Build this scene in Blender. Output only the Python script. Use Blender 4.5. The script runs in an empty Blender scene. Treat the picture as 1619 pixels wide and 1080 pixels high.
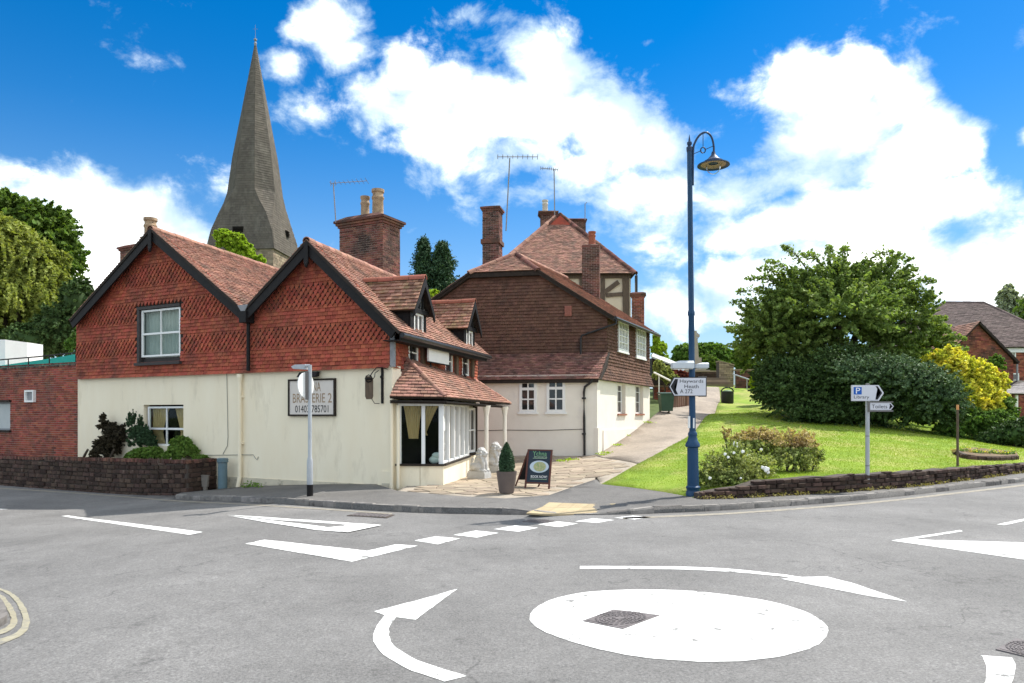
import bpy, bmesh, math, random
import numpy as np
from mathutils import Vector, Matrix
from mathutils.geometry import tessellate_polygon
R = math.radians
rnd = random.Random(7)
S = bpy.context.scene
COL = S.collection
V3 = Vector
FPX, CX, HY, EH = 1150.0, 809.5, 657.0, 1.8      # photo focal length / principal column / horizon row (px), eye height (m)

# ------------------------------------------------------------------ camera, sky, sun, exposure
cd = bpy.data.cameras.new('camera'); cam = bpy.data.objects.new('camera', cd); COL.objects.link(cam)
cam.location = (0, 0, EH); cam.rotation_euler = (R(90), 0, 0)
cd.sensor_width = 36; cd.lens = FPX / 1619 * 36; cd.shift_y = 117 / 1619; cd.clip_start = .1; cd.clip_end = 3000
S.camera = cam
S.view_settings.view_transform = 'Standard'; S.view_settings.look = 'None'; S.view_settings.gamma = 1
S.view_settings.use_curve_mapping = False
S.view_settings.exposure = 0.82
SUN = V3((.47, .353, .809)).normalized()
sl = bpy.data.lights.new('sun', 'SUN'); sl.energy = 3.9; sl.angle = R(.53); sl.color = (1, .955, .88)
so = bpy.data.objects.new('sun', sl); COL.objects.link(so); so.location = (20, 10, 40)
so.rotation_mode = 'QUATERNION'; so.rotation_quaternion = SUN.to_track_quat('Z', 'Y')

world = bpy.data.worlds.new('World'); S.world = world; world.use_nodes = True
def build_world():
    nt = world.node_tree; nt.nodes.clear(); L = nt.links.new
    N = nt.nodes.new
    def m(op, a, b=None, c=None, clamp=False):
        n = N('ShaderNodeMath'); n.operation = op; n.use_clamp = clamp
        for i, x in enumerate((a, b, c)):
            if x is None: continue
            if isinstance(x, (int, float)): n.inputs[i].default_value = x
            else: L(x, n.inputs[i])
        return n.outputs[0]
    def mix(f, a, b, t='MIX'):
        n = N('ShaderNodeMix'); n.data_type = 'RGBA'; n.blend_type = t
        for s, x in ((0, f), (6, a), (7, b)):
            if isinstance(x, (int, float)): n.inputs[s].default_value = x
            elif isinstance(x, tuple): n.inputs[s].default_value = x
            else: L(x, n.inputs[s])
        return n.outputs[2]
    tc = N('ShaderNodeTexCoord'); sx = N('ShaderNodeSeparateXYZ'); L(tc.outputs['Generated'], sx.inputs[0])
    az = m('ARCTAN2', sx.outputs[0], sx.outputs[1]); el = m('ARCSINE', sx.outputs[2])
    wv = N('ShaderNodeCombineXYZ'); L(az, wv.inputs[0]); L(el, wv.inputs[1])
    wn = N('ShaderNodeTexNoise'); wn.inputs['Scale'].default_value = 6; wn.inputs['Detail'].default_value = 5; wn.inputs['Roughness'].default_value = .6; L(wv.outputs[0], wn.inputs['Vector'])
    ws = N('ShaderNodeSeparateColor'); L(wn.outputs['Color'], ws.inputs[0])
    az0, el0 = az, el
    az = m('ADD', az, m('MULTIPLY', m('SUBTRACT', ws.outputs[0], .5), .085)); el = m('ADD', el, m('MULTIPLY', m('SUBTRACT', ws.outputs[1], .5), .06))
    sky = N('ShaderNodeTexSky'); sky.sky_type = 'NISHITA'; sky.sun_disc = False
    sky.sun_elevation = R(54); sky.sun_rotation = R(53); sky.air_density = 1.0; sky.dust_density = .3; sky.ozone_density = 2.5; sky.altitude = 800
    hs = N('ShaderNodeHueSaturation'); hs.inputs['Saturation'].default_value = 1.5; hs.inputs['Value'].default_value = .92; hs.inputs['Hue'].default_value = .502
    L(sky.outputs[0], hs.inputs['Color'])
    # clouds: banks of cumulus given by direction (azimuth, elevation), broken up by fractal noise
    cl = [(40,345,130,62,1.2),(150,335,120,62,1.25),(235,350,85,60,1.1),(300,395,65,50,.85),(120,410,190,60,.9),
          (520,40,64,48,1.05),(555,80,50,40,.85),(448,100,38,36,.85),(470,50,44,30,.78),(500,165,42,42,.62),(462,165,30,40,.58),(580,140,40,44,.72),
          (650,110,42,52,1.05),(610,160,60,40,.9),(700,150,75,50,1.15),(760,175,85,58,1.15),(875,115,62,52,1.25),(860,175,110,60,1.2),(960,200,80,60,1.15),(1040,230,70,52,1.0),
          (720,215,90,45,.95),(830,240,110,42,.85),(930,265,110,42,.8),(880,300,75,30,.7),(1000,300,85,50,.85),(1060,285,55,50,.85),(940,335,80,30,.55),
          (1150,138,38,24,.62),(1200,140,45,30,.6),(1255,135,58,42,1.15),(1330,150,80,48,1.25),(1420,170,62,48,1.2),(1330,210,120,60,1.15),(1470,215,62,50,1.15),(1525,235,45,42,1.0),(1430,260,120,55,1.1),(1280,270,120,50,.85),
          (1160,300,85,45,.85),(1420,330,170,48,1.1),(1290,350,160,42,1.0),(1150,370,85,40,.9),(1560,330,90,40,.95),(1230,255,70,40,.7),(1640,215,30,28,.85),
          (1330,420,220,50,1.05),(1560,430,130,60,1.05),(1070,410,60,34,.7),(1150,450,80,50,1.0),(1000,390,70,34,.48),(1060,490,70,50,.95),(760,12,70,16,.40),(690,20,45,12,.33),(1025,60,20,11,.55),(300,247,28,9,.33),(385,300,35,22,.34),(735,330,24,20,.36)]
    dens = None
    for px, py, rx, ry, w in cl:
        xx, zz = (px - CX) / FPX, (HY - py) / FPX
        a0 = math.atan2(xx, 1); e0 = math.atan2(zz, math.hypot(xx, 1))
        ra = rx / FPX * math.cos(a0) ** 2 * 1.05; re = ry / FPX * math.cos(e0) ** 2 * math.cos(a0) * 1.08
        da = m('MULTIPLY', m('SUBTRACT', az, a0), 1 / ra); de = m('MULTIPLY', m('SUBTRACT', el, e0), 1 / re)
        q = m('MULTIPLY_ADD', da, da, m('MULTIPLY', de, de))
        g = m('MULTIPLY', m('POWER', 2.718, m('MULTIPLY', q, -.72)), w)
        dens = g if dens is None else m('MAXIMUM', dens, g)
    vn = N('ShaderNodeCombineXYZ'); L(az0, vn.inputs[0]); L(m('MULTIPLY', el0, 1.35), vn.inputs[1])
    def noise(sc, det, rough, off, dist=0.):
        mp = N('ShaderNodeMapping'); mp.inputs['Location'].default_value = off; L(vn.outputs[0], mp.inputs[0])
        n = N('ShaderNodeTexNoise'); n.inputs['Scale'].default_value = sc; n.inputs['Detail'].default_value = det
        n.inputs['Roughness'].default_value = rough; n.inputs['Distortion'].default_value = dist; L(mp.outputs[0], n.inputs['Vector']); return n.outputs[0]
    fb = noise(11, 10, .62, (3.1, 1.7, .4), .2)
    big = noise(1.6, 4, .5, (7.7, 2.2, 5.1))
    # beyond the view the same broken cumulus sky goes on
    outside = m('MULTIPLY', m('SUBTRACT', m('ABSOLUTE', az), .68), 5., clamp=True)
    high = m('MULTIPLY', m('SUBTRACT', el, .56), 5., clamp=True)
    outm = m('MAXIMUM', outside, high)
    wide = m('MULTIPLY', m('MULTIPLY', m('SUBTRACT', big, .36), 6, clamp=True), outm)
    dens = m('ADD', dens, wide)
    d = m('ADD', m('MULTIPLY', dens, .95), m('MULTIPLY', m('MULTIPLY', m('SUBTRACT', fb, .5), 2.5), m('SUBTRACT', 1., m('MULTIPLY', m('SUBTRACT', dens, .45), 1.0, clamp=True))))
    def ramp(x, a, b):
        n = N('ShaderNodeMapRange'); n.interpolation_type = 'SMOOTHSTEP'; n.inputs['From Min'].default_value = a; n.inputs['From Max'].default_value = b; L(x, n.inputs[0]); return n.outputs[0]
    cov = ramp(d, .22, .86)
    relief_shade = m('MULTIPLY', m('SUBTRACT', noise(4, 5, .5, (0, 0, 2.2)), noise(4, 5, .5, (0, .07, 2.2))), 3.2)  # painted cloud relief: undersides greyed, tops lit, within the colour
    thick_lit = ramp(m('ADD', m('ADD', d, relief_shade), m('MULTIPLY', m('SUBTRACT', noise(5, 6, .55, (1.2, 9.1, 3.)), .5), 1.1)), .42, 1.75)
    ccol = mix(thick_lit, (.255, .325, .385, 1), (1.0, .97, .92, 1))
    cb = mix(1., ccol, (.86, .86, .86, 1), 'MULTIPLY')
    # a veil of bright haze low down
    hz = m('POWER', m('SUBTRACT', 1., m('MULTIPLY', m('MAXIMUM', el0, 0.), 1.75), clamp=True), 3.0)
    b1 = N('ShaderNodeBackground'); L(hs.outputs[0], b1.inputs[0]); b1.inputs[1].default_value = .100
    b2 = N('ShaderNodeBackground'); L(cb, b2.inputs[0]); b2.inputs[1].default_value = 2.0
    b3 = N('ShaderNodeBackground'); b3.inputs[0].default_value = (.62, .82, 1.0, 1); b3.inputs[1].default_value = .52
    ms0 = N('ShaderNodeMixShader'); L(m('MULTIPLY', hz, 1.0), ms0.inputs[0]); L(b1.outputs[0], ms0.inputs[1]); L(b3.outputs[0], ms0.inputs[2])
    ms = N('ShaderNodeMixShader'); L(cov, ms.inputs[0]); L(ms0.outputs[0], ms.inputs[1]); L(b2.outputs[0], ms.inputs[2])
    out = N('ShaderNodeOutputWorld'); L(ms.outputs[0], out.inputs[0])
    world.cycles.sampling_method = 'MANUAL'; world.cycles.sample_map_resolution = 512
build_world()

# ------------------------------------------------------------------ materials
MATS = {}
def newmat(name):
    m = bpy.data.materials.new(name); m.use_nodes = True
    nt = m.node_tree; b = nt.nodes['Principled BSDF']; MATS[name] = m
    return m, nt, b
def c4(c): return (c[0], c[1], c[2], 1)
def mat(name, c1, c2=None, scale=4., rough=.85, bump=0., bscale=60., island=0., c3=None, s3=1.2, t3=.62, spec=.25, metallic=0., stretch=(1, 1, 1), pos=(.3, .7), bdist=.01, w3=.1):
    m, nt, b = newmat(name); L = nt.links.new; N = nt.nodes.new
    c2 = c2 or c1
    b.inputs['Roughness'].default_value = rough; b.inputs['Specular IOR Level'].default_value = spec; b.inputs['Metallic'].default_value = metallic
    tc = N('ShaderNodeTexCoord'); mp = N('ShaderNodeMapping'); mp.inputs['Scale'].default_value = stretch; L(tc.outputs['Object'], mp.inputs[0])
    n1 = N('ShaderNodeTexNoise'); n1.inputs['Scale'].default_value = scale; n1.inputs['Detail'].default_value = 7; n1.inputs['Roughness'].default_value = .62; L(mp.outputs[0], n1.inputs['Vector'])
    cr = N('ShaderNodeValToRGB'); cr.color_ramp.elements[0].position = pos[0]; cr.color_ramp.elements[1].position = pos[1]
    cr.color_ramp.elements[0].color = c4(c1); cr.color_ramp.elements[1].color = c4(c2); L(n1.outputs[0], cr.inputs[0])
    col = cr.outputs[0]
    if c3:
        n3 = N('ShaderNodeTexNoise'); n3.inputs['Scale'].default_value = s3; n3.inputs['Detail'].default_value = 9; n3.inputs['Roughness'].default_value = .68; L(mp.outputs[0], n3.inputs['Vector'])
        mr = N('ShaderNodeMapRange'); mr.inputs['From Min'].default_value = t3 - w3; mr.inputs['From Max'].default_value = t3 + w3; L(n3.outputs[0], mr.inputs[0])
        mx = N('ShaderNodeMix'); mx.data_type = 'RGBA'; L(mr.outputs[0], mx.inputs[0]); L(col, mx.inputs[6]); mx.inputs[7].default_value = c4(c3); col = mx.outputs[2]
    if island:
        g = N('ShaderNodeNewGeometry'); oi = N('ShaderNodeObjectInfo')
        ad = N('ShaderNodeMath'); ad.operation = 'ADD'; L(g.outputs['Random Per Island'], ad.inputs[0]); L(oi.outputs['Random'], ad.inputs[1])
        fr = N('ShaderNodeMath'); fr.operation = 'FRACT'; L(ad.outputs[0], fr.inputs[0])
        mr = N('ShaderNodeMapRange'); mr.inputs['To Min'].default_value = 1 - island; mr.inputs['To Max'].default_value = 1 + island; L(fr.outputs[0], mr.inputs[0])
        mh = N('ShaderNodeMapRange'); mh.inputs['To Min'].default_value = .5 - island * .03; mh.inputs['To Max'].default_value = .5 + island * .03
        m2 = N('ShaderNodeMath'); m2.operation = 'MULTIPLY'; m2.inputs[1].default_value = 7.31; L(fr.outputs[0], m2.inputs[0])
        f2 = N('ShaderNodeMath'); f2.operation = 'FRACT'; L(m2.outputs[0], f2.inputs[0]); L(f2.outputs[0], mh.inputs[0])
        hs = N('ShaderNodeHueSaturation'); L(col, hs.inputs['Color']); L(mr.outputs[0], hs.inputs['Value']); L(mh.outputs[0], hs.inputs['Hue']); col = hs.outputs[0]
    L(col, b.inputs['Base Color'])
    if bump:
        nb = N('ShaderNodeTexNoise'); nb.inputs['Scale'].default_value = bscale; nb.inputs['Detail'].default_value = 5; L(mp.outputs[0], nb.inputs['Vector'])
        bp = N('ShaderNodeBump'); bp.inputs['Strength'].default_value = bump; bp.inputs['Distance'].default_value = bdist; L(nb.outputs[0], bp.inputs['Height']); L(bp.outputs[0], b.inputs['Normal'])
    return m
def leafmat(name, c1, c2, scale=.8, island=.35, trans=.3, rough=.5):
    m = mat(name, c1, c2, scale=scale, rough=.62, island=island, spec=.12)
    nt = m.node_tree; L = nt.links.new; b = nt.nodes['Principled BSDF']; src = b.inputs['Base Color'].links[0].from_socket
    tr = nt.nodes.new('ShaderNodeBsdfTranslucent')
    mm = nt.nodes.new('ShaderNodeMix'); mm.data_type = 'RGBA'; mm.blend_type = 'MULTIPLY'; mm.inputs[0].default_value = 1; L(src, mm.inputs[6]); mm.inputs[7].default_value = (1.25, 1.3, .5, 1); L(mm.outputs[2], tr.inputs[0])
    ms = nt.nodes.new('ShaderNodeMixShader'); ms.inputs[0].default_value = trans; L(b.outputs[0], ms.inputs[1]); L(tr.outputs[0], ms.inputs[2])
    L(ms.outputs[0], nt.nodes['Material Output'].inputs[0]); return m
def glassmat(name, tint=(.9, .95, .95), gloss=.25):
    m = bpy.data.materials.new(name); m.use_nodes = True; nt = m.node_tree; L = nt.links.new
    nt.nodes.remove(nt.nodes['Principled BSDF'])
    t = nt.nodes.new('ShaderNodeBsdfTransparent'); t.inputs[0].default_value = c4(tint)
    g = nt.nodes.new('ShaderNodeBsdfGlossy'); g.inputs['Roughness'].default_value = .02
    lw = nt.nodes.new('ShaderNodeLayerWeight'); lw.inputs[0].default_value = gloss
    ms = nt.nodes.new('ShaderNodeMixShader'); L(lw.outputs['Fresnel'], ms.inputs[0]); L(t.outputs[0], ms.inputs[1]); L(g.outputs[0], ms.inputs[2])
    L(ms.outputs[0], nt.nodes['Material Output'].inputs[0]); return m

def asphalt(name, base, warm=0., crack=1.):
    m, nt, b = newmat(name); L = nt.links.new; N = nt.nodes.new
    tc = N('ShaderNodeTexCoord'); co = tc.outputs['Object']
    def no(s, d, r=.6):
        n = N('ShaderNodeTexNoise'); n.inputs['Scale'].default_value = s; n.inputs['Detail'].default_value = d; n.inputs['Roughness'].default_value = r; L(co, n.inputs['Vector']); return n.outputs[0]
    def mr(x, a, b_, c, d):
        n = N('ShaderNodeMapRange'); n.inputs[1].default_value = a; n.inputs[2].default_value = b_; n.inputs[3].default_value = c; n.inputs[4].default_value = d; L(x, n.inputs[0]); return n.outputs[0]
    def mul(x, y):
        n = N('ShaderNodeMath'); n.operation = 'MULTIPLY'; L(x, n.inputs[0])
        if isinstance(y, float): n.inputs[1].default_value = y
        else: L(y, n.inputs[1])
        return n.outputs[0]
    grain = mr(no(48, 4, .85), .3, .7, .55, 1.48)
    vo = N('ShaderNodeTexVoronoi'); vo.inputs['Scale'].default_value = 42; L(co, vo.inputs['Vector'])
    stone = mr(vo.outputs['Color'], 0, 1, .84, 1.18)
    patch = mr(no(.45, 8, .66), .33, .68, .76, 1.18)
    fine = mr(no(6, 6, .7), .3, .7, .91, 1.09)
    v = mul(mul(mul(grain, stone), patch), fine)
    # worn, open-textured spots and hairline cracks
    spot = mr(no(1.6, 10, .76), .58, .68, 1, .62)
    v = mul(v, spot)
    if crack:
        mp = N('ShaderNodeMapping'); L(co, mp.inputs[0])
        nz = N('ShaderNodeTexNoise'); nz.inputs['Scale'].default_value = 2.2; nz.inputs['Detail'].default_value = 6; L(co, nz.inputs['Vector'])
        vm = N('ShaderNodeVectorMath'); vm.operation = 'MULTIPLY_ADD'; L(nz.outputs['Color'], vm.inputs[0]); vm.inputs[1].default_value = (.9, .9, .9); L(co, vm.inputs[2])
        vc = N('ShaderNodeTexVoronoi'); vc.feature = 'DISTANCE_TO_EDGE'; vc.inputs['Scale'].default_value = .42; L(vm.outputs[0], vc.inputs['Vector'])
        ck = mr(vc.outputs['Distance'], .001, .009, .68, 1)
        gate = mr(no(.35, 3), .52, .58, 0, 1)
        mx = N('ShaderNodeMix'); L(gate, mx.inputs[0]); mx.inputs[2].default_value = 1; L(ck, mx.inputs[3]); v = mul(v, mx.outputs[0])
    rgb = N('ShaderNodeMix'); rgb.data_type = 'RGBA'; rgb.blend_type = 'MULTIPLY'; rgb.inputs[0].default_value = 1
    rgb.inputs[6].default_value = (base * (1 + warm), base, base * (1 - warm), 1); cb = N('ShaderNodeCombineColor'); L(v, cb.inputs[0]); L(v, cb.inputs[1]); L(v, cb.inputs[2]); L(cb.outputs[0], rgb.inputs[7])
    L(rgb.outputs[2], b.inputs['Base Color']); b.inputs['Roughness'].default_value = .82; b.inputs['Specular IOR Level'].default_value = .3
    bp = N('ShaderNodeBump'); bp.inputs['Strength'].default_value = .55; bp.inputs['Distance'].default_value = .006; L(grain, bp.inputs['Height']); L(bp.outputs[0], b.inputs['Normal'])
    return m

M_road = asphalt('asphalt', .158, .03)
M_pave = asphalt('pavement_asphalt', .120, .05, 0)
M_path = asphalt('path_surface', .235, .20, 0)
M_paint = mat('road_paint', (.62, .62, .60), (.78, .78, .76), scale=5, rough=.75, bump=.4, bscale=60, c3=(.17, .168, .162), s3=4.5, t3=.61, w3=.035)
M_yline = mat('yellow_line_paint', (.26, .235, .165), (.34, .315, .235), scale=14, rough=.8, c3=(.2, .19, .17), s3=12, t3=.60)
M_plaster = mat('cream_render', (.86, .755, .56), (.90, .81, .625), scale=1.3, rough=.9, bump=.25, bscale=14, c3=(.66, .57, .41), s3=1.2, t3=.66, w3=.11)
M_plaster.node_tree.nodes['Mapping'].inputs['Scale'].default_value = (1.6, 1.6, .45)
M_plinth = mat('dirty_plinth_render', (.66, .59, .45), (.52, .46, .35), scale=3, rough=.95, bump=.5, bscale=20, c3=(.20, .175, .13), s3=2.6, t3=.60, w3=.07)
M_white_rend = mat('white_render', (.78, .72, .63), (.84, .785, .70), scale=1.6, rough=.9, bump=.3, bscale=16, c3=(.66, .62, .57), s3=1.2, t3=.66, w3=.12)
M_hung = mat('hung_clay_tile', (.40, .098, .055), (.30, .072, .043), scale=1.6, rough=.88, bump=.5, bscale=35, island=.24, c3=(.17, .06, .04), s3=1.3, t3=.57, w3=.12)
M_roof = mat('roof_clay_tile', (.385, .205, .152), (.265, .138, .10), scale=1.3, rough=.9, bump=.5, bscale=35, island=.27, c3=(.17, .115, .09), s3=1.8, t3=.56)
M_roof_moss = mat('mossy_roof_tile', (.34, .185, .13), (.24, .122, .085), scale=2, rough=.95, bump=.4, bscale=40, island=.4, c3=(.24, .17, .09), s3=3, t3=.58)
M_browntile = mat('dark_hung_tile', (.155, .080, .055), (.105, .056, .040), scale=1.0, rough=.9, bump=.4, bscale=40, island=.20, c3=(.07, .043, .035), s3=1.2, t3=.60)
M_browntile_sun = M_browntile
M_brick = mat('red_brick', (.34, .105, .065), (.23, .078, .05), scale=2, rough=.9, bump=.5, bscale=70, island=.42, c3=(.085, .05, .04), s3=1.1, t3=.55)
M_brick_dark = mat('weathered_brick', (.17, .075, .055), (.11, .055, .042), scale=2, rough=.95, bump=.5, bscale=70, island=.5, c3=(.07, .05, .04), s3=2, t3=.56)
M_chim = mat('sooty_chimney_brick', (.23, .088, .062), (.14, .062, .048), scale=1.4, rough=.95, bump=.5, bscale=70, island=.5, c3=(.065, .045, .038), s3=.9, t3=.52)
M_netcloth = mat('net_curtain', (.50, .50, .47), (.58, .58, .55), scale=5, rough=.95)
M_mortar = mat('mortar', (.50, .43, .36), (.36, .30, .26), scale=5, rough=.95)
M_mortar_dark = mat('dark_mortar', (.10, .08, .068), (.06, .05, .043), scale=5, rough=.95)
M_stone = mat('dark_ironstone', (.085, .053, .040), (.048, .032, .026), scale=3.5, rough=.95, bump=.7, bscale=22, island=.45, c3=(.15, .115, .085), s3=3, t3=.66)
M_black = mat('black_paint', (.009, .008, .009), (.014, .012, .012), scale=6, rough=.6, spec=.2)
M_gutter = mat('gutter_black', (.015, .015, .016), rough=.35, spec=.4)
M_white = mat('white_paint', (.78, .78, .76), (.83, .83, .81), scale=5, rough=.45, spec=.35)
M_wood = mat('weathered_oak', (.16, .115, .08), (.08, .06, .045), scale=7, rough=.9, bump=.4, bscale=25, stretch=(4, 4, .6))
M_darkwood = mat('dark_wood', (.035, .026, .02), (.02, .015, .012), scale=7, rough=.8)
M_unlit = mat('unlit_black', (.02, .018, .016), rough=1, spec=0)  # near-black paints the dark of unlit rooms and the louvre opening
M_pane = mat('window_pane', (.018, .02, .022), (.035, .034, .032), scale=3, rough=.03, spec=.7, bump=.12, bscale=2.5, bdist=.02)
M_net = mat('net_curtain_pane', (.34, .34, .31), (.46, .46, .43), scale=3, rough=.08, spec=.6)
M_glass = glassmat('clear_glass', (.85, .9, .88), .12)
M_curtain = mat('gold_curtain', (.86, .62, .34), (.62, .42, .21), scale=6, rough=.9, stretch=(8, 8, .3))
M_lead = mat('lead', (.22, .22, .23), (.3, .3, .31), scale=5, rough=.6)
M_oldstone = mat('old_sandstone', (.32, .25, .17), (.22, .175, .125), scale=1.5, rough=.95, bump=.5, bscale=12, island=.3)
M_shingle = mat('oak_shingle', (.145, .125, .10), (.095, .083, .07), scale=.7, rough=.95, bump=.3, bscale=20, island=.14, c3=(.18, .16, .13), s3=1.4, t3=.6, stretch=(1, 1, .35))
M_bark = mat('bark', (.09, .07, .05), (.05, .04, .03), scale=6, rough=.95, bump=.6, bscale=20)

# ------------------------------------------------------------------ mesh helpers
OFF = {}
class MB:
    def __init__(s): s.v = []; s.f = []; s.mi = []
    def poly(s, pts, mi=0):
        b = len(s.v); s.v.extend([tuple(p) for p in pts]); s.f.append(tuple(range(b, b + len(pts)))); s.mi.append(mi)
    def add(s, vs, fs, mi=0):
        b = len(s.v); s.v.extend([tuple(p) for p in vs])
        for f in fs: s.f.append(tuple(b + i for i in f)); s.mi.append(mi)
    def prism(s, pts, vec, mi=0):
        n = len(pts); a = [V3(p) for p in pts]; vec = V3(vec); b = [p + vec for p in a]
        s.add(a + b, [tuple(range(n)), tuple(range(2 * n - 1, n - 1, -1))] + [(i, (i + 1) % n, n + (i + 1) % n, n + i) for i in range(n)], mi)
    def obox(s, F, u0, u1, v0, v1, n0, n1, mi=0):
        s.prism([F.p(u0, v0, n0), F.p(u1, v0, n0), F.p(u1, v1, n0), F.p(u0, v1, n0)], F.N * (n1 - n0), mi)
    def box(s, x0, x1, y0, y1, z0, z1, mi=0):
        s.prism([(x0, y0, z0), (x1, y0, z0), (x1, y1, z0), (x0, y1, z0)], (0, 0, z1 - z0), mi)
    def tube(s, path, rad, n=8, mi=0, caps=True):
        path = [V3(p) for p in path]; k = len(path)
        if not isinstance(rad, (list, tuple)): rad = [rad] * k
        vs = []; up = None
        for i, p in enumerate(path):
            t = (path[min(i + 1, k - 1)] - path[max(i - 1, 0)]).normalized()
            if up is None:
                up = V3((0, 0, 1)) if abs(t.z) < .9 else V3((1, 0, 0))
            a = t.cross(up)
            if a.length < 1e-4: a = t.cross(V3((0, 1, 0)))
            a.normalize(); b = t.cross(a).normalized(); up = -b if False else b.cross(t) * 0 + up
            for j in range(n):
                th = 2 * math.pi * j / n; vs.append(p + (a * math.cos(th) + b * math.sin(th)) * rad[i])
        fs = [(i * n + j, i * n + (j + 1) % n, (i + 1) * n + (j + 1) % n, (i + 1) * n + j) for i in range(k - 1) for j in range(n)]
        if caps: fs += [tuple(range(n - 1, -1, -1)), tuple((k - 1) * n + j for j in range(n))]
        s.add(vs, fs, mi)
    def lathe(s, prof, c, n=20, mi=0, lean=(0, 0), caps=True):
        vs = []; k = len(prof)
        for r, z in prof:
            for j in range(n):
                th = 2 * math.pi * j / n; vs.append((c[0] + r * math.cos(th) + lean[0] * z, c[1] + r * math.sin(th) + lean[1] * z, c[2] + z))
        fs = [(i * n + j, i * n + (j + 1) % n, (i + 1) * n + (j + 1) % n, (i + 1) * n + j) for i in range(k - 1) for j in range(n)]
        if caps: fs += [tuple(range(n - 1, -1, -1)), tuple((k - 1) * n + j for j in range(n))]
        s.add(vs, fs, mi)
    def ell(s, c, r, n=12, k=8, mi=0):
        prof = [(math.sin(math.pi * i / k), -math.cos(math.pi * i / k)) for i in range(k + 1)]
        vs = []
        for a, z in prof:
            for j in range(n):
                th = 2 * math.pi * j / n; vs.append((c[0] + r[0] * a * math.cos(th), c[1] + r[1] * a * math.sin(th), c[2] + r[2] * z))
        s.add(vs, [(i * n + j, i * n + (j + 1) % n, (i + 1) * n + (j + 1) % n, (i + 1) * n + j) for i in range(k) for j in range(n)], mi)

def tag(o, label=None, cat=None, group=None, kind=None):
    if label: o['label'] = label
    if cat: o['category'] = cat
    if group: o['group'] = group
    if kind: o['kind'] = kind
    return o
def setmats(me, m):
    for x in (m if isinstance(m, (list, tuple)) else [m]): me.materials.append(x)
def build(name, mb, m, parent=None, loc=None, smooth=False, label=None, kind=None):
    off = V3(OFF[parent.name]) if parent else V3(loc or (0, 0, 0))
    me = bpy.data.meshes.new(name)
    vs = np.array(mb.v, dtype=np.float64).reshape(-1, 3) - np.array(off)
    me.from_pydata(vs.tolist(), [], mb.f); setmats(me, m)
    if any(mb.mi): me.polygons.foreach_set('material_index', mb.mi)
    if smooth:
        me.polygons.foreach_set('use_smooth', [True] * len(me.polygons))
        if smooth != 'all':
            try: me.set_sharp_from_angle(angle=R(40))
            except Exception: pass
    me.update()
    o = bpy.data.objects.new(name, me); COL.objects.link(o)
    if parent: o.parent = parent
    else: o.location = off
    OFF[o.name] = tuple(off)
    if label: o['label'] = label
    if kind: o['kind'] = kind
    return o
def npbuild(name, V, faces, m, parent=None, loc=None, smooth=False, kind=None):
    off = np.array(OFF[parent.name] if parent else (loc or (0, 0, 0)), dtype=float)
    V = np.asarray(V, dtype=float) - off; k = faces.shape[1]; nf = len(faces)
    me = bpy.data.meshes.new(name); me.vertices.add(len(V)); me.vertices.foreach_set('co', V.ravel())
    me.loops.add(nf * k); me.loops.foreach_set('vertex_index', faces.ravel().astype(np.int32))
    me.polygons.add(nf); me.polygons.foreach_set('loop_start', np.arange(0, nf * k, k, dtype=np.int32))
    try: me.polygons.foreach_set('loop_total', np.full(nf, k, dtype=np.int32))
    except Exception: pass
    setmats(me, m)
    if smooth: me.polygons.foreach_set('use_smooth', np.ones(nf, dtype=bool))
    me.update(calc_edges=True); me.validate()
    o = bpy.data.objects.new(name, me); COL.objects.link(o)
    if parent: o.parent = parent
    else: o.location = off
    OFF[o.name] = tuple(off)
    if kind: o['kind'] = kind
    return o
def thing(name, label, cat, loc, group=None):
    o = bpy.data.objects.new(name, None); COL.objects.link(o); o.location = loc; o.empty_display_size = .3
    OFF[o.name] = tuple(loc); return tag(o, label, cat, group)
def instance(name, me, parent, mtx):
    o = bpy.data.objects.new(name, me); COL.objects.link(o); o.parent = parent
    mm = mtx.copy(); mm.translation = mm.translation - V3(OFF[parent.name]); o.matrix_basis = mm; OFF[o.name] = tuple(OFF[parent.name]); return o

class Fr:
    def __init__(s, O, U, sgn=1, V=(0, 0, 1)):
        s.O = V3(O); s.U = V3(U).normalized(); s.V = V3(V).normalized(); s.N = s.U.cross(s.V).normalized() * sgn
    def p(s, u, v, n=0.): return s.O + s.U * u + s.V * v + s.N * n
    def pix(s, px, py, n=0.):
        d = V3(((px - CX) / FPX, 1, -(py - HY) / FPX)); e = V3((0, 0, EH)); o = s.O + s.N * n
        t = (o - e).dot(s.N) / d.dot(s.N); q = e + d * t - s.O
        return (q.dot(s.U), q.dot(s.V))
    def pixs(s, pts, n=0.): return [s.pix(a, b, n) for a, b in pts]
    def rect(s, x0, y0, x1, y1, n=0.):
        a, b = s.pix(x0, (y0 + y1) / 2, n)[0], s.pix(x1, (y0 + y1) / 2, n)[0]
        xm = (x0 + x1) / 2; c, d = s.pix(xm, y0, n)[1], s.pix(xm, y1, n)[1]
        return (min(a, b), max(a, b), min(c, d), max(c, d))
    def mtx(s, u, v, n):
        M = Matrix.Identity(4)
        for i in range(3): M[i][0] = s.U[i]; M[i][1] = s.V[i]; M[i][2] = s.N[i]
        M.translation = s.p(u, v, n); return M
def P(px, py, Y): return V3(((px - CX) / FPX * Y, Y, EH - (py - HY) / FPX * Y))
def facing(Y): return Fr((0, Y, 0), (1, 0, 0))

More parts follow.
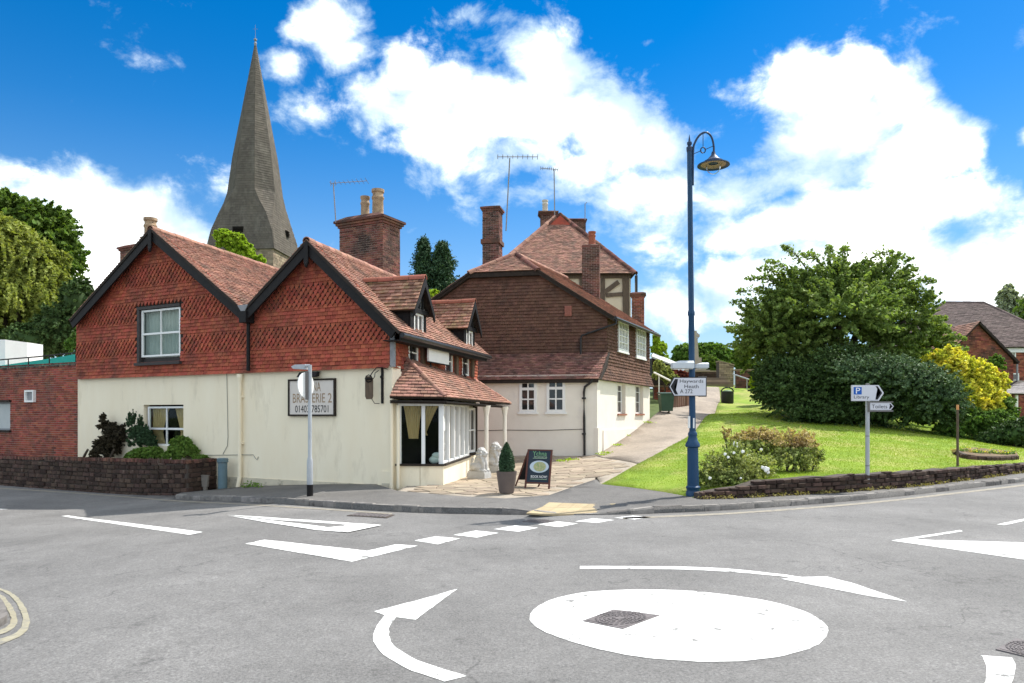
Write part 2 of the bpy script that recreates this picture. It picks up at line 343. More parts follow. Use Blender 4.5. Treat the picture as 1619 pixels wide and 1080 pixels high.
def area2(p): return sum(p[i][0] * p[(i + 1) % len(p)][1] - p[(i + 1) % len(p)][0] * p[i][1] for i in range(len(p))) / 2
def clip(poly, cl):
    out = list(poly)
    for i in range(len(cl)):
        a, b = cl[i], cl[(i + 1) % len(cl)]; src = out; out = []
        if not src: break
        def side(p): return (b[0] - a[0]) * (p[1] - a[1]) - (b[1] - a[1]) * (p[0] - a[0])
        for j in range(len(src)):
            p, q = src[j], src[(j + 1) % len(src)]; sp, sq = side(p), side(q)
            if sp >= 0: out.append(p)
            if (sp > 0 and sq < 0) or (sp < 0 and sq > 0):
                t = sp / (sp - sq); out.append((p[0] + (q[0] - p[0]) * t, p[1] + (q[1] - p[1]) * t))
    return out
def ccw(p): return list(p) if area2(p) > 0 else list(reversed(p))
def minus(rect, holes):
    rs = [rect]
    for h in holes:
        nr = []
        for (a, b, c, d) in rs:
            if b <= h[0] or a >= h[1] or d <= h[2] or c >= h[3]: nr.append((a, b, c, d)); continue
            if a < h[0]: nr.append((a, h[0], c, d))
            if b > h[1]: nr.append((h[1], b, c, d))
            a2, b2 = max(a, h[0]), min(b, h[1])
            if c < h[2]: nr.append((a2, b2, c, h[2]))
            if d > h[3]: nr.append((a2, b2, h[3], d))
        rs = nr
    return rs
def rpoly(r): return [(r[0], r[2]), (r[1], r[2]), (r[1], r[3]), (r[0], r[3])]

CAMP = V3((0, 0, EH))
def tiling(name, F, polys, tw, th, tk, m, parent, holes=(), n0=0., gap=.008, lap=True, pointed=(), jit=.005, indiv=0, seed=1, one='tile', brick=False, tk0=.0):
    """Cover convex 2-D polygons of plane F with separate tiles / bricks: the nearest `indiv` whole ones as objects, the rest as one stuff part."""
    r = random.Random(seed); pcs = []
    for poly in polys:
        poly = ccw(poly); us = [p[0] for p in poly]; vs = [p[1] for p in poly]
        j0 = math.floor(min(vs) / th); j1 = math.ceil(max(vs) / th)
        for j in range(j0, j1):
            v0 = j * th; vm = v0 + th / 2
            pt = any(a <= vm <= b for a, b in pointed)
            sh = (tw / 2 if j % 2 else 0)
            i0 = math.floor((min(us) - sh) / tw); i1 = math.ceil((max(us) - sh) / tw)
            for i in range(i0, i1):
                u0 = i * tw + sh; full = True
                if pt:
                    g_ = .018; u1, um = u0 + tw - g_, u0 + (tw - g_) / 2
                    shape = [(u0, v0 + th * .62), (um, v0 - th * .62), (u1, v0 + th * .62), (u1, v0 + th), (u0, v0 + th)]
                    if any(h[0] < u1 and h[1] > u0 and h[2] < v0 + th and h[3] > v0 - th * .5 for h in holes): continue
                    shapes = [shape]
                else:
                    g2 = gap if brick else 0
                    rs = minus((u0, u0 + tw - gap, v0, v0 + th - g2), holes); full = len(rs) == 1 and abs((rs[0][1] - rs[0][0]) * (rs[0][3] - rs[0][2]) - (tw - gap) * (th - g2)) < 1e-6
                    shapes = [rpoly(x) for x in rs]
                for sp in shapes:
                    q = clip(sp, poly)
                    if len(q) < 3: continue
                    A = area2(q)
                    if A < tw * th * .06: continue
                    f = full and abs(A - area2(sp)) < 1e-7
                    pcs.append((q, u0, v0, pt, f, r.uniform(-jit, jit), r.uniform(-.6, .6) * jit))
    shared = {}
    if indiv:
        fulls = [k for k, x in enumerate(pcs) if x[4]]
        fulls.sort(key=lambda k: (F.p(pcs[k][1], pcs[k][2]) - CAMP).length)
        pick = set(fulls[:indiv])
    else: pick = set()
    mb = MB()
    def height(v, v0, pt=False): return tk0 + (tk * (1 - (v - v0) / th) * (1.15 if pt else 1) if lap else tk)
    for k, (q, u0, v0, pt, f, jn, jt) in enumerate(pcs):
        n = len(q)
        if k in pick:
            if pt not in shared:
                s = MB(); loc = [(a - u0, b - v0) for a, b in q]
                s.add([(a, b, height(b, 0, pt)) for a, b in loc] + [(a, b, -.004) for a, b in loc], [tuple(range(n))] + [(i, n + i, n + (i + 1) % n, (i + 1) % n) for i in range(n)])
                me = bpy.data.meshes.new(one); me.from_pydata(s.v, [], s.f); setmats(me, m); shared[pt] = me
            M = F.mtx(u0, v0, n0 + jn); M = M @ Matrix.Rotation(jt * 2, 4, 'Y')
            instance(one, shared[pt], parent, M); continue
        um = u0 + tw / 2
        mb.add([F.p(a, b, n0 + jn + height(b, v0, pt) + (a - um) * jt * 3) for a, b in q] + [F.p(a, b, n0 - .004) for a, b in q],
               [tuple(range(n))] + [(i, n + i, n + (i + 1) % n, (i + 1) % n) for i in range(n)])
    if mb.f: return build(name, mb, m, parent, kind='stuff')
def skin(mb, F, polys, holes, n=0., depth=.16, mi=0):
    for poly in polys:
        poly = ccw(poly); us = [p[0] for p in poly]; vs = [p[1] for p in poly]
        for rc in minus((min(us), max(us), min(vs), max(vs)), holes):
            q = clip(rpoly(rc), poly)
            if len(q) > 2: mb.poly([F.p(a, b, n) for a, b in q], mi)
    for h in holes:
        c = [(h[0], h[2]), (h[1], h[2]), (h[1], h[3]), (h[0], h[3])]
        for i in range(4):
            a, b = c[i], c[(i + 1) % 4]; mb.poly([F.p(*a, n), F.p(*b, n), F.p(*b, n - depth), F.p(*a, n - depth)], mi)
def window(parent, F, r, n, cols, rows, fw=.06, bw=.03, pane=None, frame=None, depth=.06, sill=0., sillm=None, name='window', label=None, splits=None, thick_rows=()):
    """a window part whose panes and sill are sub-parts; r = (u0,u1,v0,v1); rows counted from the top, splits = relative heights"""
    u0, u1, v0, v1 = r; frame = frame or M_white; pane = pane or M_pane
    mb = MB()
    mb.obox(F, u0, u0 + fw, v0, v1, n, n + depth); mb.obox(F, u1 - fw, u1, v0, v1, n, n + depth)
    mb.obox(F, u0 + fw, u1 - fw, v0, v0 + fw, n, n + depth); mb.obox(F, u0 + fw, u1 - fw, v1 - fw, v1, n, n + depth)
    iu0, iu1, iv0, iv1 = u0 + fw, u1 - fw, v0 + fw, v1 - fw
    sp = splits or [1] * rows; tot = sum(sp); vv = [iv1]
    for s_ in sp: vv.append(vv[-1] - (iv1 - iv0) * s_ / tot)
    uu = [iu0 + (iu1 - iu0) * i / cols for i in range(cols + 1)]
    for i in range(1, cols): mb.obox(F, uu[i] - bw / 2, uu[i] + bw / 2, iv0, iv1, n + .01, n + depth - .008)
    for k in range(1, len(sp)):
        w = bw * (2 if k in thick_rows else 1)
        mb.obox(F, iu0, iu1, vv[k] - w / 2, vv[k] + w / 2, n + .012, n + depth - .006 + (.006 if k in thick_rows else 0))
    w = build(name, mb, frame, parent, label=label)
    for k in range(len(sp)):
        for i in range(cols):
            p = MB(); p.obox(F, uu[i], uu[i + 1], vv[k + 1], vv[k], n + .018, n + .024); build('pane', p, pane, w)
    if sill:
        p = MB(); p.obox(F, u0 - .06, u1 + .06, v0 - .07, v0, n - .1, n + sill); build('sill', p, sillm or frame, w)
    return w
def plane_frame(p0, p1, p2):
    p0, p1, p2 = V3(p0), V3(p1), V3(p2); U = (p1 - p0).normalized(); q = p2 - p0; Vv = (q - U * q.dot(U)).normalized()
    f = Fr(p0, U, 1, Vv)
    if f.N.z < 0: f.N = -f.N
    return f
def roof(parent, pts, m, tw=.165, th=.115, tk=.024, name='roof', slab=.07, seed=1, under=None, jit=.006):
    """pts: planar convex, the first two along the eave"""
    pts = [V3(p) for p in pts]; F = plane_frame(pts[0], pts[1], pts[2])
    mb = MB(); mb.prism([p - F.N * .003 for p in pts], -F.N * slab); o = build(name, mb, under or M_darkwood, parent)
    poly = [((p - F.O).dot(F.U), (p - F.O).dot(F.V)) for p in pts]
    tiling('roof_tiles', F, [poly], tw, th, tk, m, o, jit=jit, seed=seed)
    return o, F
RIDGE = {}
def ridge(parent, a, b, m, r=.11, step=.33, name='ridge_tile', up=None):
    a, b = V3(a), V3(b); L = (b - a).length; k = max(1, round(L / step)); d = (b - a).normalized()
    key = (m.name, round(L / k, 3), r)
    if key not in RIDGE:
        s = MB(); l = L / k - .012; vs = []; n = 8
        for y in (0, l):
            for rr in (r, r * .8):
                for j in range(n + 1):
                    th = R(-20) + R(220) * j / n; vs.append((rr * math.cos(th), y, rr * math.sin(th) - r * .55))
        w = n + 1
        fs = []
        for j in range(n): fs += [(j, j + 1, 2 * w + j + 1, 2 * w + j), (w + j, w + j + 1, j + 1, j), (2 * w + j, 2 * w + j + 1, 3 * w + j + 1, 3 * w + j)]
        fs += [(0, 2 * w, 3 * w, w), (n, w + n, 3 * w + n, 2 * w + n)]
        me = bpy.data.meshes.new(name); me.from_pydata(vs, [], fs); setmats(me, m); RIDGE[key] = me
    X = d.cross(V3((0, 0, 1))).normalized(); Z = X.cross(d).normalized()
    for i in range(k):
        M = Matrix.Identity(4); p = a + d * (L * i / k) + Z * rnd.uniform(-.008, .008)
        for q in range(3): M[q][0] = X[q]; M[q][1] = d[q]; M[q][2] = Z[q]
        M.translation = p; instance(name, RIDGE[key], parent, M)
def textmb(txt, F, u0, u1, v0, v1, n, flip=False):
    cu = bpy.data.curves.new('t', 'FONT'); cu.body = txt; cu.resolution_u = 3; o = bpy.data.objects.new('t', cu); COL.objects.link(o)
    bpy.context.view_layer.update()
    me = bpy.data.meshes.new_from_object(o.evaluated_get(bpy.context.evaluated_depsgraph_get()))
    co = [v.co.copy() for v in me.vertices]; fs = [tuple(p.vertices) for p in me.polygons]
    bpy.data.objects.remove(o); bpy.data.curves.remove(cu); bpy.data.meshes.remove(me)
    xs = [c.x for c in co]; ys = [c.y for c in co]; w = max(xs) - min(xs); h = max(ys) - min(ys)
    mb = MB(); mb.add([F.p(u0 + (c.x - min(xs)) / w * (u1 - u0), v0 + (c.y - min(ys)) / h * (v1 - v0), n) for c in co], fs); return mb
def brickbox(parent, F, u0, u1, v0, v1, n0, n1, m, name='chimney_stack', bl=.225, bh=.075, seed=3, mortar=None):
    """a brick block with real bricks standing proud of the joints on four sides"""
    mb = MB(); mb.obox(F, u0, u1, v0, v1, n0, n1); o = build(name, mb, mortar or M_mortar, parent)
    sides = [Fr(F.p(u0, v0, n1), F.U), Fr(F.p(u1, v0, n0), -F.U), Fr(F.p(u1, v0, n1), -F.N), Fr(F.p(u0, v0, n0), F.N)]
    for k, f in enumerate(sides):
        f.V = F.V; c = F.p((u0 + u1) / 2, v0, (n0 + n1) / 2); f.N = f.U.cross(f.V).normalized()
        if (f.O - c).dot(f.N) < 0: f.N = -f.N
        w = (u1 - u0) if k < 2 else abs(n1 - n0)
        tiling('bricks', f, [[(0, 0), (w, 0), (w, v1 - v0), (0, v1 - v0)]], bl, bh, .010, m, o, lap=False, gap=.012, brick=True, jit=.003, seed=seed + k)
    return o
def smoothline(pts, k=6, closed=False):
    n = len(pts); out = []
    rng = range(n if closed else n - 1)
    for i in rng:
        p = [pts[(i + d) % n] if closed else pts[min(max(i + d, 0), n - 1)] for d in (-1, 0, 1, 2)]
        for j in range(k):
            t = j / k; out.append(tuple(.5 * ((2 * p[1][c]) + (-p[0][c] + p[2][c]) * t + (2 * p[0][c] - 5 * p[1][c] + 4 * p[2][c] - p[3][c]) * t * t + (-p[0][c] + 3 * p[1][c] - 3 * p[2][c] + p[3][c]) * t ** 3) for c in range(len(pts[0]))))
    if not closed: out.append(tuple(pts[-1]))
    return out
# ------------------------------------------------------------------ ground heights
def zr(x, y=0):
    t = min(max((-x - 2) / 10, 0), 1); return -.5 * t * t * (3 - 2 * t)
def zp(x, y):
    k = math.exp(-((x - 1.25) / .95) ** 4) * min(max((15.3 - y) / 1.4, 0), 1)
    return zr(x) + .11 - .09 * k
def gpt(px, py, zf=zr):
    k = (py - HY) / FPX; a = (px - CX) / FPX; z = 0
    for _ in range(25):
        Y = (EH - z) / k; z = zf(a * Y, Y)
    return V3((a * Y, Y, z))
# control points of the rising ground behind the pavement
ctrl = [gpt(x, y, zp) for x, y in ((640, 776), (720, 783), (800, 787), (870, 782), (940, 764), (1020, 774), (1085, 783), (1110, 787), (350, 776), (490, 774))]
ctrl += [gpt(950, 765.5, zp), P(1000, 738, 20.5), P(1060, 705, 25.5), P(1100, 680, 31), P(1130, 655, 38), P(1138, 630, 46), P(1135, 612, 52),
         P(742, 751, 22), P(830, 735, 24.5), P(905, 728, 25.3), P(948, 719, 26.4), P(985, 693, 29.5), P(1035, 662, 33.2), P(1063, 645, 38), P(800, 724, 26.5), P(760, 728, 26.5),
         P(1150, 638, 44), P(1180, 618, 48), P(1230, 640, 40), P(1300, 665, 34), P(1420, 685, 30), P(1520, 697, 29), P(1619, 710, 29), P(1300, 710, 22.5), P(1180, 700, 24),
         P(1240, 757, 15.6), P(1370, 750, 16.8), P(1500, 743, 18.6), P(1619, 736, 21.9), P(1560, 724, 23.5), P(1440, 720, 22), P(1110, 778, 15.4), P(1180, 655, 36),
         P(1760, 722, 27), P(1700, 705, 35)]
ctrl += [V3(p) for p in ((30, 45, 1.5), (12, 60, 4.4), (30, 70, 4.6), (45, 50, 1.6), (0, 45, 3.2), (-10, 40, 1.2), (-10, 60, 3), (-25, 40, .3), (-25, 60, 2), (-45, 50, 1), (-14, 30, -.3), (-3, 34, 1.0), (-22, 30, -.4), (10, 45, 3.3))]
_c = np.array([(p.x, p.y) for p in ctrl]); _z = np.array([p.z for p in ctrl])
def _phi(d): return np.where(d > 1e-9, d * d * np.log(np.maximum(d, 1e-9)), 0)
_n = len(_c); _A = np.zeros((_n + 3, _n + 3)); _A[:_n, :_n] = _phi(np.linalg.norm(_c[:, None] - _c[None], axis=2)) + np.eye(_n) * .03
_A[:_n, _n] = 1; _A[:_n, _n + 1:] = _c; _A[_n, :_n] = 1; _A[_n + 1:, :_n] = _c.T
_w = np.linalg.solve(_A, np.r_[_z, 0, 0, 0])
def Tn(xy):
    xy = np.asarray(xy, float).copy(); xy[:, 0] = np.clip(xy[:, 0], -40, 40); xy[:, 1] = np.clip(xy[:, 1], 13, 66)
    return _phi(np.linalg.norm(xy[:, None] - _c[None], axis=2)) @ _w[:_n] + _w[_n] + xy @ _w[_n + 1:]
def T(x, y): return float(Tn([(x, y)])[0])
def on(x, y, f=T): return V3((x, y, f(x, y)))

def sheet(name, poly, zf, m, step=.8, parent=None, kind='structure', dz=0., loc=None, vec=False):
    ps = [V3((p[0], p[1], 0)) for p in poly]
    bm = bmesh.new(); vs = [bm.verts.new(p) for p in ps]
    for t in tessellate_polygon([ps]):
        try: bm.faces.new([vs[i] for i in t])
        except ValueError: pass
    for ax in (0, 1):
        lo, hi = min(p[ax] for p in ps), max(p[ax] for p in ps); k = math.floor(lo / step) + 1
        while k * step < hi:
            co = [0, 0, 0]; no = [0, 0, 0]; co[ax] = k * step; no[ax] = 1
            bmesh.ops.bisect_plane(bm, geom=bm.verts[:] + bm.edges[:] + bm.faces[:], dist=1e-5, plane_co=co, plane_no=no); k += 1
    bm.normal_update()
    for f in bm.faces:
        f.smooth = True
        if f.normal.z < 0: f.normal_flip()
    if vec:
        z = Tn([(v.co.x, v.co.y) for v in bm.verts])
        for v, q in zip(bm.verts, z): v.co.z = q + dz
    else:
        for v in bm.verts: v.co.z = zf(v.co.x, v.co.y) + dz
    if kind == 'structure':                                            # a skirt, so that no gap opens where two surfaces meet
        ret = bmesh.ops.extrude_edge_only(bm, edges=[e for e in bm.edges if len(e.link_faces) == 1])
        for v in (x for x in ret['geom'] if isinstance(x, bmesh.types.BMVert)): v.co.z -= .25
    off = V3(OFF[parent.name]) if parent else V3((0, 0, 0))
    for v in bm.verts: v.co -= off
    me = bpy.data.meshes.new(name); bm.to_mesh(me); bm.free(); setmats(me, m)
    o = bpy.data.objects.new(name, me); COL.objects.link(o); OFF[o.name] = tuple(off)
    if parent: o.parent = parent
    if kind: o['kind'] = kind
    return o

# the ground sheet out to the horizon, below roads, pavements and lawn
M_ground = mat('rough_grass', (.06, .09, .025), (.09, .12, .035), scale=.6, rough=.95)
gx = np.r_[np.linspace(-900, -70, 9), np.linspace(-60, 60, 61), np.linspace(70, 900, 9)]; gy = np.r_[np.linspace(-300, -5, 8), np.linspace(0, 80, 41), np.linspace(90, 1500, 12)]
GX, GY = np.meshgrid(gx, gy); xy = np.c_[GX.ravel(), GY.ravel()]
zz = np.array([(T(x, y) if y > 26 else zr(x)) for x, y in xy]) - .45
zz = np.where((xy[:, 1] <= 34), np.minimum(zz, np.array([zr(x) for x, y in xy]) - .45), zz)
nx, ny = len(gx), len(gy)
fq = np.array([(j * nx + i, j * nx + i + 1, (j + 1) * nx + i + 1, (j + 1) * nx + i) for j in range(ny - 1) for i in range(nx - 1)])
npbuild('ground', np.c_[xy, zz], fq, M_ground, smooth=True, kind='structure')

# ------------------------------------------------------------------ road, kerb line, pavement, forecourt, path, lawn
kpx = [(278, 789), (330, 791), (400, 794), (480, 799), (560, 805), (640, 809.5), (720, 812), (800, 813.5), (870, 814.5), (960, 814), (1050, 811), (1150, 806.5), (1280, 797.5), (1400, 787), (1500, 776), (1619, 762)]
KL = smoothline([tuple(gpt(x, y)[:2]) for x, y in kpx], 5)
d_ = V3(KL[-1]) - V3(KL[-4]); d_ = V3((d_[0], d_[1])).normalized()
KL += [(KL[-1][0] + d_.x * k, KL[-1][1] + d_.y * k) for k in (3, 7, 12, 20)]
wallfoot_l = [tuple(gpt(x, y)[:2]) for x, y in ((278, 785), (200, 779), (100, 772.5), (0, 766.5))]
road_poly = [(-16.5, -14), (40, -14), (40, KL[-1][1] + 3)] + list(reversed(KL)) + [tuple(gpt(278, 781)[:2]), tuple(gpt(200, 776)[:2]), tuple(gpt(100, 769)[:2]), tuple(gpt(0, 763)[:2]), (-30, 31), (-42, 36), (-42, -14)]
road = sheet('road', road_poly, zr, M_road, step=1.0)
# pavement behind the kerb
wallfront_r = [gpt(x, y, zp) for x, y in ((1108, 789), (1170, 787), (1240, 783), (1310, 779.5), (1370, 775), (1440, 769.5), (1500, 762.5), (1560, 755), (1619, 747))]
wf = [(p.x, p.y) for p in wallfront_r]; wf += [(wf[-1][0] + d_.x * k, wf[-1][1] + d_.y * k) for k in (4, 10, 18)]
fore_edge = [tuple(gpt(x, y, zp)[:2]) for x, y in ((628, 776), (720, 784), (800, 788), (868, 783), (905, 770), (944, 757))]
lawn_edge = [tuple(gpt(x, y, zp)[:2]) for x, y in ((950, 765.5), (1000, 771), (1050, 778), (1088, 785))]
back_l = [tuple(gpt(x, y, zp)[:2]) for x, y in ((286, 779), (330, 775.5), (440, 772))]
inner = lambda L: L
pave_poly = KL + [(wf[-1][0], wf[-1][1])] + list(reversed(wf[:-1])) + list(reversed(lawn_edge)) + list(reversed(fore_edge)) + [(-3.4, 18.2), (-7.3, 20.3), tuple(gpt(286, 779, zp)[:2])]
pave = sheet('pavement', pave_poly, zp, M_pave, step=.7)
# forecourt mortar bed and the path climbing between house and lawn
lp = [(950, 762, 18.0), (1000, 738, 20.5), (1060, 705, 25.5), (1100, 680, 31), (1130, 655, 38), (1139, 630, 46), (1136, 612, 52)]
lpx = [tuple(P(*q)[:2]) for q in lp]; lpx[0] = lawn_edge[0]
fore_poly = fore_edge + [lpx[0], lpx[1], tuple(P(1010, 733, 21.1)[:2]), (3.1, 26.6), (-3.2, 27.8), (-1.9, 22.0), (-2.6, 18.05)]
M_bed = mat('paving_joint', (.36, .31, .25), (.27, .235, .19), scale=9, rough=.95, bump=.4, bscale=50)
sheet('forecourt', fore_poly, T, M_bed, step=.5, vec=True, dz=-.015)
path_poly = [(3.0, 26.55), tuple(P(1010, 733, 21.1)[:2])] + lpx[2:] + [tuple(P(1090, 611, 52)[:2]), tuple(P(1058, 645, 39)[:2]), (6.4, 33.4)]
path = sheet('path', path_poly, T, M_path, step=.8, vec=True)
# lawn
M_lawn = mat('lawn_turf', (.135, .225, .02), (.255, .345, .04), scale=.7, rough=.95, bump=.6, bscale=60, c3=(.37, .34, .12), s3=.55, t3=.575, w3=.10, bdist=.02)
wtop = [P(x, y, Y) for x, y, Y in ((1110, 780, 15.5), (1240, 757, 15.8), (1370, 750, 16.95), (1500, 743, 18.75), (1619, 736, 22.0))]
lawn_poly = [lawn_edge[1], lawn_edge[2], lawn_edge[3], (wf[0][0], wf[0][1])] + [(p.x, p.y) for p in wtop[1:]] + [(wf[-1][0], wf[-1][1] + .3), (42, 62), (10, 66), (12, 52)] + list(reversed(lpx))
lawn = sheet('lawn', lawn_poly, T, M_lawn, step=1.0, vec=True)
def inside(p, poly):
    c = False; n = len(poly)
    for i in range(n):
        a, b = poly[i], poly[(i + 1) % n]
        if (a[1] > p[1]) != (b[1] > p[1]) and p[0] < (b[0] - a[0]) * (p[1] - a[1]) / (b[1] - a[1]) + a[0]: c = not c
    return c
# grass blades, denser towards the camera
def grass_blades():
    rg = np.random.default_rng(5); n = 190000
    Y = 15.2 + 24 * rg.random(n) ** 1.7; X = Y * rg.uniform(.11, .76, n)
    keep = np.array([inside((x, y), lawn_poly) for x, y in zip(X, Y)]); X, Y = X[keep], Y[keep]; Z = Tn(np.c_[X, Y]); n = len(X)
    a = rg.uniform(0, 6.28, n); h = rg.uniform(.012, .03, n) * (1 + (Y - 15) / 30); w = .0045 * (1 + (Y - 15) / 8); lean = rg.normal(0, .5, (n, 2)) * h[:, None]
    V = np.empty((n, 3, 3)); V[:, 0] = np.c_[X - np.cos(a) * w, Y - np.sin(a) * w, Z - .01]; V[:, 1] = np.c_[X + np.cos(a) * w, Y + np.sin(a) * w, Z - .01]; V[:, 2] = np.c_[X + lean[:, 0], Y + lean[:, 1], Z + h]
    npbuild('grass', V.reshape(-1, 3), np.arange(n * 3).reshape(-1, 3), leafmat('grass_blade', (.20, .30, .03), (.31, .38, .055), scale=.6, island=.25, trans=.3), kind='stuff')
grass_blades()

# --- kerb stones
M_kerb = mat('granite_kerb', (.27, .25, .23), (.17, .155, .145), scale=7, rough=.9, bump=.6, bscale=40, island=.3, c3=(.08, .075, .07), s3=6, t3=.6)
def kerb():
    pts = [V3((a, b)) for a, b in KL]; cum = [0]
    for i in range(1, len(pts)): cum.append(cum[-1] + (pts[i] - pts[i - 1]).length)
    def at(s):
        for i in range(1, len(pts)):
            if cum[i] >= s: t = (s - cum[i - 1]) / (cum[i] - cum[i - 1]); return pts[i - 1].lerp(pts[i], t)
        return pts[-1]
    s = 0.0
    while s < min(cum[-1] - 1, 46):
        l = rnd.uniform(.34, .62); a, b = at(s + .006), at(s + l - .006); d = (b - a).normalized(); nrm = V3((-d.y, d.x))
        if nrm.y < 0: nrm = -nrm
        w = .125 + rnd.uniform(-.012, .012); j = rnd.uniform(-.012, .008); e = rnd.uniform(-.012, .006)
        mb = MB(); za, zb = zp(a.x, a.y) + .012 + j, zp(b.x, b.y) + .012 + j; q = .022
        A, B = a + nrm * e, b + nrm * e; C_, D_ = b + nrm * w, a + nrm * w; d3 = d * q; n3 = nrm * q
        lo = [(A.x, A.y, zr(A.x) - .06), (B.x, B.y, zr(B.x) - .06), (C_.x, C_.y, zr(C_.x) - .06), (D_.x, D_.y, zr(D_.x) - .06)]
        md = [(A.x, A.y, za - q * 1.2), (B.x, B.y, zb - q * 1.2), (C_.x, C_.y, zb - q * 1.2), (D_.x, D_.y, za - q * 1.2)]
        A2, B2, C2, D2 = A + d3 + n3, B - d3 + n3, C_ - d3 - n3, D_ + d3 - n3
        tp = [(A2.x, A2.y, za), (B2.x, B2.y, zb), (C2.x, C2.y, zb), (D2.x, D2.y, za)]
        mb.add(lo + md + tp, [(i, (i + 1) % 4, 4 + (i + 1) % 4, 4 + i) for i in range(4)] + [(4 + i, 4 + (i + 1) % 4, 8 + (i + 1) % 4, 8 + i) for i in range(4)] + [(8, 9, 10, 11)])
        build('kerb_stone', mb, M_kerb, pave); s += l
kerb()
# --- blister paving at the dropped kerb
M_tact = mat('buff_tactile_paving', (.37, .295, .175), (.43, .345, .22), scale=3, rough=.9, bump=.5, bscale=30, island=.12)
def tactile():
    A, B, C_, D_ = [V3(gpt(x, y, zp)) for x, y in ((832, 811), (949, 810.5), (974, 796.5), (868, 794.5))]
    for i in range(5):
        for j in range(3):
            def q(u, v): p = A.lerp(B, u).lerp(D_.lerp(C_, u), v); return V3((p.x, p.y, zp(p.x, p.y) + .007))
            e = .012; c = [q((i + e) / 5, (j + e) / 3), q((i + 1 - e) / 5, (j + e) / 3), q((i + 1 - e) / 5, (j + 1 - e) / 3), q((i + e) / 5, (j + 1 - e) / 3)]
            mb = MB(); mb.prism(c, (0, 0, -.03))
            for a in range(5):
                for b in range(5):
                    p = q((i + (a + .5) / 5) / 5, (j + (b + .5) / 5) / 3); k = len(mb.v); r_ = .016
                    mb.add([(p.x + r_, p.y, p.z), (p.x, p.y + r_, p.z), (p.x - r_, p.y, p.z), (p.x, p.y - r_, p.z), (p.x, p.y, p.z + .007)], [(0, 1, 4), (1, 2, 4), (2, 3, 4), (3, 0, 4)])
            build('tactile_slab', mb, M_tact, pave)
tactile()
# --- crazy paving
M_flag = mat('york_stone_flag', (.33, .262, .19), (.25, .205, .155), scale=2.2, rough=.9, bump=.35, bscale=20, island=.26, c3=(.33, .27, .20), s3=3, t3=.6)
forecourt = bpy.data.objects['forecourt']
def halfplane(poly, m, d):
    out = []
    for i in range(len(poly)):
        p, q = poly[i], poly[(i + 1) % len(poly)]
        sp = (p[0] - m[0]) * d[0] + (p[1] - m[1]) * d[1]; sq = (q[0] - m[0]) * d[0] + (q[1] - m[1]) * d[1]
        if sp <= 0: out.append(p)
        if sp * sq < 0: t = sp / (sp - sq); out.append((p[0] + (q[0] - p[0]) * t, p[1] + (q[1] - p[1]) * t))
    return out
def crazy():
    r = random.Random(4); seeds = []
    tries = 0
    while tries < 9000:
        tries += 1; p = (r.uniform(-4, 5.2), r.uniform(15.2, 28))
        if all((p[0] - q[0]) ** 2 + (p[1] - q[1]) ** 2 > (.34 if p[1] < 22 else .44) ** 2 for q in seeds): seeds.append(p)
    for p in seeds:
        if not inside(p, fore_poly): continue
        cell = [(p[0] - .7, p[1] - .7), (p[0] + .7, p[1] - .7), (p[0] + .7, p[1] + .7), (p[0] - .7, p[1] + .7)]
        for q in seeds:
            dx, dy = q[0] - p[0], q[1] - p[1]; d2 = dx * dx + dy * dy
            if 0 < d2 < 2.2:
                d = math.sqrt(d2); mx_, my_ = p[0] + dx / 2 - dx / d * .014, p[1] + dy / 2 - dy / d * .014
                cell = halfplane(cell, (mx_, my_), (dx, dy))
        if len(cell) < 3 or not all(inside(c, fore_poly) for c in cell): continue
        t = r.uniform(.0, .008); zs = Tn(cell); mb = MB(); n = len(cell); m_ = .012
        cx_ = sum(c[0] for c in cell) / n; cy_ = sum(c[1] for c in cell) / n
        top = [(c[0] + (cx_ - c[0]) * .04, c[1] + (cy_ - c[1]) * .04, z + t) for c, z in zip(cell, zs)]
        low = [(c[0], c[1], z + t - .012) for c, z in zip(cell, zs)]; bot = [(c[0], c[1], z - .03) for c, z in zip(cell, zs)]
        mb.add(top + low + bot, [tuple(range(n))] + [(i, n + i, n + (i + 1) % n, (i + 1) % n) for i in range(n)] + [(n + i, 2 * n + i, 2 * n + (i + 1) % n, n + (i + 1) % n) for i in range(n)])
        build('paving_stone', mb, M_flag, forecourt)
crazy()

# --- road markings (children of the road)
def marking(name, px, m=None, dz=.004, step=1.0, closed_smooth=0):
    if closed_smooth: px = smoothline(px, closed_smooth, True)
    else:
        q = []
        for i in range(len(px)):
            a, b = px[i], px[(i + 1) % len(px)]; k = max(1, int(math.hypot(b[0] - a[0], b[1] - a[1]) / 60))
            q += [(a[0] + (b[0] - a[0]) * j / k, a[1] + (b[1] - a[1]) * j / k) for j in range(k)]
        px = q
    pts = [tuple(gpt(x, y)[:2]) for x, y in px]; q = []                  # hand-laid edges are never quite true
    for i in range(len(pts)):
        a, b = pts[i], pts[(i + 1) % len(pts)]; k = max(1, min(60, int(math.hypot(b[0] - a[0], b[1] - a[1]) / .06)))
        q += [(a[0] + (b[0] - a[0]) * j / k + rnd.uniform(-.0045, .0045), a[1] + (b[1] - a[1]) * j / k + rnd.uniform(-.006, .006)) for j in range(k)]
    return sheet(name, q, zr, m or M_paint, step=step, parent=road, kind=None, dz=dz)
def arc_band(o, i, k=5): return smoothline(o, k) + list(reversed(smoothline(i, k)))
marking('lane_line', [(97, 816), (108, 815.3), (321, 841.5), (299, 846)])
marking('lane_line', [(-60, 799), (-20, 803.5), (14, 805.3), (-10, 806), (-60, 801)])
marking('hatch_line', [(358, 814.3), (374, 815), (548, 826.8), (604, 830.4), (560, 830.6), (430, 822)])
marking('hatch_line', [(362, 816.2), (385, 818.6), (512, 833.2), (545, 842.2), (498, 838.5), (420, 826.5)], dz=.008)
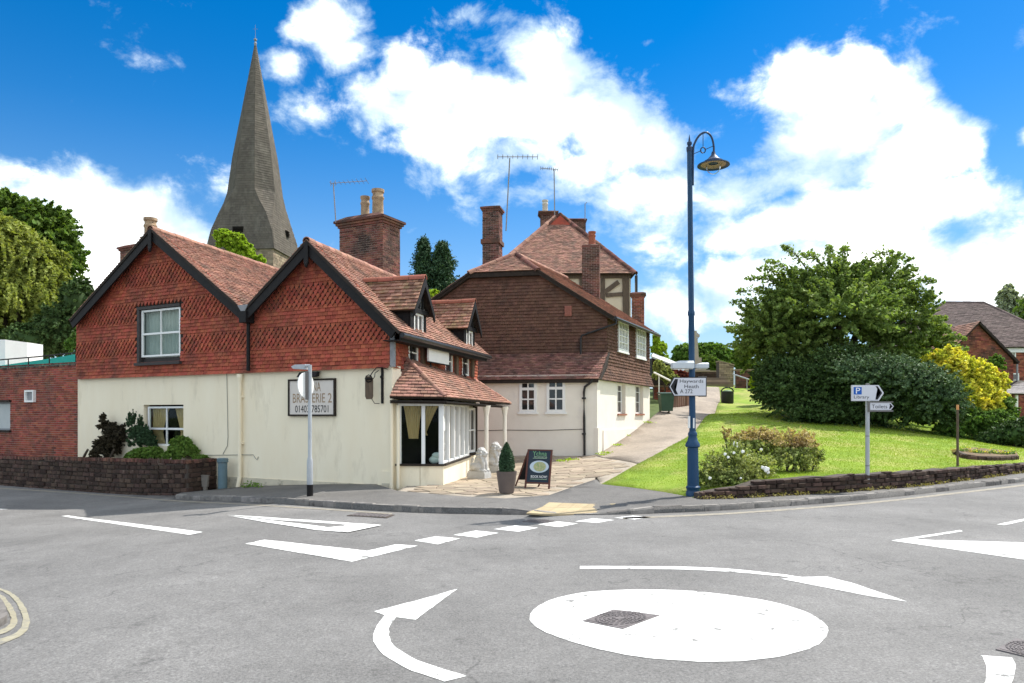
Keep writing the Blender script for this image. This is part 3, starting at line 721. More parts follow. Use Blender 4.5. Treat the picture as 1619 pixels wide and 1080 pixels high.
marking('hatch_line', [(512, 835.8), (560, 830.2), (604, 831.2), (549, 842.8)], dz=.012)
marking('splitter_marking', [(387, 860), (418, 853.8), (580, 871.3), (626, 861), (661, 863.2), (556, 888.5)])
for q in ([(655, 855), (688, 848.5), (728, 851.5), (692, 861)], [(717, 846), (752, 839.2), (789, 843), (754, 850.3)], [(781, 837), (814, 831), (851, 834.8), (820, 841)], [(850, 829.5), (882, 824.8), (914, 828), (884, 833.8)], [(909, 824.6), (938, 820), (971, 822.5), (944, 827)], [(971, 819), (1000, 815.6), (1031, 818), (1003, 821.6)]):
    marking('give_way_dash', q)
circ = [(837, 978), (848, 961), (880, 946), (930, 936.5), (1000, 932.6), (1080, 934), (1150, 941), (1220, 952), (1278, 969.5), (1305, 988), (1309, 1000), (1294, 1019), (1250, 1035), (1190, 1044), (1130, 1047), (1060, 1044), (990, 1036), (930, 1022.5), (880, 1007), (849, 992)]
marking('roundabout_disc', circ, closed_smooth=5)
marking('arrow_marking', [(592, 967), (660, 949.5), (723, 931.5), (657, 980.5), (627, 976)] + smoothline([(627, 976), (615, 995), (622, 1020), (660, 1044), (738, 1070)], 5)[1:] + [(703, 1078)] + smoothline([(703, 1078), (640, 1056), (601, 1030), (590, 1003), (608, 973)], 5)[1:])
marking('arrow_marking', smoothline([(917, 895.3), (1000, 895.6), (1080, 896.4), (1160, 900.2), (1245, 909.5)], 5) + [(1268, 913), (1306, 911.8), (1345, 921.5), (1434, 951.5), (1380, 944), (1236, 915.8), (1250, 914.2)] + smoothline([(1236, 911.8), (1160, 905), (1080, 901), (1000, 900), (917, 899.8)], 5))
marking('arrow_marking', [(1552, 1037), (1600, 1040)] + smoothline([(1600, 1040), (1605, 1056), (1598, 1085), (1560, 1125)], 4)[1:] + [(1490, 1115)] + smoothline([(1500, 1108), (1552, 1085), (1560, 1060), (1552, 1038)], 4))
marking('splitter_marking', [(1409, 855), (1518, 838.3), (1523, 840.3), (1442, 853.2), (1619, 858), (1720, 860.5), (1720, 905), (1619, 885)])
marking('lane_line', [(1576, 829.5), (1640, 816), (1640, 819.5), (1588, 830.6)])
ol = [(-30, 925), (0, 930.5), (22, 940), (40, 960), (47, 985), (36, 1004), (0, 1020), (-40, 1034)]; il = [(-30, 928), (0, 934), (16, 943), (30, 962), (36, 984), (26, 1000), (-6, 1013), (-40, 1024)]
marking('yellow_line', arc_band(ol, il), M_yline)
ol2 = [(-30, 934), (0, 940), (12, 950), (24, 968), (27, 984), (18, 996), (-8, 1007), (-40, 1016)]; il2 = [(-30, 938), (-6, 945), (4, 953), (14, 968), (17, 983), (8, 993), (-14, 1002), (-40, 1010)]
marking('yellow_line', arc_band(ol2, il2), M_yline)
M_cream = mat('worn_edge_line', (.25, .225, .175), (.33, .30, .245), scale=10, rough=.85, c3=(.17, .16, .15), s3=8, t3=.57)
e1 = [(985, 818.3), (1050, 815.6), (1150, 811), (1280, 802), (1400, 791.3), (1500, 780), (1619, 766), (1720, 752)]
marking('edge_line', arc_band(e1, [(x, y + 2.6) for x, y in e1]), M_cream)
e2 = [(-40, 768.3), (0, 771.3), (100, 777.6), (200, 785), (278, 791.3), (400, 797.6), (520, 805.2), (620, 812)]
marking('edge_line', arc_band(e2, [(x, y + 1.5) for x, y in e2]), M_cream)

# --- corner of the opposite pavement at the far side of the camera
cor = [(-60, 945), (-10, 951), (2, 958), (9, 970), (11, 983), (2, 990), (-18, 998), (-60, 1006)]
cp = [gpt(x, y) for x, y in smoothline(cor, 5)]
mb = MB(); mb.prism([(p.x, p.y, p.z + .07) for p in cp], (0, 0, -.15)); build('corner_kerb', mb, M_kerb, kind='structure')

# --- iron covers
M_iron = mat('cast_iron_cover', (.17, .15, .15), (.11, .10, .10), scale=8, rough=.7, bump=.3, bscale=60)
def cover(name, q, label, cat, fn, dz=.01):
    C = [gpt(x, y) for x, y in q]; c = sum(C, V3()) / 4; c.z = zr(c.x)
    t = thing(name, label, cat, c)
    def at(u, v, h=0): p = C[0].lerp(C[1], u).lerp(C[3].lerp(C[2], u), v); return V3((p.x, p.y, zr(p.x) + dz + h))
    fn(t, at); return t
def plate(t, at):
    mb = MB(); mb.prism([at(0, 0), at(1, 0), at(1, 1), at(0, 1)], (0, 0, -.02)); build('frame', mb, M_iron, t)
    mb = MB(); mb.prism([at(.06, .06, .003), at(.94, .06, .003), at(.94, .94, .003), at(.06, .94, .003)], (0, 0, -.02))
    for r_ in (.1, .18, .26, .34, .42):
        k = max(8, int(r_ * 70))
        for i in range(k):
            a0, a1 = 6.283 * i / k, 6.283 * (i + .62) / k
            mb.prism([at(.5 + r_ * math.cos(a0), .5 + r_ * math.sin(a0), .009), at(.5 + (r_ + .045) * math.cos(a0), .5 + (r_ + .045) * math.sin(a0), .009), at(.5 + (r_ + .045) * math.cos(a1), .5 + (r_ + .045) * math.sin(a1), .009), at(.5 + r_ * math.cos(a1), .5 + r_ * math.sin(a1), .009)], (0, 0, -.006))
    build('lid', mb, M_iron, t)
cover('manhole_cover', [(921, 983), (985, 995.5), (1043, 974), (970, 965)], 'square ribbed iron manhole cover inside the white painted roundabout disc', 'manhole cover', plate)
cover('manhole_cover', [(1574, 1028), (1650, 1046), (1680, 1026), (1606, 1011)], 'square ribbed iron manhole cover beside the curved white arrow at the frame corner', 'manhole cover', plate)
def grate(t, at):
    mb = MB(); mb.prism([at(0, 0), at(1, 0), at(1, 1), at(0, 1)], (0, 0, -.02)); build('frame', mb, M_mortar_dark, t)
    for i in range(9):
        u = .07 + i * .1; mb = MB(); mb.prism([at(u, .1, .008), at(u + .06, .1, .008), at(u + .06, .9, .008), at(u, .9, .008)], (0, 0, -.02)); build('bar', mb, M_iron, t)
cover('drain_grate', [(548, 816), (612, 819.5), (624, 814.5), (566, 811.5)], 'rusty barred road drain against the kerb before the white cottage', 'drain grate', grate)
cover('manhole_cover', [(826, 825), (862, 827.5), (876, 823.6), (840, 821.5)], 'small dark iron cover beyond the dashed give way line', 'manhole cover', plate)
# ------------------------------------------------------------------ the twin-gabled restaurant
A = V3((-3.0, 18.0, 0)); U1 = V3((-.889, .459, 0)).normalized(); U2 = V3((.273, .962, 0)).normalized()
F1 = Fr(A, U1, -1); F2 = Fr(A, U2, 1); N2 = F2.N
house = thing('restaurant_house', 'twin gabled cottage with red hung tiles over cream walls and a bow window porch', 'house', (A.x, A.y, -.1))
ZT = 3.05                                                             # foot of the hung tiles
UL = 12.6; n_over = .35
# front corners of the roof, on the plane of the bargeboards
q = lambda x, y, n=n_over: F1.pix(x, y, n)
apR, evR, val, apL, evL = q(484, 378.5), q(626, 518), q(384, 489), q(237, 360), q(109, 506)
# -- front wall
gw = F1.rect(227, 640, 290, 705)                                       # ground floor window opening
hole1 = (gw[0], gw[1], gw[2], gw[3])
uw = F1.rect(221, 486, 287, 572)
mb = MB(); skin(mb, F1, [[(0, -1.0), (UL, -1.0), (UL, ZT + .02), (0, ZT + .02)]], [hole1], depth=.2)
skin(mb, F2, [[(0, -1.0), (6.6, -1.0), (6.6, ZT + .02), (0, ZT + .02)]], [], depth=.2)
wall = build('wall', mb, M_plaster, house)
mb = MB()                                                               # rear and party walls
B1, B2_ = A + U2 * 6.6, A + U1 * UL + U2 * 8.5
mb.poly([B1 + V3((0, 0, -1)), A + U1 * 5.2 + U2 * 6.6 + V3((0, 0, -1)), A + U1 * 5.2 + U2 * 6.6 + V3((0, 0, 4.6)), A + U1 * 2.9 + U2 * 6.6 + V3((0, 0, 6.3)), B1 + V3((0, 0, 3.9))])
mb.poly([A + U1 * 5.2 + U2 * 6.6 + V3((0, 0, -1)), A + U1 * 5.2 + U2 * 8.5 + V3((0, 0, -1)), A + U1 * 5.2 + U2 * 8.5 + V3((0, 0, 4.6)), A + U1 * 5.2 + U2 * 6.6 + V3((0, 0, 4.6))])
mb.poly([A + U1 * 5.2 + U2 * 8.5 + V3((0, 0, -1)), B2_ + V3((0, 0, -1)), B2_ + V3((0, 0, 4.8)), A + U1 * 9.2 + U2 * 8.5 + V3((0, 0, 7.4)), A + U1 * 5.2 + U2 * 8.5 + V3((0, 0, 4.6))])
mb.poly([A + U1 * UL + V3((0, 0, -1)), B2_ + V3((0, 0, -1)), B2_ + V3((0, 0, 4.8)), A + U1 * UL + V3((0, 0, 4.8))])
build('rear_wall', mb, M_brick, house)
# corbel at the corner and plinth band
mb = MB()
for k in range(6):
    z0, z1 = 2.25 + .13 * k, 2.25 + .13 * (k + 1); o = .24 - .04 * k
    mb.obox(F1, -.05, .0, z0, z1, -o - .3, .004)
build('corner_moulding', mb, M_plaster, house)
mb = MB(); mb.obox(F1, -.02, .25, .12, .42, .0, .03); build('corner_band', mb, M_plaster, house)
mb = MB(); mb.obox(F1, -.03, .25, -.4, .12, .0, .034); mb.obox(F1, .25, UL, -.9, .07, 0, .022); build('plinth', mb, M_plinth, house)
# -- gable faces
gR = [(0, ZT), (val[0] - .0, ZT), (val[0], val[1] - .02), (apR[0], apR[1] - .02), (0.0, evR[1] - .02 + (apR[1] - evR[1]) * (0 - evR[0]) / (apR[0] - evR[0]))]
gL = [(val[0], ZT), (UL, ZT), (UL, apL[1] + (evL[1] - apL[1]) * (UL - apL[0]) / (evL[0] - apL[0]) - .02), (apL[0], apL[1] - .02), (val[0], val[1] - .02)]
mb = MB(); skin(mb, F1, [ccw(gR), ccw(gL)], [uw], n=.03, depth=.22); gable = build('gable_wall', mb, M_darkwood, house)
bands = [(3.68, 4.24), (4.66, 5.26), (5.84, 6.42)]
tiling('hung_tiles', F1, [gR], .165, .1, .026, M_hung, house, holes=[uw], n0=.036, pointed=bands, indiv=300, seed=11, jit=.006, one='hung_tile')
tiling('hung_tiles', F1, [gL], .165, .1, .026, M_hung, house, holes=[uw], n0=.036, pointed=bands, seed=12, jit=.006)
mb = MB()                                                               # kicked-out foot of the tiling
for k in range(int(UL / .165)):
    u = k * .165; j = rnd.uniform(-.005, .005)
    mb.prism([F1.p(u, ZT + .02, .06 + j), F1.p(u + .158, ZT + .02, .06 + j), F1.p(u + .158, ZT - .075, .125 + j), F1.p(u, ZT - .075, .125 + j)], -F1.N * .02)
for k in range(int(6.5 / .165)):
    u = k * .165; j = rnd.uniform(-.005, .005)
    mb.prism([F2.p(u, ZT + .02, .06 + j), F2.p(u + .158, ZT + .02, .06 + j), F2.p(u + .158, ZT - .075, .125 + j), F2.p(u, ZT - .075, .125 + j)], -F2.N * .02)
build('tile_kick', mb, M_hung, house, kind='stuff')
# side wall, hung tiles above the porch roof, with its windows
side_w = [(.98, 1.62, 3.06, 3.86), (3.62, 4.25, 3.06, 3.78), (5.1, 5.75, 3.06, 3.86)]
gS = [(0, ZT), (6.6, ZT), (6.6, 3.92), (0, 3.92)]
mb = MB(); skin(mb, F2, [gS], side_w, n=.03, depth=.15); build('side_wall', mb, M_darkwood, house)
tiling('hung_tiles', F2, [gS], .165, .1, .026, M_hung, house, holes=side_w, n0=.036, seed=13, jit=.006)
for w in side_w: window(house, F2, w, -.02, 1, 2, fw=.07, bw=.035, pane=M_pane, depth=.06)
mb = MB(); mb.obox(F2, -.05, .03, ZT - .05, 3.95, .0, .12); build('corner_batten', mb, M_lead, house)
for s_ in (1.72, 4.35, 5.85):
    mb = MB(); mb.obox(F2, s_, s_ + .2, ZT, 3.86, .04, .13); build('timber_post', mb, M_wood, house)
# upper sash window
window(house, F1, (uw[0] + .02, uw[1] - .12, uw[2] + .16, uw[3] - .05), -.04, 2, 2, fw=.055, bw=.028, pane=M_glass, depth=.07, splits=[1.05, 1], thick_rows=(1,))
UWIN = (uw[0], uw[1], uw[2], uw[3])
mb = MB()
mb.obox(F1, uw[0] - .08, uw[1] + .08, uw[2] - .10, uw[2] - .015, -.05, .15); mb.obox(F1, uw[0], uw[1], uw[2], uw[2] + .13, -.12, -.05)
mb.obox(F1, uw[1] - .09, uw[1] + .02, uw[2], uw[3], -.08, .085); mb.obox(F1, uw[0] - .02, uw[1] + .03, uw[3] - .03, uw[3] + .05, -.05, .09)
build('window_surround', mb, mat('grey_surround', (.06, .052, .05), (.045, .04, .04), scale=6, rough=.7), house)
# ground floor sash with curtains
def curtain(parent, F, u0, u1, v0, v1, n, gather, m=None, folds=7):
    """cloth that hangs full at the top and is tied back at `gather` = (u, v)"""
    mb = MB(); nu, nv = folds * 6, 18; vs = []
    for j in range(nv + 1):
        t = j / nv; v = v1 + (v0 - v1) * t
        tv = (v1 - gather[1]) / (v1 - v0); k = max(0, 1 - abs(t - tv) / max(tv, .01)) if t < tv else max(.55, 1 - (t - tv) * 1.2)
        k = k ** .8 * gather[2]
        for i in range(nu + 1):
            u = u0 + (u1 - u0) * i / nu; uu = u + (gather[0] - u) * k
            vs.append(F.p(uu, v, n + .028 * math.sin(i / nu * folds * 6.283 + .6 * math.sin(3 * t)) * (1 - .3 * k)))
    w = nu + 1
    mb.add(vs, [(j * w + i, j * w + i + 1, (j + 1) * w + i + 1, (j + 1) * w + i) for j in range(nv) for i in range(nu)])
    return build('curtain', mb, m or M_curtain, parent, smooth='all')
w = [o for o in house.children if o.name.startswith('window')][-1]
w = [o for o in house.children if o.type == 'MESH' and o.name.split('.')[0] == 'window'][-1]
curtain(w, F1, UWIN[0] - .05, UWIN[1] + .05, UWIN[2], UWIN[3], -.16, ((UWIN[0] + UWIN[1]) / 2, UWIN[2] - 1, .02), M_netcloth, folds=11)
mb = MB(); mb.obox(F1, UWIN[0] - .3, UWIN[1] + .3, UWIN[2] - .2, UWIN[3] + .2, -.8, -.76); build('dark_backing', mb, M_unlit, w)  # near-black sheet for the darkness behind the upper sash
w = window(house, F1, (gw[0] + .02, gw[1] - .1, gw[2], gw[3] - .05), -.14, 2, 2, fw=.055, bw=.03, pane=M_glass, depth=.07, splits=[1.35, 1], thick_rows=(1,))
um = (gw[0] + gw[1]) / 2
curtain(w, F1, um - .02, gw[1] - .1, gw[2], gw[3] - .06, -.24, (gw[1] - .2, gw[2] + .4, .45)); curtain(w, F1, gw[0], um - .2, gw[2], gw[3] - .06, -.24, (gw[0] + .1, gw[2] + .4, .5))
mb = MB(); mb.obox(F1, gw[0] - .3, gw[1] + .3, gw[2] - .3, gw[3] + .3, -.9, -.86); build('dark_backing', mb, M_unlit, w)  # near-black sheet, the room's darkness put into its colour
# -- bargeboards
def board(a, b, w_, n, m=M_black, name='bargeboard', th=.05):
    a, b = V3((a[0], a[1])), V3((b[0], b[1])); d = (b - a).normalized(); pn = V3((-d.y, d.x)); pn = pn if pn.y < 0 else -pn
    mb = MB(); c = [a, b, b + pn * w_, a + pn * w_]; mb.prism([F1.p(x.x, x.y, n) for x in c], -F1.N * th); build(name, mb, m, house)
lift = V3((0, -.03))
dn = lambda p, k=.035: (p[0], p[1] - k)
board(dn(apR), dn(evR), .27, n_over - .03); board(dn(apR), dn((val[0], val[1])), .27, n_over - .031)
board(dn(apL), dn((val[0], val[1])), .27, n_over - .033); board(dn(apL), dn(evL), .27, n_over - .03)
for ap in (apR, apL):
    mb = MB(); mb.obox(F1, ap[0] - .07, ap[0] + .07, ap[1] - .62, ap[1] - .08, n_over - .02, n_over + .02); mb.ell(F1.p(ap[0], ap[1] - .66, n_over), (.05, .05, .07)); build('gable_finial', mb, M_black, house)
mb = MB(); mb.obox(F1, val[0] - .13, val[0] + .13, val[1] - .36, val[1] - .05, .07, n_over + .02); mb.tube([F1.p(val[0], val[1] - .3, .16), F1.p(val[0], ZT - .02, .16)], .05, 10); build('downpipe', mb, M_black, house)
mb = MB(); mb.prism([F1.p(val[0] - .2, val[1] + .12, n_over + .01), F1.p(val[0] + .2, val[1] + .12, n_over + .01), F1.p(val[0] + .07, val[1] - .05, n_over + .01), F1.p(val[0] - .07, val[1] - .05, n_over + .01)], -F1.N * .5); build('valley_lead', mb, M_lead, house)
# -- roofs (each plane runs back along the side wall's direction)
def fp(c, L=0): return F1.p(c[0], c[1], n_over) + U2 * L
k_ = (apR[1] - evR[1]) / (apR[0] - evR[0]); ev2 = (evR[0] - .12, evR[1] - .12 * k_)
rr, FRR = roof(house, [fp(ev2, 0), fp(ev2, 7.0), fp(apR, 7.0), fp(apR, 0)], M_roof, seed=21)
roof(house, [fp(val, 0), fp(val, 7.0), fp(apR, 7.0), fp(apR, 0)], M_roof, seed=22)
rl, _ = roof(house, [fp(val, 0), fp(val, 8.8), fp(apL, 8.8), fp(apL, 0)], M_roof, seed=23)
roof(house, [fp(evL, 0), fp(evL, 8.8), fp(apL, 8.8), fp(apL, 0)], M_roof_moss, seed=24)
ridge(rr, fp(apR) + V3((0, 0, .02)), fp(apR, 7.0) + V3((0, 0, .02)), M_roof)
ridge(rl, fp(apL) + V3((0, 0, .02)), fp(apL, 8.8) + V3((0, 0, .02)), M_roof)
# gutter and downpipes on the porch side
gpts = [fp(ev2, s_) + N2 * .06 + V3((0, 0, -.08)) for s_ in (0, 7.0)]
mb = MB(); mb.tube(gpts, .062, 8); build('gutter', mb, M_gutter, house)
mb = MB(); mb.prism([fp(ev2, .1) - N2 * .03 + V3((0, 0, -.05)), fp(ev2, 6.9) - N2 * .03 + V3((0, 0, -.05)), fp(ev2, 6.9) - N2 * .03 + V3((0, 0, -.22)), fp(ev2, .1) - N2 * .03 + V3((0, 0, -.22))], -N2 * .03)
mb.prism([fp(ev2, .1) - N2 * .06 + V3((0, 0, -.2)), fp(ev2, 6.9) - N2 * .06 + V3((0, 0, -.2)), fp(ev2, 6.9) - N2 * .5 + V3((0, 0, -.2)), fp(ev2, .1) - N2 * .5 + V3((0, 0, -.2))], (0, 0, .02))
build('fascia', mb, M_black, house)
for s_ in (.92, 2.25, 5.0):
    mb = MB(); mb.tube([F2.p(s_ + .25, 3.86, .26), F2.p(s_ + .18, 3.78, .2), F2.p(s_, 3.66, .14), F2.p(s_, 3.1, .14), F2.p(s_ + .02, 3.02, .2)], .038, 8); build('downpipe', mb, M_gutter, house)
# -- dormers
def plane_hit(p, d, F): return p + d * ((F.O - p).dot(F.N) / d.dot(F.N))
def dormer(sc, hw=.68, zE=4.50, zA=5.43, ww=.30):
    g = .14; D = lambda s_, n, z: F2.p(s_, z, n + (g if n < .3 else .04))
    back = lambda p: plane_hit(p, -N2, FRR)
    for sg in (-1, 1):
        a, e = D(sc, .34, zA), D(sc + sg * hw, .34, zE)
        o, _ = roof(house, [e, back(e + N2 * 0), back(a), a], M_roof_moss if sg < 0 else M_roof, th=.125, tk=.028, name='dormer_roof', slab=.05, seed=int(sc * 10) + sg)
        if sg < 0: ridge(o, a + V3((0, 0, .03)) + N2 * .02, back(a) + V3((0, 0, .03)), MATS.get('dormer_ridge') or mat('dormer_ridge', (.34, .125, .085), (.27, .10, .07), scale=3, rough=.9, island=.15), r=.1, step=.42)
        mb = MB(); d = (e - a); dn_ = V3((0, 0, -.17)); mb.prism([a + N2 * .02, e + N2 * .02, e + N2 * .02 + dn_, a + N2 * .02 + dn_ * 1.4], -N2 * .05); build('dormer_bargeboard', mb, M_black, house)
    c = hw - .16; z0 = 3.95
    for sg in (-1, 1):
        b = back(D(sc + sg * c, 0, zE + .1)); mb = MB(); mb.prism([D(sc + sg * c, .05, z0), D(sc + sg * c, .05, zE + .12), b, F2.p(sc + sg * c, z0, -.25)], F2.U * (-sg * .04)); build('dormer_cheek', mb, M_black, house)
    mb = MB(); mb.obox(F2, sc - c, sc - ww, z0, zE + .06, g, g + .06); mb.obox(F2, sc + ww, sc + c, z0, zE + .06, g, g + .06); mb.obox(F2, sc - c - .03, sc + c + .03, zE - .02, zE + .10, g, g + .12); mb.obox(F2, sc - .04, sc + .04, zE + .1, zA - .12, g + .04, g + .10)
    for sg in (-1, 1): mb.obox(F2, sc + sg * .24 - .03, sc + sg * .24 + .03, zE + .1, zA - .42, g + .04, g + .10)
    build('dormer_frame', mb, M_black, house)
    mb = MB(); mb.prism([D(sc - c, .03, zE + .05), D(sc + c, .03, zE + .05), D(sc, .03, zA - .12)], -N2 * .04); build('dormer_gable', mb, M_white, house)
    window(house, F2, (sc - ww, sc + ww, z0, zE - .02), g, 2, 1, fw=.05, bw=.05, pane=M_pane, depth=.07, name='dormer_window')
dormer(1.27); dormer(5.34)
# -- chimneys
def framed_at(px, Y, U): p = P(px, HY, Y); return Fr((p.x, p.y, 0), U, -1 if U[0] < 0 else 1)
def chimney_cap(parent, F, u0, u1, zt, n0, n1, m=M_brick_dark, steps=3, d=.05, h=.075, top=.12):
    mb = MB()
    for k in range(steps): o = d * (k + 1); mb.obox(F, u0 - o, u1 + o, zt + h * k, zt + h * (k + 1) - .008, n0 - o, n1 + o)
    o = d * steps; a = [F.p(u0 - o, zt + h * steps, n0 - o), F.p(u1 + o, zt + h * steps, n0 - o), F.p(u1 + o, zt + h * steps, n1 + o), F.p(u0 - o, zt + h * steps, n1 + o)]
    c = .25 * sum(a, V3()); b = [p.lerp(c, .35) + V3((0, 0, top)) for p in a]; mb.add(a + b, [(i, (i + 1) % 4, 4 + (i + 1) % 4, 4 + i) for i in range(4)] + [(4, 5, 6, 7)])
    return build('chimney_cap', mb, m, parent)
def pot(parent, c, r, h, m, rings=True):
    mb = MB(); pr = [(r * 1.05, 0), (r * 1.08, h * .08), (r * .92, h * .12), (r * .88, h * .62), (r * 1.0, h * .66), (r * 1.0, h * .72), (r * .86, h * .76), (r * .86, h * .86), (r * 1.02, h * .9), (r * 1.02, h), (r * .8, h), (r * .75, h * .6)]
    mb.lathe(pr, c, 18); return build('chimney_pot', mb, m, parent, smooth=True)
M_pot = mat('clay_pot', (.46, .34, .22), (.33, .22, .14), scale=5, rough=.9, c3=(.16, .11, .08), s3=6, t3=.6)
M_potred = mat('red_clay_pot', (.36, .12, .07), (.26, .09, .06), scale=5, rough=.9)
Fc = Fr(P(605, HY, 23.9) * 1, U1, -1); Fc.O.z = 0
wch = (Fc.pix(537, 400)[0])
st = brickbox(house, Fc, 0, wch, 4.6, 8.15, -.95, 0, M_chim, seed=31)
mb = MB(); mb.obox(Fc, -.02, wch + .02, 5.95, 6.12, -.97, .02); build('chimney_band', mb, M_brick_dark, house)
cap = chimney_cap(house, Fc, 0, wch, 8.15, -.95, 0, top=.16)
pot(house, Fc.p(wch * .30, 8.5, -.45), .21, .92, M_pot); pot(house, Fc.p(wch * .62, 8.5, -.5), .16, .78, M_pot)
Fd = Fr((P(233, HY, 29).x, 29, 0), U1, -1)
wd = Fd.pix(190, 420)[0]
brickbox(house, Fd, 0, wd, 6.0, 8.52, -.6, 0, M_brick_dark, seed=33); chimney_cap(house, Fd, 0, wd, 8.52, -.6, 0, steps=2, top=.08); pot(house, Fd.p(.22, 8.70, -.3), .26, 1.06, M_pot); pot(house, Fd.p(.62, 8.70, -.3), .15, .34, M_pot)
# -- porch roof, bay window, posts
E0, E1, E2 = V3((-2.98, 17.72, 2.27)), V3((-1.60, 17.76, 2.25)), V3((-.05, 24.9, 2.22)); T0, T1 = F2.p(.85, 2.98, .05), F2.p(6.1, 3.0, .05)
_Fp = plane_frame(E1, E2, T1); T0 = plane_hit(T0, V3((0, 0, 1)), _Fp)
po, _ = roof(house, [E1, E2, T1, T0], M_roof, name='porch_roof', seed=41); roof(house, [E0, E1, T0], M_roof, name='porch_roof', seed=42)
roof(house, [E2, F2.p(7.0, 2.22, 0), T1 + V3((0, 0, 0))], M_roof, name='porch_roof', seed=43)
ridge(po, E1.lerp(T0, .03) + V3((0, 0, .01)), T0 + V3((0, 0, .02)), M_roof, r=.07, step=.25); ridge(po, E2 + V3((0, 0, .01)), T1 + V3((0, 0, .03)), M_roof, r=.08, step=.25)
mb = MB(); dz = V3((0, 0, -.17))
for a, b in ((E0, E1), (E1, E2)):
    d = (b - a).normalized(); nn = V3((d.y, -d.x, 0)); mb.prism([a - V3((0, 0, .09)) - nn * .05, b - V3((0, 0, .09)) - nn * .05, b + dz - nn * .05, a + dz - nn * .05], -nn * .06)
mb.poly([E0 + dz * .8, E1 + dz * .8, E2 + dz * .8, F2.p(6.6, 2.1, 0), F2.p(0, 2.1, 0)]); build('porch_fascia', mb, M_darkwood, house)
b0, b1, b2 = V3((-2.86, 18.06, 0)), V3((-1.70, 18.0, 0)), V3((-1.29, 21.9, 0)); zs, zh = .60, 2.11
Fb1 = Fr(b0, b1 - b0, 1); Fb2 = Fr(b1, b2 - b1, 1); L1, L2 = (b1 - b0).length, (b2 - b1).length
mb = MB(); mb.obox(Fb1, -.135, -.002, -.2, 2.2, -.12, -.03); build('bay_return', mb, M_plaster, house)
mb = MB(); mb.obox(Fb1, 0.006, L1 / 2 - .006, -.2, zs - .05, -.12, 0); build('bay_panel', mb, M_plaster, house)
mb = MB(); mb.obox(Fb1, L1 / 2 + .006, L1 - .002, -.2, zs - .05, -.12, 0); build('bay_panel', mb, M_plaster, house)
mb = MB(); mb.obox(Fb2, .003, L2, -.2, zs - .05, -.12, 0); mb.prism([b2 + V3((0, 0, -.2)), b2 - N2 * 1.0 + V3((0, 0, -.2)), b2 - N2 * 1.0 + V3((0, 0, 2.1)), b2 + V3((0, 0, 2.1))], U2 * -.1); build('bay_panel', mb, M_plaster, house)
mb = MB(); mb.obox(Fb1, -.03, L1 + .02, zs - .05, zs, -.14, .05); mb.obox(Fb2, .052, L2, zs - .05, zs, -.14, .05); build('bay_sill', mb, M_darkwood, house)
bay = MB()
for u in (0.02, L1 * .53, L1 - .09): bay.obox(Fb1, u, u + .085, zs, zh, -.09, -.005)
bay.obox(Fb1, 0.1, L1 * .53, zh - .07, zh, -.08, -.01); bay.obox(Fb1, L1 * .53 + .085, L1 - .09, zh - .07, zh, -.08, -.01)
bw = build('bay_window', bay, M_white, house)
for k in range(6):
    mb = MB(); u = (.02 if k == 0 else k * (L2 - .1) / 5); mb.obox(Fb2, u, u + .095, zs, zh, -.12, .0); mb.obox(Fb2, u + .095, u + (L2 - .1) / 5 if k < 5 else u + .1, zs, zs + .05, -.1, -.02); mb.obox(Fb2, u + .095, u + (L2 - .1) / 5 if k < 5 else u + .1, zh - .06, zh, -.1, -.02); build('mullion', mb, M_white, bw)
for k in range(5):
    mb = MB(); u = k * (L2 - .1) / 5; mb.obox(Fb2, u + .095, u + (L2 - .1) / 5, zs + .05, zh - .06, -.06, -.054); build('pane', mb, M_glass, bw)
for u0, u1 in ((.105, L1 * .53), (L1 * .53 + .085, L1 - .09)):
    mb = MB(); mb.obox(Fb1, u0, u1, zs, zh - .07, -.05, -.044); build('pane', mb, M_glass, bw)
curtain(bw, Fb1, .12, .60, 1.22, zh - .05, -.2, (.40, 1.22, .5), folds=6); curtain(bw, Fb1, L1 * .55, L1 - .12, 1.30, zh - .05, -.2, (L1 * .56, 1.38, .85), folds=5)
mb = MB(); mb.obox(Fb1, -.3, L1, -.1, 2.3, -1.9, -1.86); mb.obox(Fb1, 0, L1 - .05, zs - .2, zs - .15, -1.9, -.15); mb.obox(F2, .12, 4.1, zs - .1, 2.2, .004, .03); mb.obox(Fb1, .02, L1 - .1, zh + .01, zh + .04, -1.9, -.1); build('dark_backing', mb, M_unlit, bw)  # dark sheets over the bay's side wall, floor and ceiling, painted shade
mb = MB(); mb.ell(Fb1.p(L1 - .26, zs + .09, -.2), (.13, .08, .10)); mb.ell(Fb1.p(L1 - .20, zs + .2, -.2), (.12, .08, .08)); build('cushion', mb, M_white, bw, smooth=True)
mb = MB(); mb.obox(Fb2, .2, .42, 1.42, 1.72, -.045, -.04); build('menu_card', mb, mat('paper', (.8, .8, .78), rough=.9), bw)
for px, Y in ((769, 21.9), (798, 24.0)):
    p = P(px, HY, Y); mb = MB(); z0 = T(p.x, p.y) - .05
    mb.tube([(p.x, p.y, z0), (p.x, p.y, 1.85)], .065, 10); mb.lathe([(.065, 1.8), (.075, 1.86), (.09, 1.95), (.12, 2.05), (.13, 2.1)], (p.x, p.y, 0), 12); mb.box(p.x - .09, p.x + .09, p.y - .09, p.y + .09, z0, z0 + .22); build('porch_post', mb, M_white_rend, house)
window(house, F2, (5.35, 6.25, .6, 2.05), .02, 2, 2, fw=.08, bw=.04, depth=.07, frame=M_white); mb = MB(); mb.obox(F2, 5.22, 5.35, .5, 2.12, 0, .12); mb.obox(F2, 6.25, 6.38, .5, 2.12, 0, .12); mb.obox(F2, 5.35, 6.25, .5, .6, 0, .12); build('window_surround', mb, M_darkwood, house)
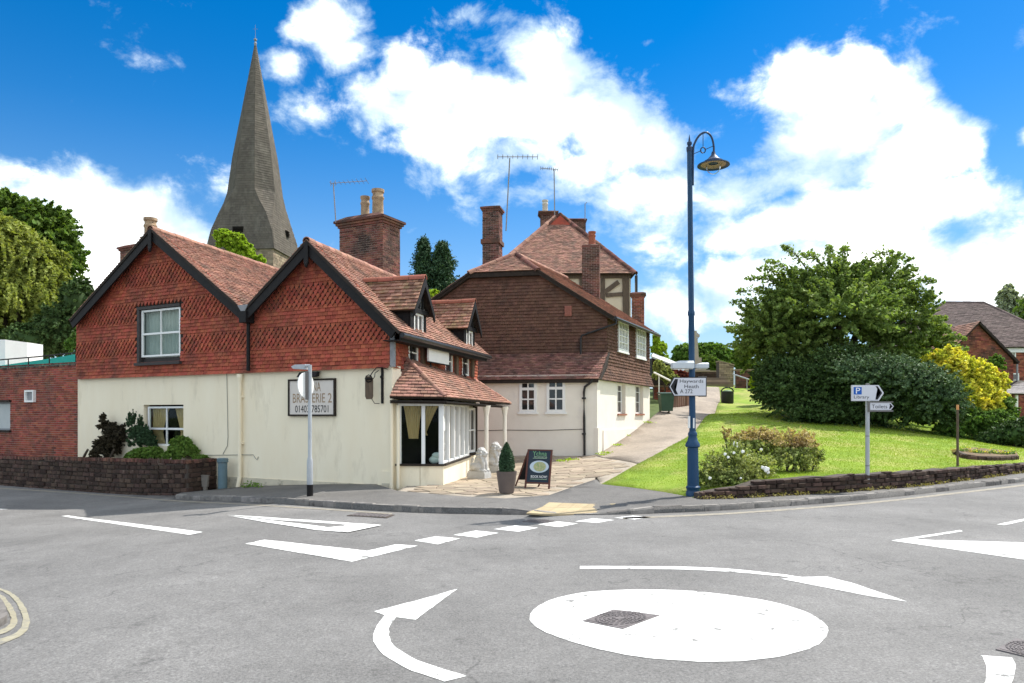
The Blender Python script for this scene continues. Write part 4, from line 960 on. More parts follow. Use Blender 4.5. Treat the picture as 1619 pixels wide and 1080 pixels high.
# pipes and cables on the cream wall
cpx = F1.pix(383, 600)[0]
mb = MB(); mb.lathe([(.05, 2.72), (.085, 2.86), (.085, 2.95)], F1.p(cpx, 0, .09), 10); mb.tube([F1.p(cpx, 2.75, .09), F1.p(cpx, .1, .09)], .052, 10)
for z in (2.3, 1.0): mb.obox(F1, cpx - .07, cpx + .07, z, z + .05, 0, .1)
mb.tube([F1.p(cpx, .1, .09), F1.p(cpx, -.1, .13), F1.p(cpx, -.22, .16)], .056, 10); build('downpipe', mb, M_plaster, house)
mb = MB(); c1 = [F1.pix(x, y) for x, y in ((359, 588), (360, 640), (361, 690), (360, 705), (353, 718))]; mb.tube([F1.p(a, b, .012) for a, b in c1], .009, 5)
c2 = [F1.pix(x, y) for x, y in ((310, 720), (345, 719.5), (380, 719), (401, 719), (404, 724), (407, 727), (409, 722))]; mb.tube([F1.p(a, b, .014) for a, b in c2], .009, 5); build('cable', mb, mat('grey_cable', (.3, .29, .25), rough=.8), house)
mb = MB(); mb.tube([F1.p(-.1, 2.3, .02), F1.p(-.07, 2.16, .05), F1.p(-.06, 2.05, .05), F1.p(-.06, -.02, .05)], .045, 8); mb.tube([F1.p(-.2, 2.05, -.03), F1.p(-.2, .0, -.03)], .04, 8); build('downpipe', mb, M_plaster, house)

# ------------------------------------------------------------------ the tile-hung house at the path
C0 = V3((3.05, 26.5, 0)); UB1 = V3((-.98, .2, 0)).normalized(); UB2 = V3((.43, .903, 0)).normalized()
G1 = Fr(C0, UB1, -1); G2 = Fr(C0, UB2, 1)
bh = thing('tiled_house', 'house with dark brown hung tiles above white rendered walls beside the rising path', 'house', (C0.x, C0.y, .2))
SB = 1.34; Fu = Fr(C0 + UB2 * SB, UB1, -1)                              # the upper front stands back behind a skirt roof
lw = [G1.rect(823, 602, 847, 652), G1.rect(866, 600.5, 892, 652)]
rw = [G2.rect(976, 607, 989, 655), G2.rect(1004.5, 609, 1017, 655)]
mb = MB(); skin(mb, G1, [[(0, -.4), (7.2, -.4), (7.2, 3.3), (0, 3.3)]], lw, depth=.12)
skin(mb, G2, [[(.36, -.4), (7.6, -.4), (7.6, 3.3), (.36, 3.3)]], rw, depth=.25)
skin(mb, Fr(G2.p(7.6, 0), UB1, -1), [[(0, -.4), (7.2, -.4), (7.2, 5.5), (0, 5.5)]], [])
skin(mb, Fr(G1.p(7.2, 0), UB2, 1), [[(0, -.4), (7.6, -.4), (7.6, 5.5), (0, 5.5)]], [])
build('wall', mb, M_white_rend, bh)
mb = MB(); mb.obox(G2, .0, .36, 1.35, 3.3, -.28, .05); mb.obox(G2, -.02, .40, -.3, 1.35, -.3, .10); mb.obox(G2, .80, 7.6, -.3, 1.25, -.1, .04); build('corner_pier', mb, M_white_rend, bh)
mb = MB(); yl = [G1.pix(x, y) for x, y in ((752, 681), (800, 680), (860, 680.5), (925, 678.5))]; mb.tube([G1.p(a, b, .012) for a, b in yl], .01, 5); build('cable', mb, M_darkwood, bh)
for r_ in lw:
    w_ = window(bh, G1, (r_[0] - .04, r_[1] + .04, r_[2], r_[3]), -.03, 2, 3, fw=.10, bw=.05, depth=.07, splits=[.8, 1.5, 1.5], thick_rows=(1,), sill=.09)
for r_ in rw: window(bh, G2, (r_[0] + .05, r_[1] - .05, r_[2] + .02, r_[3]), -.2, 2, 3, fw=.07, bw=.03, depth=.06, splits=[.8, 1.5, 1.5], sill=.27, sillm=mat('clay_sill', (.30, .13, .08), rough=.9) if 'clay_sill' not in MATS else MATS['clay_sill'])
# upper front with its gable outline
gu = [Fu.pix(x, y) for x, y in ((961, 505), (961, 566))]; u0 = 0.0
evz = 5.76; sl_ = .68; uH0 = Fu.pix(855, 428)[0]; zH = Fu.pix(855, 428)[1]; uH1 = Fu.pix(744, 437)[0]; sl_ = (zH - evz) / uH0; uW = uH1 + (zH - evz) / sl_
poly = [(0, 4.0), (uW, 4.0), (uW, evz), (uH1, zH), (uH0, zH), (0, evz)]
vent = Fu.rect(893, 484, 904, 500)
mb = MB(); skin(mb, Fu, [ccw(poly)], []); build('gable_wall', mb, M_darkwood, bh)
tiling('hung_tiles', Fu, [poly], .17, .125, .034, M_browntile, bh, n0=.006, seed=51, jit=.006, gap=.004)
mb = MB(); mb.obox(Fu, vent[0], vent[1], vent[2], vent[3], .02, .07)
for k in range(4): mb.obox(Fu, vent[0] + .03 + .06 * k, vent[0] + .06 + .06 * k, vent[2] + .03, vent[3] - .03, .07, .085)
build('vent', mb, mat('terracotta_vent', (.30, .12, .09), rough=.9), bh)
uwn = [G2.rect(976.5, 508, 992, 556), G2.rect(1005, 519, 1019.5, 566)]
side = [(SB, 3.25), (7.6, 3.25), (7.6, evz), (SB, evz)]
mb = MB(); skin(mb, G2, [side], uwn, n=-.02, depth=.1); build('side_wall', mb, M_darkwood, bh)
tiling('hung_tiles', G2, [side], .17, .125, .034, M_browntile, bh, holes=uwn, n0=-.01, seed=52, jit=.008, gap=.007)
for r_ in uwn: window(bh, G2, r_, -.03, 3, 4, fw=.09, bw=.03, depth=.09, sill=.1, pane=M_net)
# skirt roof along the front and kicked foot along the side
s0, s1, s2, s3 = G1.p(-.12, 3.13, .18), G1.p(7.3, 3.13, .18), Fu.p(7.3, 4.2, .02), Fu.p(-.02, 4.2, .02)
roof(bh, [s0, s1, s2, s3], mat('skirt_roof_tile', (.26, .125, .098), (.18, .09, .072), scale=1.2, rough=.9, bump=.4, bscale=40, island=.4, c3=(.13, .085, .07), s3=1.4, t3=.58), name='skirt_roof', seed=53)
k0, k1, k2, k3 = G2.p(-.0, 3.12, .16), G2.p(7.7, 3.12, .16), G2.p(7.65, 3.62, .02), G2.p(SB - .3, 3.62, .02)
roof(bh, [k0, k1, k2, k3], M_browntile, name='skirt_roof', seed=54)
roof(bh, [G2.p(-.02, 3.12, .16), G2.p(SB - .28, 3.62, .02), s3 + V3((0.02, 0, 0))], M_browntile, name='skirt_roof', seed=55)
mb = MB(); mb.obox(G1, -.1, 7.3, 3.0, 3.10, .02, .17); build('soffit_beam', mb, M_darkwood, bh)
# main roof with a half hip to the front
uR = (uH0 + uH1) / 2; hip_s = .95; zR = zH + (uR - uH0) * sl_
Q = lambda u, s_, z: C0 + UB1 * u + UB2 * (SB + s_) + V3((0, 0, z))
eo = .32; fo = -.22
r1, FM = roof(bh, [Q(-eo, fo, evz - eo * sl_), Q(-eo, 6.6, evz - eo * sl_), Q(uR, 6.6, zR), Q(uR, hip_s, zR), Q(uH0, fo, zH)], M_roof, seed=56)
roof(bh, [Q(uW + eo, fo, evz - eo * sl_), Q(uW + eo, 6.6, evz - eo * sl_), Q(uR, 6.6, zR), Q(uR, hip_s, zR), Q(uH1, fo, zH)], M_roof, seed=57)
r3, _ = roof(bh, [Q(uH0, fo, zH), Q(uH1, fo, zH), Q(uR, hip_s, zR)], M_roof, seed=58)
ridge(r3, Q(uH0, fo, zH + .02), Q(uR, hip_s, zR + .04), M_brick_dark, r=.13, step=.3); ridge(r3, Q(uH1, fo, zH + .02), Q(uR, hip_s, zR + .04), M_roof, r=.13, step=.3); ridge(r1, Q(uR, hip_s, zR + .03), Q(uR, 6.6, zR + .03), M_roof)
mb = MB()
for ua, za, ub, zb in ((-eo, evz - eo * sl_, uH0, zH), (uW + eo, evz - eo * sl_, uH1, zH), (uH0, zH, uH1, zH)):
    mb.prism([Q(ua, fo + .03, za - .05), Q(ub, fo + .03, zb - .05), Q(ub, fo + .03, zb - .20), Q(ua, fo + .03, za - .20)], UB2 * .18)
build('verge_board', mb, M_darkwood, bh)
ge = Q(-eo - .05, 0, evz - eo * sl_ - .07)
mb = MB(); mb.tube([ge + UB2 * -.2, ge + UB2 * 6.6], .065, 8); build('gutter', mb, M_gutter, bh)
g0 = ge + UB2 * -.1
mb = MB(); mb.tube([g0, g0 + V3((0, 0, -.2)), Fu.p(.35, 5.05, .1), Fu.p(.95, 4.86, .1), Fu.p(1.0, 4.75, .1), Fu.p(1.0, 4.12, .1)], .038, 8); build('downpipe', mb, M_gutter, bh)
dp = [G1.pix(x, y) for x, y in ((938, 600), (936, 604), (925, 612), (923.5, 620), (924, 660), (924.5, 720))]
mb = MB(); mb.tube([G1.p(a, b, .16 if i < 2 else .08) for i, (a, b) in enumerate(dp)], .045, 8)
for z in (2.4, 1.1): mb.obox(G1, dp[3][0] - .07, dp[3][0] + .07, z, z + .06, .0, .13)
build('downpipe', mb, M_gutter, bh)
# chimneys of this house
def stack(house_, px0, px1, ytop, zbase, Y, U, depth, m, seed, band=None, caps=2, d=.045, gap_side=None):
    p = P(px1, HY, Y); F = Fr((p.x, p.y, 0), U, -1 if U[0] < 0 else 1)
    w = F.pix(px0, ytop)[0]; zt = F.pix((px0 + px1) / 2, ytop)[1]; z1 = zt - .075 * caps - .05
    brickbox(house_, F, 0, w, zbase, z1, -depth, 0, m, seed=seed); chimney_cap(house_, F, 0, w, z1, -depth, 0, steps=caps, d=d, top=.06)
    if band: mb = MB(); zb = F.pix(px0, band)[1]; mb.obox(F, -.07, w + .07, zb - .09, zb + .09, -depth - .07, .07); build('chimney_band', mb, M_brick_dark, house_)
    return F, w, z1 + .075 * caps + .05
stack(bh, 763, 788, 325, 6.3, 30.5, UB1, .75, M_chim, 61, band=382)
Fk, wk, zk = stack(bh, 920.5, 947, 386, 5.4, 32.3, UB1, .55, M_brick_dark, 62, caps=1, d=.02); pot(bh, Fk.p(wk * .45, zk, -.3), .17, .62, M_potred)
stack(bh, 999, 1018, 462, 4.9, 35.0, UB1, .5, M_brick, 63, caps=2, d=.05)

# ------------------------------------------------------------------ timber framed house behind
YR = 38.0; FR = facing(YR); rh = thing('timber_framed_house', 'tall timber framed house with steep hipped tile roof rising behind the brown tiled house', 'house', (3, YR, 2.5))
xl, xr = P(772, HY, YR).x, P(1001, HY, YR).x; ze = P(900, 434, YR).z; dep = 7.0
ap = P(884, 343, YR + dep / 2)
M_infill = mat('cream_infill', (.60, .50, .36), (.68, .58, .43), scale=2, rough=.9)
mb = MB(); wx1 = P(997, HY, YR).x; mb.box(xl + .3, wx1, YR + .02, YR + dep, 1.5, ze + .05); build('wall', mb, M_infill, rh)
mb = MB(); mb.box(wx1 - .02, wx1 + .03, YR + .08, YR + .5, 2.5, ze - .2); build('corner_board', mb, M_white, rh)
def timber(a, b, w, n=.06):
    a, b = V3(a), V3(b); d = V3((b.x - a.x, b.y - a.y)).normalized(); pn = V3((-d.y, d.x)) * (w / 2)
    mb = MB(); mb.prism([FR.p(*((V3((a.x, a.y)) + pn)[:2]), 0), FR.p(*((V3((b.x, b.y)) + pn)[:2]), 0), FR.p(*((V3((b.x, b.y)) - pn)[:2]), 0), FR.p(*((V3((a.x, a.y)) - pn)[:2]), 0)], FR.N * n); build('timber_beam', mb, M_wood, rh)
px2 = lambda x, y: FR.pix(x, y)
timber(px2(989, 432), px2(990, 505), .34, .07); timber(px2(953, 434), px2(953, 500), .22); timber(px2(919, 434), px2(919, 480), .2, .055); timber(px2(880, 434), px2(880, 470), .2, .055)
timber(px2(945, 470), px2(978, 446), .24, .05); timber(px2(958, 467), px2(985, 465), .2, .048); timber(px2(860, 436.5), px2(997, 435.5), .28, .08)
er = .35
e_l, e_r, e_rb, e_lb = V3((xl, YR - er, ze)), V3((xr + .1, YR - er, ze)), V3((xr + .1, YR + dep, ze)), V3((xl, YR + dep, ze))
apL_, apR_ = ap + V3((-.25, 0, 0)), ap + V3((.25, 0, 0))
def hipf(pts, seed):
    return roof(rh, pts, M_roof, seed=seed, th=.12)
o1, _ = hipf([e_l, e_r, apR_, apL_], 71); hipf([e_r, e_rb, apR_], 72); hipf([e_rb, e_lb, apL_, apR_], 73); hipf([e_lb, e_l, apL_], 74)
ridge(o1, e_r + V3((0, 0, .03)), apR_ + V3((0, 0, .03)), M_brick_dark, r=.17, step=.35); ridge(o1, e_l + V3((0, 0, .03)), apL_ + V3((0, 0, .03)), M_roof, r=.15, step=.35)
# little gablet on the apex
g_ = P(886, 337, YR + 2.9); mb = MB(); mb.prism([g_ + V3((-.9, 0, -.85)), g_ + V3((.9, 0, -.85)), g_], (0, .9, 0)); build('gablet', mb, M_hung, rh)
ridge(o1, g_ + V3((-.95, .1, -.86)), g_ + V3((0, .1, .04)), M_brick_dark, r=.12, step=.3); ridge(o1, g_ + V3((.95, .1, -.86)), g_ + V3((0, .1, .04)), M_brick_dark, r=.12, step=.3)
XU = (-1, 0.0, 0)
Fq, wq, zq = stack(rh, 855, 879, 333, 10.5, 43, XU, .7, M_brick_dark, 75, caps=3, d=.05); pot(rh, Fq.p(wq * .7, zq - .05, -.3), .18, .75, mat('pale_pot', (.6, .56, .48), rough=.9))
stack(rh, 897, 926, 345, 10.0, 43.5, XU, .7, M_brick_dark, 76, caps=2, d=.04)
mb = MB(); mb.box(P(1003, HY, YR).x, P(1003, HY, YR).x + .12, YR - .3, YR - .1, ze - 1.8, ze - .1); build('gutter', mb, M_gutter, rh)

# ------------------------------------------------------------------ church with shingled broach spire
ch = thing('church', 'stone church tower with tall grey shingled broach spire behind the cottage', 'church', (-22.9, 70, 3))
P0 = V3((433 - CX, 0, 0)) * (70 / FPX) + V3((0, 70, 0)); th_ = R(5); ua, ub_ = V3((-math.cos(th_), math.sin(th_), 0)), V3((math.sin(th_), math.cos(th_), 0)); SL = 6.75
cen = P0 + ua * SL / 2 + ub_ * SL / 2; zE_ = EH + (HY - 393) / FPX * 70; zTip = P(405, 62, 73.4).z
def ring(k, z, half, cham):
    """square of half side `half` with corners cut by cham (0..1): 8 points"""
    out = []
    for sx, sy in ((-1, -1), (1, -1), (1, 1), (-1, 1)):
        c = half * (1 - cham * .5858)
        a = [(sx * c, sy * half), (sx * half, sy * c)]
        if sx * sy > 0: a = a
        else: a = [a[1], a[0]]
        if (sx, sy) in ((1, -1), (-1, 1)): a = [(sx * c, sy * half), (sx * half, sy * c)]
        else: a = [(sx * half, sy * c), (sx * c, sy * half)]
        out += a
    return [cen + (-ua) * x + ub_ * y + V3((0, 0, z)) for x, y in out]
def at_edge(t): return
zy = lambda y: EH + (HY - y) / FPX * 73.4
prof = [(0, zE_, 3.44, 0.0), (1, zy(374), 3.12, .05), (2, zy(346), 2.76, .30), (3, zy(326), 2.58, .70), (4, zy(308), 2.46, 1.0), (5, zy(250), 2.00, 1.0), (6, zy(200), 1.46, 1.0), (7, zy(117), .57, 1.0), (8, zTip - .4, .06, 1.0)]
faces_ = []
rings = [ring(*p_) for p_ in prof]
mb = MB(); mb.add([p for r_ in rings for p in r_], [(i * 8 + j, i * 8 + (j + 1) % 8, (i + 1) * 8 + (j + 1) % 8, (i + 1) * 8 + j) for i in range(len(rings) - 1) for j in range(8)] + [tuple(range(7, -1, -1))])
sp = build('spire', mb, M_shingle, ch)
def shingles():
    mb = MB(); r = random.Random(9)
    for i in range(len(rings) - 1):
        for j in range(8):
            a, b, c, d = rings[i][j], rings[i][(j + 1) % 8], rings[i + 1][(j + 1) % 8], rings[i + 1][j]
            nm = (b - a + c - d).cross(d - a + c - b)
            if nm.length < 1e-6: continue
            nm.normalize()
            if nm.dot((a + c) / 2 - cen) < 0: nm = -nm
            if nm.y > .45: continue
            h = ((d + c) / 2 - (a + b) / 2).length; k = max(1, int(h / .24))
            for q in range(k):
                t0, t1 = q / k, (q + 1.08) / k; l, m_ = a.lerp(d, t0), b.lerp(c, t0); l2, m2 = a.lerp(d, t1), b.lerp(c, t1); wd = (m_ - l).length; nn = max(1, int(wd / .3)); st_ = (q % 2) * .5
                for e in range(nn + 1):
                    f0, f1 = max(0, (e - st_) / nn), min(1, (e + 1 - st_) / nn - .012)
                    if f1 <= f0 + .01: continue
                    n0 = .032 + r.uniform(-.006, .006)
                    w0, w1, w2, w3 = l.lerp(m_, f0) + nm * n0, l.lerp(m_, f1) + nm * n0, l2.lerp(m2, min(f1, 1)) + nm * .012, l2.lerp(m2, f0) + nm * .012
                    mb.add([w0, w1, w2, w3, w0 - nm * .03, w1 - nm * .03], [(0, 1, 2, 3), (0, 4, 5, 1)])
    build('shingles', mb, M_shingle, sp, kind='stuff')
shingles()
mb = MB(); mb.prism([P0 + ua * .12 + ub_ * .12 + V3((0, 0, 2)), P0 + ua * (SL - .12) + ub_ * .12 + V3((0, 0, 2)), P0 + ua * (SL - .12) + ub_ * (SL - .12) + V3((0, 0, 2)), P0 + ua * .12 + ub_ * (SL - .12) + V3((0, 0, 2))], (0, 0, zE_ - 2 + .05)); tw = build('tower', mb, M_mortar, ch)
Ft1, Ft2 = Fr(P0 + ub_ * .12 + ua * .12, ua, -1), Fr(P0 - ua * -.12 + ub_ * .12, ub_, 1)
for f, sd in ((Ft1, 1), (Ft2, 2)): tiling('stones', f, [[(0, zE_ - 5), (SL - .24, zE_ - 5), (SL - .24, zE_), (0, zE_)]], .55, .28, .03, M_oldstone, tw, lap=False, brick=True, gap=.03, jit=.015, seed=80 + sd)
for f, x, y, w_, h_ in ((Fr(rings[0][0] * 1, ua, -1), 376, 363, .95, .62), (None, 455, 370, .55, .6)):
    if f: Fl = Fr(cen - ub_ * 3.17, ua, -1)
    else: Fl = Fr(cen - ua * 3.17, ub_, 1)
    u_, v_ = Fl.pix(x, y)
    for k in range(4):
        mb = MB(); mb.prism([Fl.p(u_ - w_ / 2, v_ - h_ / 2 + k * h_ / 4, .16), Fl.p(u_ + w_ / 2, v_ - h_ / 2 + k * h_ / 4, .16), Fl.p(u_ + w_ / 2, v_ - h_ / 2 + (k + .8) * h_ / 4, -.25), Fl.p(u_ - w_ / 2, v_ - h_ / 2 + (k + .8) * h_ / 4, -.25)], (0, 0, .03)); build('louvre_slat', mb, M_darkwood, sp)
    mb = MB(); mb.obox(Fl, u_ - w_ / 2 - .06, u_ + w_ / 2 + .06, v_ - h_ / 2, v_ + h_ / 2, -.4, .02); build('louvre_opening', mb, M_unlit, sp)
mb = MB(); tp = V3((cen.x, cen.y, zTip - .6)); mb.lathe([(.10, 0), (.14, .3), (.05, .5), (.16, .62), (.16, .74), (.02, .85), (.012, 2.2)], tp, 8); mb.box(tp.x - .25, tp.x + .25, tp.y - .012, tp.y + .012, tp.z + 1.75, tp.z + 1.775); build('weather_vane', mb, M_lead, ch)

# ------------------------------------------------------------------ brick outbuilding joined to the cottage
ob = thing('brick_outbuilding', 'low red brick building with flat roof beside the cottage and its planter wall', 'building', tuple(F1.p(14.8, 0, 0)))
o_top = F1.pix(60, 576)[1]; F1b = Fr(F1.p(0, 0, -.02), U1, -1)
hat = F1b.rect(-30, 636, 16, 680); UO = 26
topz = [(12.62, 3.52), (13.6, 3.55), (UO, 3.45)]
mb = MB(); skin(mb, F1b, [[(12.62, -1.3), (UO, -1.3), (UO, 3.42), (12.62, 3.48)]], [hat], n=-.012, depth=.14); skin(mb, Fr(F1b.p(12.62, 0, -.3), U1, -1), [[(0, -1.3), (UO - 12.62, -1.3), (UO - 12.62, 3.42), (0, 3.48)]], [])
mb.poly([F1b.p(12.62, 3.48, -.012), F1b.p(UO, 3.42, -.012), F1b.p(UO, 3.42, -.3), F1b.p(12.62, 3.48, -.3)]); mb.poly([F1b.p(12.62, 2.9, -.3), F1b.p(UO, 2.9, -.3), F1b.p(UO, 2.9, -6), F1b.p(12.62, 2.9, -6)]); mb.poly([F1b.p(12.62, -1.3, -6), F1b.p(UO, -1.3, -6), F1b.p(UO, 2.9, -6), F1b.p(12.62, 2.9, -6)])
build('wall', mb, M_mortar, ob)
M_oldbrick = mat('old_red_brick', (.32, .085, .052), (.23, .065, .045), scale=1.3, rough=.92, bump=.5, bscale=60, island=.35, c3=(.085, .05, .04), s3=1.0, t3=.56)
tiling('bricks', F1b, [[(12.62, -1.3), (19, -1.3), (19, 3.42), (12.62, 3.42)]], .225, .075, .012, M_oldbrick, ob, holes=[hat], n0=-.012, lap=False, brick=True, gap=.011, jit=.004, indiv=300, seed=91, one='brick')
tiling('coping_bricks', F1b, [[(12.62, 3.42), (19, 3.42), (19, 3.56), (12.62, 3.56)]], .112, .14, .02, M_brick_dark, ob, n0=-.012, lap=False, brick=True, gap=.012, jit=.012, seed=92)
window(ob, F1b, hat, -.12, 1, 1, fw=.06, pane=mat('frosted_pane', (.42, .45, .45), (.5, .52, .52), scale=2, rough=.3), frame=mat('grey_frame', (.24, .25, .26), rough=.6), depth=.06)
mb = MB(); mb.obox(F1b, hat[0] - .08, hat[1], hat[3], hat[3] + .07, -.02, .09); mb.obox(F1b, hat[0] - .08, hat[1], hat[2] - .06, hat[2], -.1, .08); build('window_surround', mb, M_darkwood, ob)
vn_ = F1b.rect(43, 617, 57, 636)
vt = MB(); vt.obox(F1b, vn_[0], vn_[1], vn_[2], vn_[2] + .06, 0, .1); vt.obox(F1b, vn_[0], vn_[1], vn_[3] - .06, vn_[3], 0, .1); vt.obox(F1b, vn_[0], vn_[0] + .06, vn_[2] + .06, vn_[3] - .06, 0, .1); vt.obox(F1b, vn_[1] - .06, vn_[1], vn_[2] + .06, vn_[3] - .06, 0, .1); vt.obox(F1b, vn_[0] + .06, vn_[1] - .06, vn_[2] + .06, vn_[3] - .06, 0, .03, 1); build('vent', vt, [M_white, M_lead], ob)
# handrail on the roof edge and the turquoise awning behind it
rail = thing('roof_handrail', 'thin black metal handrail along the brick parapet in front of the turquoise sheet', 'handrail', tuple(F1b.p(15, 3.45, -.5)))
rl_ = [F1b.pix(x, y, -.5) for x, y in ((133, 558), (120, 557.5), (60, 564), (0, 569), (-40, 572))]
mb = MB(); mb.tube([F1b.p(a, b, -.5) for a, b in rl_], .025, 6); build('rail', mb, M_black, rail)
for x in (13, 45, 78, 120):
    a, b = F1b.pix(x, 566, -.5); top = np.interp(-x, [-133, -120, -60, 0, 40], [r_[1] for r_ in rl_]); mb = MB(); mb.tube([F1b.p(a, top, -.5), F1b.p(a, 2.9, -.5)], .02, 6); build('post', mb, M_black, rail)
M_turq = mat('turquoise_sheet', (.0, .30, .25), (.005, .36, .30), scale=2, rough=.5)
pts = [F1b.pix(x, y, -1.2) for x, y in ((133, 558), (119, 560), (85, 566), (50, 571), (0, 578), (-40, 582))]
mb = MB()
for i in range(len(pts) - 1): mb.prism([F1b.p(pts[i][0], pts[i][1], -1.2), F1b.p(pts[i + 1][0], pts[i + 1][1], -1.2), F1b.p(pts[i + 1][0], 2.9, -1.2), F1b.p(pts[i][0], 2.9, -1.2)], F1b.N * -.03)
tag(build('awning_sheet', mb, M_turq, loc=tuple(F1b.p(15, 3, -1.2))), 'turquoise sheet stretched behind the black handrail on the brick parapet', 'awning')
fb = facing(29.0); wb = fb.rect(-40, 537, 27, 580)
mb = MB(); mb.obox(fb, wb[0], fb.pix(8, 560)[0], 2.0, wb[3], -1.5, 0); mb.prism([fb.p(fb.pix(8, 560)[0], 2.0, 0), fb.p(wb[1], 2.0, -.6), fb.p(wb[1], wb[3] - .05, -.6), fb.p(fb.pix(8, 560)[0], wb[3], 0)], fb.N * -1.0); tag(build('white_shed', mb, M_white, loc=(wb[0], 29, 2.2)), 'white painted block standing behind the turquoise sheet under the trees', 'shed')

# ------------------------------------------------------------------ brick house beyond the yellow shrub
YH = 44.0; FH = facing(YH); hh = thing('brick_house', 'red brick house with grey brown tiled roof behind the yellow shrub', 'house', (34, YH, 1))
M_slate = mat('grey_brown_tile', (.125, .092, .085), (.095, .07, .066), scale=1, rough=.9, island=.3, bump=.3, bscale=30)
eh = P(1590, 549, YH).z; xL, xR = P(1440, HY, YH).x, P(1700, HY, YH).x
rzp = P(1555, 478, YH + 4.5); rzl = P(1490, 478, YH + 4.5)
rf, _ = roof(hh, [(xL, YH - .3, eh), (xR, YH - .3, eh), tuple(rzp), tuple(rzl)], M_slate, th=.16, tw=.25, seed=101); roof(hh, [(xR, YH - .3, eh), (xR, YH + 9.3, eh), tuple(rzp)], M_slate, th=.16, tw=.25, seed=102); roof(hh, [(xL, YH - .3, eh), (xL, YH + 9.3, eh), tuple(rzl)], M_slate, th=.16, tw=.25, seed=103)
roof(hh, [(xL, YH + 9.3, eh), (xR, YH + 9.3, eh), tuple(rzp), tuple(rzl)], M_slate, th=.3, tw=.5, seed=104)
ridge(rf, rzl, rzp, M_slate, r=.15, step=.45); ridge(rf, rzp, (xR, YH - .3, eh + .03), M_slate, r=.15, step=.45)
wn = FH.rect(1583, 552, 1606, 568); wn2 = FH.rect(1597, 590, 1611, 612)
mb = MB(); skin(mb, FH, [[(xL + .2, 0), (xR - .2, 0), (xR - .2, eh + .1), (xL + .2, eh + .1)]], [wn, wn2], depth=.12); mb.box(xL + .2, xR - .2, YH + 8.9, YH + 9, 0, eh); mb.box(xL + .2, xL + .3, YH + .01, YH + 8.9, 0, eh); mb.box(xR - .3, xR - .2, YH + .01, YH + 8.9, 0, eh); build('wall', mb, M_brick, hh)
tiling('bricks', FH, [[(P(1575, HY, YH).x, 1.5), (xR - .2, 1.5), (xR - .2, eh - .3), (P(1575, HY, YH).x, eh - .3)]], .225, .075, .008, M_brick, hh, holes=[wn, wn2], lap=False, brick=True, gap=.012, seed=105)
window(hh, FH, wn, -.06, 3, 1, fw=.07, bw=.05, pane=M_net, depth=.08); window(hh, FH, wn2, -.06, 1, 2, fw=.08, bw=.05, depth=.08)
mb = MB(); mb.box(P(1575, HY, YH).x, xR, YH - .12, YH + .02, eh - .32, eh - .03); build('fascia', mb, M_white, hh)
# wing with its gable towards us
YW = 41.0; FW = facing(YW); a0, a1, a2 = FW.pix(1546, 512), FW.pix(1609, 573), FW.pix(1500, 556)
mb = MB(); skin(mb, FW, [ccw([(a2[0], 0), (a1[0] - .25, 0), (a1[0] - .25, a1[1] + .1), a0, (a2[0], a2[1])])], []); mb.prism([FW.p(a1[0] - .25, 0, 0), FW.p(a1[0] - .25, a1[1], 0), FW.p(a1[0] - .25, a1[1], -3), FW.p(a1[0] - .25, 0, -3)], (-.1, 0, 0)); wg = build('wing_wall', mb, M_mortar_dark, hh)
tiling('bricks', FW, [ccw([(a2[0], .5), (a1[0] - .25, .5), (a1[0] - .25, a1[1] + .1), (a0[0], a0[1] - .05), (a2[0], a2[1])])], .225, .075, .01, M_brick, wg, lap=False, brick=True, gap=.01, seed=106)
roof(hh, [FW.p(a1[0], a1[1], .2), FW.p(a1[0], a1[1], -3.2), FW.p(a0[0], a0[1] + .12, -3.2), FW.p(a0[0], a0[1] + .12, .2)], M_slate, seed=107, th=.16, tw=.25, slab=.12); roof(hh, [FW.p(a2[0], a2[1], .2), FW.p(a2[0], a2[1], -3.2), FW.p(a0[0], a0[1] + .12, -3.2), FW.p(a0[0], a0[1] + .12, .2)], M_roof, seed=108, th=.16, tw=.25)
mb = MB(); mb.tube([FW.p(a1[0] - .1, a1[1] - .1, .1), FW.p(a1[0] - .1, 1.5, .1)], .05, 6); build('downpipe', mb, M_lead, hh)
# porch roof with posts
p_a, p_b, p_c = P(1573, 622, 39), P(1700, 623, 39), P(1640, 603, 41); p_d = P(1586, 600, 41)
roof(hh, [p_a, p_b, p_c, p_d], mat('porch_slate', (.34, .31, .31), (.28, .26, .26), scale=1, rough=.8), th=.2, tw=.3, seed=109, name='porch_roof')
for x in (1597, 1607):
    p = P(x, HY, 39.2); mb = MB(); mb.tube([(p.x, p.y, 0), (p.x, p.y, P(x, 622, 39).z)], .08, 6); build('porch_post', mb, M_darkwood if x < 1600 else M_white, hh)
# ------------------------------------------------------------------ signs and fittings on the houses
M_signboard = mat('sign_board_cream', (.66, .60, .54), (.70, .64, .58), scale=2, rough=.7)
M_gold = mat('sign_lettering_gold', (.30, .20, .12), (.36, .25, .15), scale=8, rough=.6)
M_ink = mat('sign_black', (.02, .02, .022), rough=.6)
rs = F1.rect(456, 599, 530, 658, .05)
sg = thing('restaurant_sign', 'framed cream wall sign with brasserie name and telephone number behind the grey post', 'sign', tuple(F1.p(rs[0], rs[2], .05)))
mb = MB(); mb.obox(F1, rs[0] + .03, rs[1] - .03, rs[2] + .03, rs[3] - .03, .01, .05); build('board', mb, M_signboard, sg)
mb = MB()
for r_ in ((rs[0], rs[1], rs[2], rs[2] + .045), (rs[0], rs[1], rs[3] - .045, rs[3]), (rs[0], rs[0] + .045, rs[2] + .045, rs[3] - .045), (rs[1] - .045, rs[1], rs[2] + .045, rs[3] - .045)): mb.obox(F1, *r_, .005, .075)
build('frame', mb, M_darkwood, sg)
Fs = Fr(F1.p(rs[1], rs[2], 0), -U1, 1); W_, H_ = rs[1] - rs[0], rs[3] - rs[2]
